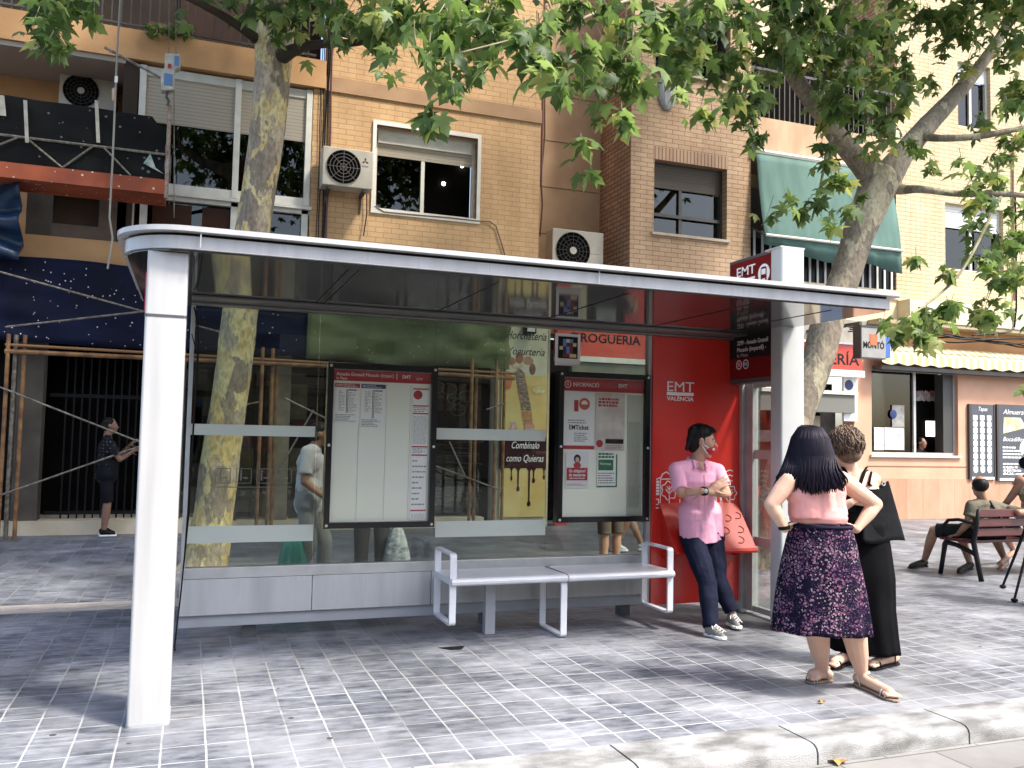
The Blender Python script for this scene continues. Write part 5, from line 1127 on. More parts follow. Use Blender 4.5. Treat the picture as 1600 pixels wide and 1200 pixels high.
# -- right leaning tree
tR = thing('plane_tree', (6.7, 8.9, 0), 'leaning plane tree with smooth grey trunk forking behind the stop sign', 'tree', 'plane trees on the pavement')
YT = 8.9; tk = MB()
limb(tk, [(1180, 925, 66, YT), (1192, 885, 60, YT), (1206, 810, 54, YT), (1224, 730, 51, YT), (1243, 660, 50, YT), (1256, 620, 49, YT), (1278, 560, 49, YT), (1294, 500, 49, YT), (1314, 450, 46, YT), (1331, 400, 46, YT), (1347, 350, 50, YT), (1364, 310, 54, YT), (1378, 275, 62, YT)])
tk.build('trunk', barkR, tR, smooth=True)
for pts in ([(1375, 285, 50, YT), (1345, 255, 34, YT), (1310, 215, 30, 8.8), (1285, 180, 27, 8.7), (1255, 140, 25, 8.6), (1234, 105, 23, 8.5), (1224, 50, 20, 8.4), (1212, -60, 15, 8.3)],
            [(1380, 285, 50, YT), (1408, 245, 36, YT), (1450, 195, 30, 9.0), (1490, 152, 25, 9.1), (1530, 105, 19, 9.2), (1580, 30, 14, 9.3), (1640, -80, 9, 9.4)],
            [(1390, 292, 24, YT), (1412, 296, 15, 8.7), (1440, 296, 11, 8.4), (1500, 303, 10, 8.2), (1560, 303, 9, 8.0), (1660, 310, 6, 7.8)],
            [(1440, 212, 16, YT), (1470, 216, 11, 8.6), (1530, 213, 10, 8.3), (1600, 200, 8, 8.1), (1680, 190, 6, 8.0)]):
    q = MB(); limb(q, pts); q.build('limb', barkR, tR, smooth=True)
for pts in ([(1565, 303, 6, 8.0), (1535, 365, 5, 7.9), (1505, 420, 4, 7.8), (1470, 458, 4, 7.7), (1430, 488, 3, 7.6), (1400, 510, 2, 7.5)],
            [(1300, 215, 6, 8.7), (1290, 250, 5, 8.4), (1280, 300, 4, 8.2), (1268, 345, 3, 8.1)],
            [(1224, 40, 12, 8.3), (1150, 5, 9, 7.8), (1090, 2, 7, 7.2), (1058, 15, 6, 6.9), (1030, 15, 5, 6.7), (1010, -4, 5, 6.6), (980, 1, 5, 6.5), (935, 18, 5, 6.4), (895, 36, 4, 6.3), (850, 50, 4, 6.2), (800, 62, 3, 6.1), (720, 82, 2, 6.0)]):
    q = MB(); limb(q, pts); q.build('branch', twig_m, tR, smooth=True)
tw = MB()
CR = [(1250,25,60,7.6,42),(1262,85,48,7.8,36),(1300,55,60,7.9,46),(1335,110,60,8.0,50),(1320,160,48,7.9,40),(1380,60,60,8.2,44),(1392,150,42,8.1,26),(1425,95,45,8.3,22),
      (1450,25,50,8.6,30),(1505,35,60,8.5,36),(1560,75,66,8.4,46),(1592,150,50,8.3,36),(1545,185,36,8.2,18),(1585,240,50,8.2,34),(1500,60,40,8.6,22),(1475,120,26,8.4,8),
      (1318,225,34,8.2,18),(1372,205,30,8.3,16),(1405,228,34,8.4,18),(1292,262,16,8.1,6),(1285,292,24,8.1,12),(1272,322,24,8.1,12),(1278,352,14,8.0,5),(1238,326,24,8.0,10),(1342,322,16,8.1,5),(1362,300,14,8.2,4),
      (1485,262,26,8.0,8),(1535,285,34,8.0,16),(1578,292,30,8.0,16),(1500,335,28,7.9,9),(1560,350,36,7.9,16),(1545,392,36,7.8,16),(1592,365,30,7.9,14),(1448,398,12,7.8,3),(1515,420,26,7.7,8),(1480,432,14,7.7,4),
      (1565,440,34,7.7,18),(1592,420,26,7.8,12),(1572,478,32,7.7,16),(1540,492,26,7.6,10),(1592,500,26,7.7,10),(1432,512,30,7.5,16),(1465,482,28,7.6,12),(1405,500,18,7.5,6),(1492,490,22,7.6,8),(1422,535,22,7.5,10),(1592,612,14,7.4,3),
      (1198,30,40,7.5,26),(1205,92,40,7.7,24),(1195,150,34,7.7,18),(1188,212,20,7.6,9),(1196,180,24,7.6,10),(1225,15,30,7.6,14),
      (1050,55,55,6.8,34),(1070,105,40,6.8,22),(1052,165,20,6.7,7),(1105,182,26,6.8,9),(1130,50,50,7.1,34),(1160,105,44,7.2,26),(1148,150,32,7.1,14),(1090,20,50,6.9,26),
      (895,40,55,6.3,30),(905,105,50,6.4,26),(955,150,42,6.5,20),(945,205,22,6.4,7),(905,235,12,6.4,3),(922,262,14,6.4,4),(985,105,44,6.5,22),(985,40,50,6.6,24),(845,60,45,6.2,22),(830,130,30,6.2,9),(835,178,24,6.2,6)]
P, S = clusters(CR, .165, 1.55, tw)
P2_, S2_ = cloud((9.2, 8.6, 10.6), (4.6, 3.6, 4.2), 7200, .20); P3_, S3_ = cloud((6.2, 7.6, 8.9), (3.4, 2.6, 2.2), 3600, .19)
tw.build('twigs', twig_m, tR)
leaves_mesh('crown', P+P2_+P3_, S+S2_+S3_, leafM, tR)
# -- left tree behind the shelter
tL = thing('plane_tree', (.35, 10.15, 0), 'upright plane tree with mottled yellow bark rising behind the shelter roof', 'tree', 'plane trees on the pavement')
tk = MB(); YL = 10.15
limb(tk, [(310, 905, 84, YL), (322, 872, 70, YL), (334, 800, 62, YL), (344, 720, 59, YL), (356, 640, 57, YL), (366, 570, 56, YL), (375, 490, 55, YL), (388, 400, 54, YL), (404, 300, 53, YL), (418, 200, 54, YL), (427, 100, 57, YL), (428, 40, 64, YL), (424, -30, 70, YL)])
tk.build('trunk', barkL, tL, smooth=True)
for pts in ([(440, 88, 26, 10.0), (470, 74, 16, 9.6), (510, 68, 13, 9.2), (560, 66, 11, 8.8), (595, 54, 9, 8.4), (660, 25, 7, 7.8), (760, -10, 5, 7.0)],
            [(424, 0, 46, YL), (380, -60, 34, 9.8), (320, -140, 26, 9.4), (240, -260, 18, 9)], [(424, 0, 46, YL), (470, -80, 34, 10), (520, -190, 24, 9.8), (600, -330, 16, 9.6)], [(400, 60, 16, 10.1), (340, 20, 12, 9.5), (250, -20, 9, 9.0), (120, -40, 6, 8.6)]):
    q = MB(); limb(q, pts); q.build('limb', dark_twig if pts[0][2] in (26, 16) else barkL, tL, smooth=True)
tw = MB()
CL = [(60,12,46,8.6,26),(78,55,34,8.6,14),(90,85,14,8.6,3),(140,5,28,8.7,10),(395,15,40,9.4,22),(450,30,40,9.2,20),(465,8,40,9.0,22),(520,15,45,8.4,26),(575,30,45,8.0,24),(545,55,20,8.2,6),
      (610,45,40,7.4,22),(650,30,50,7.0,28),(690,55,44,6.7,20),(625,95,26,6.7,10),(660,105,30,6.6,11),(690,110,30,6.6,12),(682,142,16,6.5,4),(674,175,7,6.5,1),(672,205,7,6.5,2),(735,30,45,6.6,24),(775,55,44,6.4,20),(745,80,26,6.5,7),(800,95,38,6.3,16),(795,20,50,6.5,26),(690,5,50,7,20),(752,112,14,6.4,2)]
P, S = clusters(CL, .175, 1.45, tw)
P2_, S2_ = cloud((.2, 9.6, 10.2), (4.8, 3.6, 4.0), 7600, .20); P3_, S3_ = cloud((2.6, 8.0, 7.9), (2.6, 1.8, 1.5), 1700, .19)
tw.build('twigs', twig_m, tL)
leaves_mesh('crown', P+P2_+P3_, S+S2_+S3_, leafM, tL)
# -- trees and a facade on the far side of the street (they show as reflections in the glass and shade the road; the facade is unseen, added and sized for its light)
for (x, y, h, lab) in ((-6.5, -9.0, 4.2, 'leafy street tree mirrored in the left panes of the shelter glass'), ):
    t = thing('street_tree', (x, y, -.1), lab, 'tree', 'trees across the street')
    MB().tube([(x, y, -.1), (x+.1, y, 1.5), (x+.05, y+.1, 3), (x, y, h+1)], [.24, .19, .17, .1], 10).build('trunk', barkR, t, smooth=True)
    for a in range(4): MB().tube([(x, y, h-1.2), (x+1.2*math.cos(a*1.6), y+1.0*math.sin(a*1.6), h+.3), (x+2.0*math.cos(a*1.6), y+1.6*math.sin(a*1.6), h+1.6)], [.10, .07, .03], 7).build('limb', barkR, t, smooth=True)
    P, S = cloud((x, y, h+.6), (3.1, 2.6, 2.6), 3000, .27, .1); leaves_mesh('crown', P, S, leafM, t)
ob = thing('unseen_opposite_block', (3, -17, -.1), 'unseen brick apartment block across the street, added for glass reflections and light', 'building')
holes = [(x-.7, x+.7, z, z+1.4) for z in (4.3,) for x in range(-26, 34, 4)]
holes += [(x-1.4, x+1.4, .4, 2.8) for x in range(-24, 32, 6)]
o_ = MB(); wall(o_, -30, 36, -.1, 7.5, -17.4, -17.0, holes); o_.build('wall', mat('far_brick', (.50,.38,.28), (.44,.33,.24), scale=2, rough=.9), ob)
MB().box(-30, 36, -17.9, -17.8, -.1, 7.4).build('room_dark', void_m, ob); MB().box(-30, 36, -17.3, -17.28, .0, 7.3).build('pane', win_glass, ob)
for z in (3.4, 6.6): MB().box(-30, 36, -16.99, -16.3, z, z+.2).build('balcony_slab', lime, ob)

pl = thing('potted_plant', at(258, 50, 13.7), 'small trailing green plant spilling over the orange balcony edge at top left', 'plant')
Pp = [at(rng.uniform(228, 302), rng.uniform(36, 60), 13.72)+V((0, rng.uniform(-.08, .08), 0)) for _ in range(120)]
MB().box(at(232, 48, 13.75).x, at(300, 48, 13.75).x, 13.78, 13.92, 7.43, 7.60).build('planter', mat('planter', (.12,.06,.04), rough=.8), pl)
leaves_mesh('foliage', Pp, rng.uniform(.05, .10, 120), leafM, pl)
# ============================================================ PEOPLE
def skin_mat(name, c, c2): 
    m = mat(name, c, c2, scale=7, rough=.5, spec=.35); b = m.node_tree.nodes['Principled BSDF']; b.inputs['Subsurface Weight'].default_value = .12; b.inputs['Subsurface Radius'].default_value = (.02,.008,.004); return m
skinA = skin_mat('skin_tanned', (.42,.23,.15), (.48,.27,.18)); skinB = skin_mat('skin_fair', (.62,.38,.27), (.68,.43,.31)); skinC = skin_mat('skin_brown', (.30,.16,.10), (.36,.20,.13))
hair_black = mat('hair_black', (.005,.004,.008), (.012,.007,.018), scale=30, rough=.5, spec=.18, stretch=(1,1,.1))
hair_brown = mat('hair_brown', (.05,.028,.016), (.15,.09,.05), scale=18, rough=.5)
hair_dark = mat('hair_dark', (.006,.005,.005), (.014,.011,.010), scale=25, rough=.5)
eye_w = mat('eye_white', (.6,.58,.55), rough=.3); eye_d = mat('eye_dark', (.02,.012,.01), rough=.2)

def head(mb, c, f, up=None, s=1.0, profile=True):
    c = V(c); f = V(f).normalized(); up = V(up or (0,0,1)); r = f.cross(up).normalized(); u = r.cross(f)
    rot = Matrix((r, f, u)).transposed()
    E = lambda o, q: mb.ell(c+(r*o[0]+f*o[1]+u*o[2])*s, tuple(x*s for x in q), 18, 12, rot)
    E((0,-.012,.03), (.076,.094,.090)); E((0,.03,-.005), (.064,.062,.085)); E((0,.038,-.072), (.046,.046,.040)); E((0,.062,-.098), (.026,.022,.018))
    E((0,.078,.028), (.052,.018,.012)); E((.036,.060,-.02), (.022,.024,.022)); E((-.036,.060,-.02), (.022,.024,.022))
    mb.rc(c+(f*.084+u*.018)*s, c+(f*.108-u*.022)*s, .008*s, .013*s, 8); E((.010,.098,-.026), (.008,.010,.008)); E((-.010,.098,-.026), (.008,.010,.008))
    E((0,.088,-.056), (.024,.012,.007)); E((0,.086,-.070), (.020,.012,.008))
    for sx in (-1, 1): E((sx*.078,-.008,-.005), (.009,.020,.032)); E((sx*.080,-.010,.012), (.012,.018,.016))
    return rot
def face_bits(par, c, f, up=None, s=1.0):
    c = V(c); f = V(f).normalized(); up = V(up or (0,0,1)); r = f.cross(up).normalized(); u = r.cross(f)
    for sx in (-1, 1):
        e = c+(r*sx*.031+f*.080+u*.012)*s
        w_ = MB().ell(e, (.013*s,.013*s,.008*s), 10, 8).build('eye', eye_w, par, smooth=True)
        MB().ell(e+f*.010*s, (.006*s,.006*s,.006*s), 8, 6).build('pupil', eye_d, w_, smooth=True)
        MB().tube([e+(r*-.018+f*.004+u*.016)*s, e+(f*.012+u*.022)*s, e+(r*.018+f*.004+u*.016)*s], [.002*s,.004*s,.002*s], 6).build('eyebrow', hair_dark, par)
def hand(mb, w_, d, n, s=1.0, curl=.5, side=1):
    """wrist, direction of the fingers, palm normal (the way fingers curl), thumb side"""
    w_, d, n = V(w_), V(d).normalized(), V(n); n = (n-d*n.dot(d)).normalized(); x = d.cross(n)*side
    rot = Matrix((x, d, n)).transposed(); pc = w_+d*.048*s
    mb.ell(pc, (.040*s,.052*s,.016*s), 12, 8, rot); mb.rc(w_-d*.01, w_+d*.03*s, .024*s, .024*s, 10)
    for k, (ox, L, a0) in enumerate(((-.029,.064,.9),(-.010,.080,1.0),(.010,.084,1.0),(.029,.074,1.05))):
        p = w_+(d*.088+x*ox)*s; a = 0; q = [p-d*.02*s]; dd = (d+x*ox*4).normalized()
        q.append(p)
        for seg in (.45, .32, .26):
            a += curl*a0*(.7 if seg == .45 else 1); p = p+(dd*math.cos(a)+n*math.sin(a))*L*seg*s; q.append(p)
        mb.chain(q, [.0095*s,.0092*s,.0088*s,.0080*s,.0068*s], 8)
    p = w_+(d*.022+x*.030)*s; q = [p]; dd = (d*.75+x*.75+n*.25).normalized()
    for L in (.034, .030, .026): p = p+dd*L*s; q.append(p); dd = (dd+d*.25+n*.22*curl*2).normalized()
    mb.chain(q, [.014*s,.0115*s,.0098*s,.0080*s], 8)
def foot(mb, an, toe, s=1.0, bare=True):
    an, toe = V(an), V(toe); d = (toe-an); d.z = 0; L = d.length; d.normalize(); x = V((d.y,-d.x,0))
    h = V((an.x, an.y, toe.z))-d*.045*s
    mb.chain([an+V((0,0,.03)), an, h+V((0,0,.035*s))+d*.015], [.036*s,.034*s,.034*s], 10)
    mb.chain([h+V((0,0,.03*s)), h+d*.10*s+V((0,0,.036*s)), toe-d*.06*s+V((0,0,.024*s))], [.031*s,.034*s,.030*s], 12)
    mb.rc(an+V((0,0,-.01)), h+d*.12*s+V((0,0,.04*s)), .032*s, .03*s, 10)
    for k in range(5):
        o = (k-2)*.016*s; b = toe-d*(.055+.006*abs(k-1))*s+x*o+V((0,0,.016*s)); mb.rc(b, b+d*(.05-.004*k)*s-V((0,0,.003)), .012*s, (.011 if k else .013)*s, 8)
def shoe(par, an, toe, upper, sole, s=1.0, laces=None, h=.075):
    an, toe = V(an), V(toe); d = (toe-an); zt = toe.z; d.z = 0; d.normalize(); x = V((d.y,-d.x,0)); base = V((an.x, an.y, zt)); L = (V((toe.x,toe.y,zt))-base).length+.07*s
    h0 = base-d*.065*s; top = MB()
    top.chain([h0+d*.045*s+V((0,0,.058*s)), h0+d*.11*s+V((0,0,.062*s)), h0+d*(L-.085*s)+V((0,0,.038*s)), h0+d*(L-.045*s)+V((0,0,.030*s))], [.041*s,.042*s,.036*s,.028*s], 12)
    top.rc(an+V((0,0,.00)), h0+d*.055*s+V((0,0,.055*s)), .043*s, .040*s, 12)
    t = fuse(top, 'shoe', upper, par, .006, 4)
    out = []
    prof = [(0,.0),(.03,.030),(.10,.034),(.45,.030),(.68,.044),(.85,.042),(.96,.026),(1.0,.0)]
    pts = [h0+d*(p[0]*L)+x*p[1]*s for p in prof]+[h0+d*(p[0]*L)-x*p[1]*s for p in prof[1:-1][::-1]]
    MB().ext([V((p.x,p.y,zt+.001)) for p in pts], (0,0,.024*s)).build('sole', sole, t, bevel=.006)
    if laces:
        q = MB()
        for k in range(4): c = h0+d*(.12+.028*k)*s+V((0,0,(.103-.010*k)*s)); q.tube([c-x*.022*s-V((0,0,.01)), c+V((0,0,.004)), c+x*.022*s-V((0,0,.01))], .0035, 5)
        q.tube([h0+d*.12*s+V((0,0,.11*s)), h0+d*.10*s+x*.03+V((0,0,.10*s)), h0+d*.13*s+x*.045+V((0,0,.075*s))], .003, 5)
        q.build('laces', laces, t)
    return t
def cloth_tube(name, rings, m, par, n=56, fold=0.0, nf=9, thick=.004, seed=1, hem=None, sub=4):
    """rings: (centre, rx, ry, angle); folds grow towards the last ring"""
    R = []
    for i in range(len(rings)-1):
        a, b = rings[i], rings[i+1]
        for k in range(sub): t = k/sub; t2 = t; R.append((V(a[0]).lerp(V(b[0]), t2), a[1]*(1-t)+b[1]*t, a[2]*(1-t)+b[2]*t, a[3]*(1-t)+b[3]*t))
    R.append((V(rings[-1][0]), *rings[-1][1:])); M_ = len(R); vs = []
    for i, (c, rx, ry, an) in enumerate(R):
        w_ = i/(M_-1)
        for k in range(n):
            a = 2*math.pi*k/n; nz_ = noise.noise(V((math.cos(a)*2.2+seed, math.sin(a)*2.2, w_*1.5)))
            g = 1+fold*w_**.8*(math.sin(nf*a+seed+2.5*nz_)*.6+nz_*1.1)
            x, y = rx*g*math.cos(a), ry*g*math.sin(a); p = V((x*math.cos(an)-y*math.sin(an), x*math.sin(an)+y*math.cos(an), 0))
            z = 0 if not hem or i < M_-1 else hem*math.sin(2*a+seed)
            vs.append(c+p+V((0,0,z+.01*nz_*w_)))
    fs = [(i*n+k, i*n+(k+1)%n, (i+1)*n+(k+1)%n, (i+1)*n+k) for i in range(M_-1) for k in range(n)]
    o = MB().add(vs, fs).build(name, m, par, smooth=True); sd = o.modifiers.new('s', 'SOLIDIFY'); sd.thickness = thick; return o
def body(par, J, skin, g=1.0, legs=True, arm=1.0, torso=1.0, voxel=.0075, feet=True, hands=(None, None), female=False):
    q = MB(); hd, f = J['head']; head(q, hd, f, J.get('up'), J.get('hs', 1.0))
    nb, ch, be_ = J['neck'], J['chest'], J['belly']
    q.rc(V(hd)-V((0,0,.06))-V(f)*.015, V(nb), .052*g, .058*g)
    shv = (V(J['sh'][1])-V(J['sh'][0])); sw = shv.length
    q.chain([V(nb), V(ch)], [.055*g, .10*g*torso]); q.chain([V(ch)-shv*.22, V(ch)+shv*.22], [.105*g*torso, .105*g*torso]); q.chain([V(ch), V(be_)], [.11*g*torso, .11*g*torso]); q.chain([V(be_)-shv*.12, V(be_)+shv*.12], [.10*g*torso, .10*g*torso])
    for k in (0, 1):
        s_, e_, w_ = V(J['sh'][k]), V(J['el'][k]), V(J['wr'][k])
        q.rc(V(nb).lerp(s_, .25)-V((0,0,.02)), s_, .05*g, .052*g*arm); q.chain([s_, s_.lerp(e_, .5), e_], [.053*g*arm, .049*g*arm, .040*g*arm]); q.chain([e_, e_.lerp(w_, .35), w_], [.039*g*arm, .040*g*arm, .026*g])
        if hands[k]: hand(q, w_, *hands[k])
        h_ = V(J['hip'][k]); q.rc(V(be_), h_+V((0,0,.03)), .10*g*torso, .10*g*torso)
        if legs:
            k_, a_ = V(J['kn'][k]), V(J['an'][k]); q.chain([h_, h_.lerp(k_, .5), k_], [.088*g*torso, .076*g, .055*g]); q.chain([k_, k_.lerp(a_, .3)+V((0,0,0)), k_.lerp(a_, .7), a_], [.053*g, .059*g*J.get('calf', 1), .045*g*J.get('calf', 1), .034*g])
            if feet: foot(q, a_, J['toe'][k])
    return fuse(q, 'body', skin, par, voxel, 4)
def strands(name, roots, m, par, rad=.006): # roots: list of paths
    q = MB()
    for p in roots: q.tube(p, [rad*.6]+[rad]*(len(p)-2)+[rad*.25], 5)
    return q.build(name, m, par, smooth=True)

# ---------------------------------------------------------------- man leaning on the red panel
rq = random.Random(11)
mn = thing('person', (3.95, 6.1, 0), 'man in pink shirt and navy trousers with red mask, leaning with folded arms', 'person')
J = dict(head=(at(1097, 690, 6.22), V((.86,-.50,-.10))), up=(.05,0,1), hs=1.10, neck=at(1089, 724, 6.25), chest=at(1091, 752, 6.24), belly=at(1094, 800, 6.30),
    sh=(at(1056, 733, 6.22), at(1121, 735, 6.20)), el=(at(1064, 771, 6.10), at(1136, 772, 6.02)), wr=(at(1110, 764, 5.96), at(1096, 767, 5.93)),
    hip=(at(1082, 842, 6.34), at(1112, 842, 6.33)), kn=(at(1106, 912, 6.02), at(1122, 905, 6.22)), an=(at(1111, 982, 5.86), at(1144, 958, 6.10)))
J['toe'] = (gr(1133, 1001), gr(1155, 984, .01))
body(mn, J, skinA, hands=((V((.85,-.1,.42)), V((0,.9,-.5)), 1.05, .12, -1), (V((-1,.5,-.1)), V((0,1,0)), .8, .3, 1)), feet=False, voxel=.006, arm=.86)
pink = mat('pink_shirt', (.78,.38,.50), (.72,.34,.46), scale=5, rough=.8, bump=.15, bscale=30)
s_ = MB(); ch, be_, nb = V(J['chest']), V(J['belly']), V(J['neck']); sv = V(J['sh'][1])-V(J['sh'][0])
s_.chain([nb-V((0,0,.03)), ch], [.072, .115]); s_.chain([ch-sv*.27, ch+sv*.25], [.126,.124]); s_.chain([ch+V((0,0,.04))-sv*.34, ch+V((0,0,.04))+sv*.34], [.080,.080])
s_.chain([ch, be_, be_+V((.01,0,-.10))], [.125,.128,.120]); s_.chain([be_-sv*.16, be_+sv*.16], [.125,.125])
hb_ = V(J['hip'][0]).lerp(V(J['hip'][1]), .5); s_.tube([be_+V((0,0,.03)), be_.lerp(hb_, .6), hb_+V((-.01,-.01,-.02))], [.134,.134,.132], 24); s_.tube([be_-sv*.2, hb_-sv*.22+V((0,0,.01))], [.112,.112], 20); s_.tube([be_+sv*.2, hb_+sv*.22+V((0,0,.01))], [.112,.112], 20)
for k in (0, 1):
    a, b = V(J['sh'][k]), V(J['el'][k]); s_.rc(a.lerp(ch, .3), a, .075, .060); s_.rc(nb.lerp(a, .15)-V((0,0,.022)), a, .066, .060); s_.tube([a+V((0,0,.005)), a.lerp(b, .45), a.lerp(b, .86 if k == 0 else .66)], [.059,.060,.062], 18)
shirt = fuse(s_, 'shirt', pink, mn, .007, 3)
# wrinkles and placket
tx_ = bpy.data.textures.new('cloth', 'CLOUDS'); tx_.noise_scale = .09
dm = shirt.modifiers.new('d', 'DISPLACE'); dm.texture = tx_; dm.strength = .009; dm.mid_level = .5
fz = V((.50,-.86,0)).normalized()
def front(px_, py_, d=0): p = at(px_, py_, 6.0); return p
cl_ = MB(); ft = V((-.15,-.985,0)); sd_ = V((.985,-.15,0)); nbk = nb+V((0,0,.008))
rg = [nbk+(sd_*math.cos(a)+ft*math.sin(a))*.073+V((0,0,.018-.022*math.sin(a))) for a in [math.radians(105+k*18) for k in range(19)]]
cl_.tube(rg, .017, 8)
for sx in (-1, 1):
    t0 = nbk+ft*.070+sd_*.028*sx
    cl_.ext([t0+V((0,0,.012)), t0+sd_*.040*sx-ft*.012+V((0,0,.024)), t0+sd_*.040*sx+ft*.040+V((0,0,-.055)), t0+ft*.052-sd_*.004*sx+V((0,0,-.030))], ft*.008)
MB().ext([nbk+ft*.082+sd_*.024+V((0,0,.010)), nbk+ft*.082-sd_*.024+V((0,0,.010)), nbk+ft*.128+V((0,0,-.075))], ft*.004).build('neck_opening', skinA, mn)
cl_.build('collar', pink, mn, bevel=.004)
MB().tube([at(1100, 742, 6.03), at(1101, 775, 6.08), at(1103, 812, 6.10)], .0035, 6).build('placket', mat('pink_seam', (.62,.28,.38), rough=.8), mn)
navy_t = mat('navy_trousers', (.007,.009,.022), (.011,.013,.030), spec=.1, scale=6, rough=.8, bump=.2, bscale=25)
t_ = MB()
for k in (0, 1):
    h_, k_, a_ = V(J['hip'][k]), V(J['kn'][k]), V(J['an'][k])
    t_.chain([h_, h_.lerp(k_, .5), k_], [.102,.092,.074]); t_.tube([k_, k_.lerp(a_, .4), k_.lerp(a_, .75), k_.lerp(a_, .98)], [.074,.072,.064,.062], 18); t_.rc(be_-V((0,0,.05)), h_+V((0,0,.02)), .118, .112)
tr_ = fuse(t_, 'trousers', navy_t, mn, .007, 3); dm = tr_.modifiers.new('d', 'DISPLACE'); dm.texture = tx_; dm.strength = .016
gshoe = mat('grey_canvas', (.24,.23,.21), (.20,.19,.18), scale=20, rough=.9)
for k in (0, 1): shoe(mn, J['an'][k]+V((0,0,-.02)), J['toe'][k]+V((0,0,.002)), gshoe, white_flat, .95, white_flat)
hc, hf = V(J['head'][0]), J['head'][1].normalized(); hr = hf.cross(V((0,0,1))).normalized(); hu = hr.cross(hf); face_bits(mn, hc, hf, None, 1.10)
def hp_(r, f, u): return hc+(hr*r+hf*f+hu*u)*1.08
hq = MB()
for (o, r_) in (((0,-.022,.062), (.088,.098,.078)), ((0,-.060,.0), (.080,.062,.095)), ((0,.045,.098), (.062,.045,.028)), ((0,-.068,-.045), (.062,.038,.048)), ((.068,-.03,.02), (.02,.05,.055)), ((-.068,-.03,.02), (.02,.05,.055))):
    hq.ell(hp_(*o), tuple(1.08*c for c in r_), 14, 10, Matrix((hr, hf, hu)).transposed())
for k in range(26):
    a = rq.uniform(-.9, .9); hq.rc(hp_(a*.08, -.03-.05*rq.random(), .10), hp_(a*.1, -.10-.02*rq.random(), -.04-.05*rq.random()), .014, .006, 6)
for k in range(12):
    a = rq.uniform(-1, 1); hq.rc(hp_(a*.05, .02, .125), hp_(a*.07+.02, .09, .085+rq.uniform(-.01,.01)), .012, .006, 6)
hair = fuse(hq, 'hair', hair_dark, mn, .006, 1)
mk = MB(); rot = Matrix((hr, hf, hu)).transposed()
mk.ell(hp_(0,.058,-.052), (.060,.060,.055), 16, 12, rot); mk.ell(hp_(0,.092,-.040), (.026,.034,.036), 12, 8, rot)
mko = fuse(mk, 'face_mask', mat('mask_red', (.50,.02,.03), (.44,.015,.02), scale=6, rough=.7), mn, .005, 3)
for sx in (-1, 1): MB().tube([hp_(sx*.060,.050,-.04), hp_(sx*.078,.01,-.02)], .003, 5).tube([hp_(sx*.055,.045,-.085), hp_(sx*.078,.0,-.03)], .003, 5).build('ear_loop', white_flat, mko)
MB().disc((0,0,0), .001, 0, .001).ell(hp_(.050,.088,-.048), (.012,.010,.010), 8, 6).build('mask_print', white_flat, mko)
wv_ = V(J['wr'][1]); ed = (V(J['el'][1])-wv_).normalized(); MB().tube([wv_+ed*.015, wv_+ed*.045], .036, 16).build('watch_strap', black_m, mn); MB().ell(wv_+ed*.03+V((-.005,-.036,.004)), (.018,.006,.018), 12, 8).build('watch_face', alu, mn)

# ---------------------------------------------------------------- woman seen from behind, pink top, floral skirt
w1_ = thing('person', (3.85, 4.4, 0), 'woman seen from behind with long dark hair, pink top and floral skirt, hands on hips', 'person')
Yw = 4.38
J = dict(head=(at(1266, 700, Yw), V((.62,.78,0))), neck=at(1269, 738, Yw), chest=at(1275, 765, Yw), belly=at(1278, 805, Yw), calf=1.34,
    sh=(at(1232, 752, Yw), at(1314, 750, Yw)), el=(at(1205, 788, Yw+.02), at(1368, 788, Yw+.0)), wr=(at(1226, 826, Yw-.0), at(1338, 827, Yw-.02)),
    hip=(at(1268, 855, Yw+.03), at(1300, 855, Yw+.03)), kn=(at(1272, 950, Yw+.03), at(1328, 955, Yw-.05)), an=(gr(1285, 1066)+V((0,0,.075)), gr(1347, 1074)+V((0,0,.085))))
J['an'][0].z = .075; J['an'][1].z = .08
J['toe'] = (gr(1262, 1063, .018), gr(1401, 1093, .018))
body(w1_, J, skinB, hands=((V((.75,.62,.05)), V((.5,-.3,-.5)), .80, .35, -1), (V((-.55,.80,.05)), V((-.5,-.3,-.5)), .82, .35, 1)), arm=1.10, torso=.9, voxel=.006)
pinkt = mat('pink_top', (.78,.36,.32), (.72,.32,.29), scale=4, rough=.75, bump=.12, bscale=22)
s_ = MB(); ch, be_, nb = V(J['chest']), V(J['belly']), V(J['neck']); sv = V(J['sh'][1])-V(J['sh'][0])
s_.chain([ch-sv*.26+V((0,0,-.02)), ch+sv*.26+V((0,0,-.02))], [.102,.100]); s_.chain([ch-sv*.35+V((0,0,.06)), ch+sv*.35+V((0,0,.06))], [.068,.066]); s_.chain([nb-V((0,0,.05)), ch], [.07,.11])
s_.tube([ch-sv*.20, be_-sv*.22+V((0,0,-.01))], [.103,.106], 20); s_.tube([ch+sv*.20, be_+sv*.22+V((0,0,-.01))], [.103,.106], 20); s_.tube([ch, be_+V((0,0,-.015))], [.115,.122], 20)
tp_ = fuse(s_, 'top', pinkt, w1_, .007, 3); dm = tp_.modifiers.new('d', 'DISPLACE'); dm.texture = tx_; dm.strength = .014
cloth_tube('top_hem', [(be_+V((0,0,.05)), .155,.105,-.66), (be_+V((.0,0,-.01)), .172,.12,-.66), (be_+V((.0,0,-.045)), .162,.11,-.66)], pinkt, w1_, fold=.035, nf=7, seed=2)
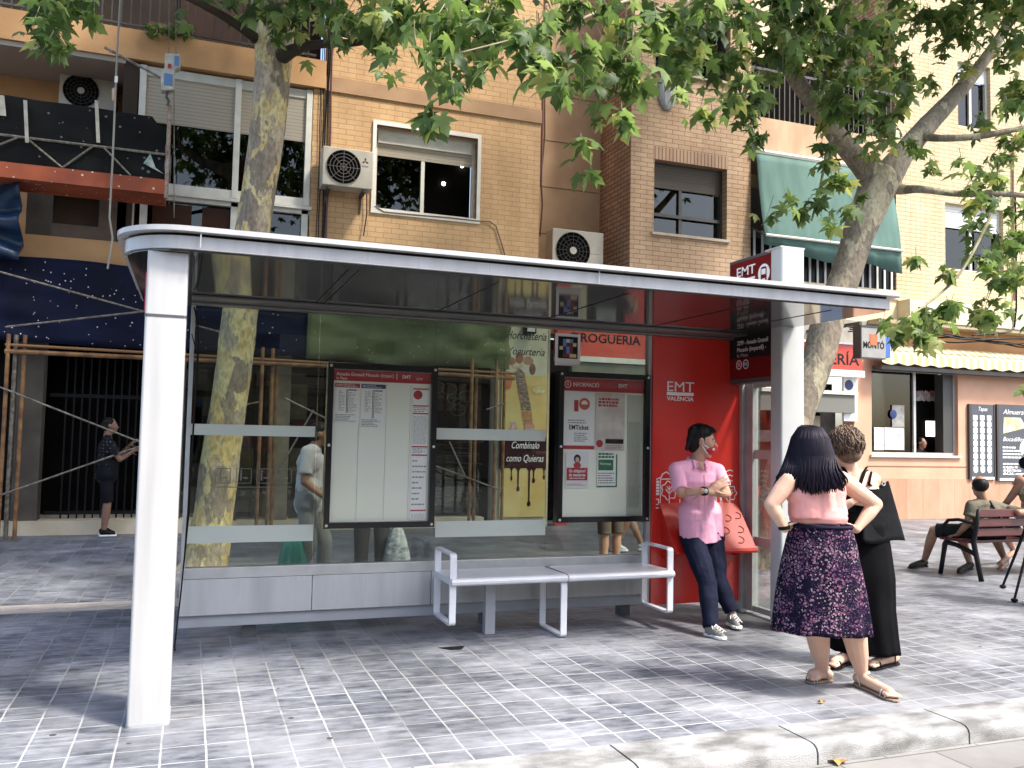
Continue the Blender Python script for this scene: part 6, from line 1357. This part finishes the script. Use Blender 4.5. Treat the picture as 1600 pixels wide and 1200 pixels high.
# floral skirt
def floral():
    m = bpy.data.materials.new('floral_print'); m.use_nodes = True; n = m.node_tree; b = n.nodes['Principled BSDF']; L = n.links.new; N = n.nodes.new
    tc = N('ShaderNodeTexCoord'); out = None; base = (.007,.005,.017)
    def layer(sc__, r0, r1, col, prev, seed):
        mp = N('ShaderNodeMapping'); mp.inputs['Location'].default_value = (seed, seed*2, seed*3); L(tc.outputs['Object'], mp.inputs[0])
        vo = N('ShaderNodeTexVoronoi'); vo.inputs['Scale'].default_value = sc__; L(mp.outputs[0], vo.inputs[0])
        g1 = N('ShaderNodeMath'); g1.operation = 'GREATER_THAN'; g1.inputs[1].default_value = r0; L(vo.outputs[0], g1.inputs[0])
        g2 = N('ShaderNodeMath'); g2.operation = 'LESS_THAN'; g2.inputs[1].default_value = r1; L(vo.outputs[0], g2.inputs[0])
        nz = N('ShaderNodeTexNoise'); nz.inputs['Scale'].default_value = 9; L(mp.outputs[0], nz.inputs[0]); g3 = N('ShaderNodeMath'); g3.operation = 'GREATER_THAN'; g3.inputs[1].default_value = .47; L(nz.outputs[0], g3.inputs[0])
        a = N('ShaderNodeMath'); a.operation = 'MULTIPLY'; L(g1.outputs[0], a.inputs[0]); L(g2.outputs[0], a.inputs[1]); c_ = N('ShaderNodeMath'); c_.operation = 'MULTIPLY'; L(a.outputs[0], c_.inputs[0]); L(g3.outputs[0], c_.inputs[1])
        mx = N('ShaderNodeMix'); mx.data_type = 'RGBA'; L(c_.outputs[0], mx.inputs[0]); mx.inputs[7].default_value = (*col, 1)
        if prev is None: mx.inputs[6].default_value = (*base, 1)
        else: L(prev, mx.inputs[6])
        return mx.outputs[2]
    o = layer(60, .24, .38, (.28,.12,.19), None, 1.0); o = layer(85, .16, .32, (.10,.04,.10), o, 3.3); o = layer(52, .18, .28, (.44,.33,.35), o, 5.7); o = layer(130, 0, .17, (.34,.26,.26), o, 8.1)
    L(o, b.inputs['Base Color']); b.inputs['Roughness'].default_value = .85; b.inputs['Specular IOR Level'].default_value = .1; return m
hb_ = V(J['hip'][0]).lerp(V(J['hip'][1]), .5)
def ctr(x0, x1, y, Y=Yw): a, b = at(x0, y, Y), at(x1, y, Y); return (a+b)/2, (b-a).length/2
rings = []
for (x0, x1, y) in ((1243,1320,822),(1238,1326,845),(1232,1331,880),(1226,1337,920),(1221,1341,955),(1216,1344,985)):
    c, r_ = ctr(x0, x1, y); rings.append((c, r_*.97, r_*.72 if y > 850 else r_*.68, -.66))
cloth_tube('skirt', rings, floral(), w1_, n=96, fold=.055, nf=11, seed=4, hem=.006)
MB().tube([V(rings[0][0])+V((rings[0][1]*1.01*math.cos(a)*math.cos(-.66)-rings[0][2]*1.01*math.sin(a)*math.sin(-.66), rings[0][1]*1.01*math.cos(a)*math.sin(-.66)+rings[0][2]*1.01*math.sin(a)*math.cos(-.66), .004)) for a in [2*math.pi*k/40 for k in range(41)]], .012, 6).build('waistband', mat('navy_cloth', (.012,.010,.03), rough=.8), w1_)
# long hair
hc = V(J['head'][0]); q = MB(); R1 = V((math.cos(-.66), math.sin(-.66), 0)); B1 = V((-math.sin(-.66)*-1, -math.cos(-.66), 0)); B1 = V((-.61,-.79,0))
q.ell(hc+V((0,0,.030)), (.100,.112,.106), 20, 14); q.ell(hc+V((0,.02,.05)), (.092,.10,.085), 20, 14); 
q.chain([hc+B1*.02+V((0,0,-.02)), hc+B1*.06+V((.01,0,-.13))], [.098,.085]); q.chain([hc+B1*.05-R1*.06+V((0,0,-.08)), hc+B1*.09-R1*.07+V((0,0,-.15))], [.06,.045]); q.chain([hc+B1*.05+R1*.07+V((0,0,-.08)), hc+B1*.09+R1*.08+V((0,0,-.15))], [.06,.045])
hw = fuse(q, 'hair', hair_black, w1_, .009, 3)
paths = []
for k in range(620):
    s__ = rq.uniform(-1, 1); th = s__*1.5; top = hc+V((0,.03,.138))+R1*.03*s__
    p1 = hc+R1*.110*math.sin(th)+B1*.108*math.cos(th)+V((0,0,.04+rq.uniform(-.02,.02)))
    sp_ = s__*(.165+.02*rq.random()); L_ = .175+.03*(1-abs(s__))+rq.uniform(-.04,.03)
    if rq.random() < .12: sp_ *= 1.12
    dep = .125+rq.uniform(-.02,.022)-abs(s__)*.035
    p2 = hc+R1*(.108*math.sin(th)*1.0+sp_*.15)+B1*(.100*math.cos(th)+.018)+V((0,0,-.045)); p3 = hc+R1*(sp_*.80)+B1*dep+V((0,0,-.115)); p4 = hc+R1*(sp_*1.0)+B1*(dep+.012)+V((rq.uniform(-.008,.008),0,-.06-L_*.78)); p5 = hc+R1*(sp_*1.03+rq.uniform(-.012,.012))+B1*dep+V((0,0,-.06-L_*.95))
    pm = hc+R1*.070*math.sin(th)+B1*.062*math.cos(th)+V((0,0,.122))
    paths.append([top, pm, p1, p2, p3, p4, p5])
strands('hair_strands', paths, hair_black, hw, .0062)
pl = []
for k in range(26): a = rq.uniform(0,1); pl.append([hc-R1*.09+B1*.05+V((0,0,-.05)), hc-R1*(.12+.02*a)+B1*.05+V((0,0,-.12)), hc-R1*(.165+.025*a)+B1*(.02+.03*a)+V((0,0,-.17-.03*a)), hc-R1*(.175+.03*a)+B1*.03+V((0,0,-.22-.03*a))])
strands('hair_strands', pl, hair_black, hw, .007)
b_ = V(J['wr'][0]); MB().tube([b_+V((-.006,0,.018)), b_+V((-.002,0,-.002))], .036, 14).build('bracelet', black_m, w1_)
sand = mat('sandal_white', (.60,.56,.50), (.45,.38,.30), scale=14, rough=.5); sole_t = mat('sole_tan', (.30,.20,.13), rough=.7)
def sandal(par, an, toe, m_, ms, s=1.0):
    an, toe = V(an), V(toe); d = toe-an; d.z = 0; L = d.length+.065*s; d.normalize(); x = V((d.y,-d.x,0)); h0 = V((an.x,an.y,.002))-d*.075*s; L += .02
    prof = [(0,.0),(.04,.028),(.15,.034),(.45,.030),(.70,.044),(.88,.042),(.97,.024),(1.0,.0)]
    pts = [h0+d*(p[0]*L)+x*p[1]*s for p in prof]+[h0+d*(p[0]*L)-x*p[1]*s for p in prof[1:-1][::-1]]
    so_ = MB().ext(pts, (0,0,.014)).build('sandal', ms, par, bevel=.004)
    q = MB(); base = h0+V((0,0,.012))
    def arc_(t, h, w_): return [base+d*L*t-x*w_, base+d*L*t-x*w_*.8+V((0,0,h*.8)), base+d*L*t+V((0,0,h)), base+d*L*t+x*w_*.8+V((0,0,h*.8)), base+d*L*t+x*w_]
    for t, h, w_ in ((.74,.045,.044),(.84,.036,.042)): q.tube(arc_(t, h, w_), .0045, 6)
    ac_ = V((an.x, an.y, .095)); q.tube([ac_+(d*math.cos(a)+x*math.sin(a))*.043 for a in [2*math.pi*k/16 for k in range(17)]], .005, 6)
    q.tube([ac_+d*.042, base+d*L*.55+V((0,0,.062)), base+d*L*.74+V((0,0,.046))], .004, 6); q.tube([ac_-d*.04, h0+d*.01+V((0,0,.05)), h0+d*.0+V((0,0,.014))], .006, 6); q.tube([ac_+x*.04, base+d*L*.25+x*.034], .004, 6); q.tube([ac_-x*.04, base+d*L*.25-x*.034], .004, 6)
    q.build('strap', m_, so_, smooth=True)
for k in (0, 1): sandal(w1_, J['an'][k], J['toe'][k], sand, sole_t, .95)

# ---------------------------------------------------------------- second woman, black dress and tote
w2_ = thing('person', (4.5, 4.9, 0), 'woman with short curly brown hair in a long black strappy dress', 'person')
Yv = 4.86
J = dict(head=(at(1316, 700, Yv), V((-.25,.96,-.06))), hs=1.0, neck=at(1328, 733, Yv), chest=at(1335, 765, Yv), belly=at(1336, 810, Yv), calf=1.0,
    sh=(at(1300, 748, Yv), at(1364, 750, Yv)), el=(at(1300, 800, Yv-.02), at(1372, 800, Yv+.05)), wr=(at(1330, 785, Yv-.12), at(1360, 840, Yv-.05)),
    hip=(at(1320, 860, Yv), at(1350, 860, Yv)), kn=(at(1322, 950, Yv), at(1368, 955, Yv)), an=(gr(1322, 1038)+V((0,0,.075)), gr(1392, 1040)+V((0,0,.075))))
J['toe'] = (gr(1297, 1043, .018), gr(1357, 1043, .018))
body(w2_, J, skinB, hands=((V((.7,-.3,.4)), V((0,-.5,-.6)), .92, .6, 1), (V((-.2,0,-1)), V((-1,0,0)), .92, .6, 1)), arm=1.02, voxel=.0065)
blackc = mat('black_dress', (.003,.003,.0035), (.005,.005,.006), spec=.08, scale=5, rough=.85, bump=.15, bscale=20)
s_ = MB(); ch, be_, nb = V(J['chest']), V(J['belly']), V(J['neck']); sv = V(J['sh'][1])-V(J['sh'][0])
s_.chain([ch-sv*.22+V((0,0,-.04)), ch+sv*.22+V((0,0,-.04))], [.116,.116]); s_.chain([ch+V((0,0,-.03)), be_], [.118,.124]); s_.chain([be_-sv*.15, be_+sv*.15], [.118,.118])
db = fuse(s_, 'dress_bodice', blackc, w2_, .008, 3)
q = MB(); bk = V((-.63,-.78,0))
for sx, o in ((-1,0),(-1,.035),(1,0),(1,.035)):
    q.tube([ch+sv*(.30+o)*sx+V((0,0,.155-abs(o)*.5)), ch+sv*(.22+o)*sx+bk*.085+V((0,0,.13)), ch+sv*.12*sx+bk*.125+V((0,0,.06-o)), ch+sv*.02*sx+bk*.13+V((0,0,-.01))], .005 if o else .009, 6)
q.build('strap', blackc, w2_)
MB().ext([ch+bk*.118+sv*(-.05)+V((0,0,.03)), ch+bk*.12+sv*.22+V((0,0,-.02)), ch+bk*.09+sv*.36+V((0,0,-.06)), ch+bk*.11+sv*.30+V((0,0,-.16)), ch+bk*.125+sv*(-.2)+V((0,0,-.14))], bk*.008).build('dress_back', blackc, w2_)
rings = []
for (x0, x1, y) in ((1306,1372,812),(1304,1378,850),(1300,1383,900),(1303,1384,950),(1308,1388,990),(1312,1391,1017)):
    c, r_ = ctr(x0, x1, y, Yv); rings.append((c, r_, r_*.75, -.70))
cloth_tube('dress_skirt', rings, blackc, w2_, n=72, fold=.07, nf=7, seed=9)
hc = V(J['head'][0]); hf = J['head'][1].normalized(); hr = hf.cross(V((0,0,1))).normalized(); hu = hr.cross(hf); face_bits(w2_, hc, hf)
q = MB(); q.ell(hc-hf*.025+V((0,0,.035)), (.105,.105,.105), 16, 12); q.ell(hc-hf*.055+V((0,0,-.035)), (.085,.085,.075), 14, 10)
hw2 = fuse(q, 'hair', hair_brown, w2_, .006, 2)
cr = []; hcc = hc-hf*.03+V((0,0,.03))
for k in range(760):
    az_ = rq.uniform(0, 2*math.pi); h0_ = V((math.cos(az_), math.sin(az_), 0)); st_ = rq.uniform(.02, 1.6); ln_ = rq.uniform(.6, 1.5); ph = rq.uniform(0, 6); side_ = V((-h0_.y, h0_.x, 0)); tw_ = rq.uniform(-.6, .6); rr_ = rq.uniform(.100, .118)
    if h0_.dot(hf) > .45 and st_ > .5: continue
    pth = []
    for j in range(8):
        th = st_+ln_*j/7; th = min(th, 2.45); d_ = (h0_*math.sin(th)+V((0,0,1))*math.cos(th)+side_*tw_*(j/7)).normalized()
        pth.append(hcc+V((d_.x*rr_, d_.y*rr_, d_.z*rr_*1.04))+side_*.011*math.sin(ph+j*1.35)+d_*.009*math.sin(ph*2+j*1.1))
    cr.append(pth)
strands('curls', cr, hair_brown, hw2, .0042)
MB().tube([hc+hr*.082+hf*.06+hu*.01, hc+hr*.083-hf*.01+hu*.015], .0035, 5).tube([hc-hr*.082+hf*.06+hu*.01, hc-hr*.083-hf*.01+hu*.015], .0035, 5).tube([hc-hr*.06+hf*.095+hu*.0, hc-hr*.082+hf*.06+hu*.01], .0035, 5).build('glasses', white_flat, w2_)
for k in (0, 1): sandal(w2_, J['an'][k], J['toe'][k], black_m, black_m, 1.05)
# tote bag hanging from her shoulder
tb = thing('tote_bag', at(1380, 810, Yv-.08), 'large black tote bag with silver rings hanging from the shoulder of the woman in black', 'bag')
Yt = Yv-.06
q = MB(); tp4 = [at(1346, 768, Yt), at(1388, 752, Yt)]; bt4 = [at(1347, 848, Yt-.1), at(1414, 843, Yt-.02)]
n_ = V((-.60,-.80,0)); N1, N2 = 14, 12; vs = []; 
for sd_ in (1, -1):
    for j in range(N2+1):
        t = j/N2
        for i in range(N1+1):
            s = i/N1; p = tp4[0].lerp(tp4[1], s).lerp(bt4[0].lerp(bt4[1], s), t); bul = math.sin(math.pi*min(max(s,.02),.98))**.5*(.012+.058*t**.7)
            vs.append(p+n_*bul*sd_+V((0,0,.008*math.sin(7*s+3*t)))+n_*.006*noise.noise(p*9))
m1 = (N1+1)*(N2+1); fs = []
for o in (0, m1): fs += [(o+j*(N1+1)+i, o+j*(N1+1)+i+1, o+(j+1)*(N1+1)+i+1, o+(j+1)*(N1+1)+i) for j in range(N2) for i in range(N1)]
for j in range(N2):
    for i in (0, N1): fs.append((j*(N1+1)+i, (j+1)*(N1+1)+i, m1+(j+1)*(N1+1)+i, m1+j*(N1+1)+i))
for i in range(N1): fs.append((N2*(N1+1)+i, N2*(N1+1)+i+1, m1+N2*(N1+1)+i+1, m1+N2*(N1+1)+i))
leather = mat('black_leather', (.004,.004,.005), (.008,.008,.009), spec=.06, scale=12, rough=.6, bump=.2, bscale=50)
q.add(vs, fs).build('bag_body', leather, tb, smooth=True)
sh_ = V(J['sh'][1])
for o in (0, .03): MB().tube([tp4[0].lerp(tp4[1], .25+o*6)-V((0,0,.0)), sh_.lerp(tp4[0], .5)+n_*(.10+o)+V((0,0,.02)), sh_+n_*.05+V((-.02,0,.055)), sh_-n_*.04+V((-.01,0,.05)), sh_.lerp(tp4[1], .5)-n_*.05, tp4[0].lerp(tp4[1], .8)], .008, 6).build('handle', leather, tb, smooth=True)
for s in (.2, .5, .8): p = tp4[0].lerp(tp4[1], s)+n_*.03+V((0,0,.0)); MB().ring(p, .010, .016, p.y-.004, p.y, 14).build('ring', alu, tb)
MB().ext([at(1352, 772, Yt-.08), at(1362, 768, Yt-.08), at(1368, 796, Yt-.09), at(1356, 796, Yt-.09)], n_*.006).build('tag', mat('pale_tag', (.6,.58,.48), rough=.7), tb)

# ---------------------------------------------------------------- seated man on the park bench
m2_ = thing('person', (8.7, 7.75, .4), 'man in an olive shirt seated on the dark red bench, arm along its back', 'person')
J = dict(head=(at(1530, 760, 7.62), V((.35,.93,-.02))), neck=at(1536, 782, 7.62), chest=at(1545, 800, 7.66), belly=V((8.72, 7.68, .60)), 
    sh=(at(1518, 790, 7.62), at(1572, 797, 7.62)), el=(at(1512, 818, 7.62), at(1592, 801, 7.40)), wr=(at(1496, 836, 7.80), V((9.62, 7.40, .80))),
    hip=(V((8.62, 7.66, .50)), V((8.88, 7.66, .50))), kn=(V((8.35, 8.06, .50)), V((8.78, 8.10, .50))), an=(gr(1444, 889)+V((0,0,.09)), gr(1516, 893)+V((0,0,.09))))
J['toe'] = (gr(1420, 889, .02)+V((0,0,0)), gr(1497, 897, .02))
body(m2_, J, skinC, hands=((V((-.3,.9,-.2)), V((0,0,-1)), .95, .5, 1), (V((1,0,-.1)), V((0,.5,-1)), .95, .4, 1)), feet=False, voxel=.009)
olive = mat('olive_shirt', (.13,.115,.075), (.09,.08,.055), scale=3, rough=.85, bump=.2, bscale=16)
s_ = MB(); ch, be_, nb = V(J['chest']), V(J['belly']), V(J['neck']); sv = V(J['sh'][1])-V(J['sh'][0])
s_.chain([nb-V((0,0,.05)), ch], [.07,.12]); s_.chain([ch-sv*.26, ch+sv*.26], [.12,.12]); s_.chain([ch, be_], [.14,.15]); s_.chain([be_-sv*.15, be_+sv*.15], [.14,.14]); s_.chain([ch-sv*.36+V((0,0,.05)), ch+sv*.36+V((0,0,.04))], [.08,.08])
for k, t in ((0, .62), (1, .95)): a, b = V(J['sh'][k]), V(J['el'][k]); s_.rc(ch.lerp(a, .7), a, .075, .066); s_.rc(nb.lerp(a,.12)-V((0,0,.03)), a, .07, .066); s_.tube([a, a.lerp(b, t)], [.066,.068], 16)
o_ = fuse(s_, 'shirt', olive, m2_, .009, 3); dm = o_.modifiers.new('d', 'DISPLACE'); dm.texture = tx_; dm.strength = .02
t_ = MB()
for k in (0, 1): h_, k_ = V(J['hip'][k]), V(J['kn'][k]); t_.chain([be_-V((0,0,.08)), h_], [.125,.115]); t_.tube([h_, h_.lerp(k_, .95)], [.105,.085], 16)
fuse(t_, 'shorts', mat('dark_shorts', (.012,.014,.013), (.018,.02,.018), spec=.1, scale=5, rough=.85), m2_, .009, 3)
for k in (0, 1): shoe(m2_, J['an'][k], J['toe'][k], mat('dark_sandal', (.018,.016,.015), rough=.6), black_m, .95)
hc = V(J['head'][0]); hf = J['head'][1].normalized(); q = MB(); q.ell(hc-hf*.03+V((0,0,.02)), (.088,.092,.085), 14, 10); fuse(q, 'hair', hair_dark, m2_, .007, 1); face_bits(m2_, hc, hf)
bk = V((-.4,-.92,0)); MB().tube([ch-sv*.1+bk*.10+V((0,0,.13)), ch+bk*.16+V((0,0,.02)), ch+sv*.2+bk*.17+V((0,0,-.12)), be_+sv*.3+bk*.13], .014, 6).build('bag_strap', black_m, m2_)

def simple_person(label, x, y, h, f, skin, top, bottom, shoe_m, pose, long=True, hairm=hair_dark, name='person', group=None, sole=None, skirt=None, rise=0.0):
    t = thing('person', (x, y, rise), label, 'person', group); f = V(f).normalized(); r = f.cross(V((0,0,1))); s = h/1.72; O = V((x, y, rise))
    Pn = lambda a, b, c: O+(r*a+f*b+V((0,0,1))*c)*s
    J = dict(head=(Pn(*pose.get('head', (0,.02,1.60))), f), hs=s, neck=Pn(*pose.get('neck', (0,-.01,1.45))), chest=Pn(*pose.get('chest', (0,0,1.28))), belly=Pn(0,0,1.05),
        sh=[Pn(-.17,0,1.38), Pn(.17,0,1.38)], el=[Pn(*pose.get('elL', (-.22,-.02,1.10))), Pn(*pose.get('elR', (.22,-.02,1.10)))], wr=[Pn(*pose.get('wrL', (-.22,.06,.86))), Pn(*pose.get('wrR', (.22,.06,.86)))],
        hip=[Pn(-.09,0,.90), Pn(.09,0,.90)], kn=[Pn(*pose.get('knL', (-.10,.03,.49))), Pn(*pose.get('knR', (.10,.03,.49)))], an=[Pn(*pose.get('anL', (-.10,0,.09))), Pn(*pose.get('anR', (.10,0,.09)))])
    J['toe'] = [J['an'][k]+f*.17*s-V((0,0,.075*s)) for k in (0, 1)]
    for k in (0,1): J['toe'][k].z = max(J['toe'][k].z, rise+.015)
    hd = [(J['wr'][k]-J['el'][k], f, s, .5, -1 if k == 0 else 1) for k in (0, 1)]
    body(t, J, skin, g=s, hands=hd, feet=False, voxel=.011)
    q = MB(); ch, be_, nb = J['chest'], J['belly'], J['neck']; sv = J['sh'][1]-J['sh'][0]
    q.chain([nb-V((0,0,.05)), ch], [.07*s,.12*s]); q.chain([ch-sv*.24, ch+sv*.24], [.12*s,.12*s]); q.chain([ch, be_, be_-V((0,0,.17))], [.13*s,.138*s,.145*s]); q.chain([be_-sv*.2-V((0,0,.14)), be_+sv*.2-V((0,0,.14))], [.12*s,.12*s]); q.chain([be_-sv*.15, be_+sv*.15], [.125*s,.125*s]); q.chain([ch-sv*.36+V((0,0,.06)), ch+sv*.36+V((0,0,.06))], [.075*s,.075*s])
    for k in (0, 1): a, b = J['sh'][k], J['el'][k]; q.rc(nb.lerp(a,.15)-V((0,0,.03)), a, .068*s, .064*s); q.tube([a, a.lerp(b, .75)], [.064*s,.068*s], 14)
    o = fuse(q, 'shirt', top, t, .011, 3); d_ = o.modifiers.new('d', 'DISPLACE'); d_.texture = tx_; d_.strength = .02
    q = MB()
    for k in (0, 1):
        h_, k_, a_ = J['hip'][k], J['kn'][k], J['an'][k]; q.rc(be_-V((0,0,.04)), h_, .142*s, .125*s); q.tube([h_, h_.lerp(k_, .5), k_.lerp(h_, .02)], [.10*s,.09*s,.08*s], 14)
        if long: q.chain([k_, k_.lerp(a_, .5)], [.078*s,.07*s]); q.tube([k_.lerp(a_, .5), a_], [.07*s,.066*s], 14)
    fuse(q, 'trousers' if long else 'shorts', bottom, t, .011, 3)
    for k in (0, 1): shoe(t, J['an'][k], J['toe'][k], shoe_m, sole or white_flat, s)
    hc = J['head'][0]; q = MB(); q.ell(hc-f*.025+V((0,0,.045)), (.09*s,.09*s,.08*s), 12, 9); q.ell(hc-f*.05, (.078*s,.078*s,.08*s), 12, 9); fuse(q, 'hair', hairm, t, .009, 2); face_bits(t, hc, f, None, s)
    return t, J
dark_cloth = mat('dark_cloth', (.007,.007,.009), (.012,.012,.015), spec=.1, scale=5, rough=.85)
# person at the gate
pd = mat('dotted_shirt', (.012,.012,.014), rough=.85); n_ = pd.node_tree; tc_ = n_.nodes.new('ShaderNodeTexCoord'); vo = n_.nodes.new('ShaderNodeTexVoronoi'); vo.inputs['Scale'].default_value = 22; vo.inputs['Randomness'].default_value = .25
lt = n_.nodes.new('ShaderNodeMath'); lt.operation = 'LESS_THAN'; lt.inputs[1].default_value = .22; mx = n_.nodes.new('ShaderNodeMix'); mx.data_type = 'RGBA'; mx.inputs[6].default_value = (.012,.012,.014,1); mx.inputs[7].default_value = (.12,.12,.13,1)
n_.links.new(tc_.outputs['Object'], vo.inputs[0]); n_.links.new(vo.outputs[0], lt.inputs[0]); n_.links.new(lt.outputs[0], mx.inputs[0]); n_.links.new(mx.outputs[2], n_.nodes['Principled BSDF'].inputs['Base Color'])
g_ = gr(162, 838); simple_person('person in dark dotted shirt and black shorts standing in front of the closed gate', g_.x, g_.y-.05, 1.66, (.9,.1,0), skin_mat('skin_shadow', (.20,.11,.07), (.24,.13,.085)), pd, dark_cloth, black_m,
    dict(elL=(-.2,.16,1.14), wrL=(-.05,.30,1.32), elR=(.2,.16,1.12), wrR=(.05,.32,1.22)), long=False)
# man with white shirt behind the glass, green bag in hand
white_sh = mat('white_shirt', (.60,.58,.60), (.50,.48,.50), scale=4, rough=.85, bump=.2, bscale=14); grey_tr = mat('grey_trousers', (.20,.20,.20), (.26,.26,.26), scale=5, rough=.85)
p0 = at(478, 700, 8.3); t_, Jm = simple_person('man in a loose white shirt behind the glass, seen left of the map case', p0.x+.05, 8.3, 1.66, (.85,-.3,0), skinC, white_sh, grey_tr, dark_grey,
    dict(elL=(-.24,-.0,1.08), wrL=(-.22,.03,.80), elR=(.24,.0,1.10), wrR=(.2,.2,.95), head=(0,.10,1.55), neck=(0,.03,1.43), knL=(-.1,.14,.5), anL=(-.1,.12,.09), anR=(.1,-.14,.09)))
def bag(label, top, h, w_, m_, name='plastic_bag'):
    t = thing(name, (top.x, top.y, top.z-h), label, 'bag'); vs = []; n1 = 26
    for j in range(12):
        tt_ = j/11; r_ = w_*(.14+.5*tt_**.6) if j < 11 else .02
        for k in range(n1): a = 2*math.pi*k/n1; g = 1+.16*math.sin(7*a+j*.2)*(1-.3*tt_); vs.append(V((top.x+r_*g*math.cos(a), top.y+r_*.6*g*math.sin(a), top.z-h*min(tt_, .98))))
    fs = [(j*n1+k, j*n1+(k+1)%n1, (j+1)*n1+(k+1)%n1, (j+1)*n1+k) for j in range(11) for k in range(n1)]
    MB().add(vs, fs).build('sack', m_, t, smooth=True); MB().tube([top+V((-.04,0,-.02)), top+V((0,0,.06)), top+V((.04,0,-.02))], .008, 6).build('handle', m_, t); return t
hw_ = Jm['wr'][0]; bag('green plastic bag hanging from the hand of the man in white', at(458, 838, 8.1), .5, .26, mat('bag_green', (.02,.30,.22), (.01,.20,.15), scale=6, rough=.4))
p0 = at(585, 700, 8.6); t_, Jm = simple_person('shopper whose dark trousers show below the map case', p0.x, 8.6, 1.68, (-.2,-1,0), skinA, mat('grey_shirt', (.15,.15,.16), rough=.85), mat('charcoal_trousers', (.035,.035,.04), (.05,.05,.055), scale=5, rough=.85), dark_grey, {})
bag('clear crumpled shopping bag with bottles below the map case', at(621, 822, 8.4), .42, .22, mat('bag_clear', (.45,.47,.48), (.15,.18,.22), scale=14, rough=.25, stretch=(1,1,2)))
p0 = at(935, 700, 9.0); simple_person('person whose bare legs show below the notice case', p0.x, 8.7, 1.6, (.3,-1,0), skinA, mat('blue_shirt', (.1,.12,.2), rough=.85), mat('brown_shorts', (.10,.07,.05), rough=.85), mat('brown_shoe', (.10,.05,.03), rough=.6), {}, long=False)
p0 = at(975, 700, 10.6); simple_person('person in white trainers half hidden behind the notice case', p0.x, 10.5, 1.7, (.9,-.4,0), skinC, mat('red_shirt', (.3,.03,.03), rough=.85), mat('dark_shorts', (.02,.02,.025), rough=.85), mat('white_trainer', (.6,.6,.58), rough=.6), dict(anL=(-.08,.22,.09), anR=(.08,-.15,.09)), long=False)
# seated woman at the right edge and the tripod operator's shoe
m3 = thing('person', (9.4, 7.7, .4), 'woman in patterned cream top on the red bench, cut by the right edge', 'person')
J = dict(head=(at(1596, 757, 7.75), V((-.9,.3,-.15))), hs=.98, neck=at(1601, 778, 7.72), chest=V((9.50, 7.66, .98)), belly=V((9.50, 7.68, .62)), sh=(V((9.36,7.7,1.10)), V((9.66,7.6,1.10))), el=(V((9.30,7.85,.86)), V((9.75,7.7,.84))), wr=(V((9.34,8.02,.70)), V((9.6,7.95,.68))),
    hip=(V((9.42,7.66,.50)), V((9.62,7.66,.50))), kn=(V((9.28,8.08,.50)), V((9.50,8.12,.50))), an=(gr(1572, 888)+V((0,0,.08)), gr(1583, 880)+V((0,0,.18))))
J['toe'] = (gr(1562, 892, .02), gr(1562, 884, .10))
body(m3, J, skinC, hands=((V((0,.9,-.2)), V((0,0,-1)), .9, .4, 1), (V((-.4,.9,-.2)), V((0,0,-1)), .9, .4, 1)), voxel=.009)
s_ = MB(); ch, be_ = V(J['chest']), V(J['belly']); sv = V(J['sh'][1])-V(J['sh'][0]); s_.chain([ch-sv*.2, ch+sv*.2], [.12,.12]); s_.chain([ch, be_], [.13,.145]); s_.chain([ch-sv*.4+V((0,0,.1)), ch+sv*.4+V((0,0,.1))], [.06,.06])
fuse(s_, 'top', mat('patterned_top', (.42,.36,.24), (.20,.17,.08), scale=22, rough=.8), m3, .009, 3)
s_ = MB(); [s_.chain([V(J['hip'][k]), V(J['kn'][k])], [.115,.08]) for k in (0, 1)]; s_.rc(be_-V((0,0,.08)), V(J['hip'][0]), .12, .12); fuse(s_, 'trousers', mat('navy_shorts', (.01,.015,.04), rough=.85), m3, .009, 3)
hc = V(J['head'][0]); q = MB(); q.ell(hc+V((.03,-.01,.03)), (.10,.10,.09), 14, 10); q.ell(hc+V((.12,-.03,.06)), (.05,.05,.05), 10, 8); fuse(q, 'hair', hair_dark, m3, .008, 1); face_bits(m3, hc, J['head'][1])
g_ = gr(1606, 952); simple_person('camera operator in black trainers standing beside the tripod at the right edge', g_.x+.36, g_.y-.02, 1.75, (-.9,.3,0), skinA, dark_cloth, dark_cloth, black_m, dict(anL=(-.16,-.05,.09), anR=(.12,.08,.09)), long=True)
# silhouette in the bar window
p0 = at(1437, 690, YF+.45); simple_person('dark figure standing inside the bar window', p0.x, YF+.42, 1.66, (.3,-1,0), skinC, dark_cloth, dark_cloth, black_m, {}, rise=0)
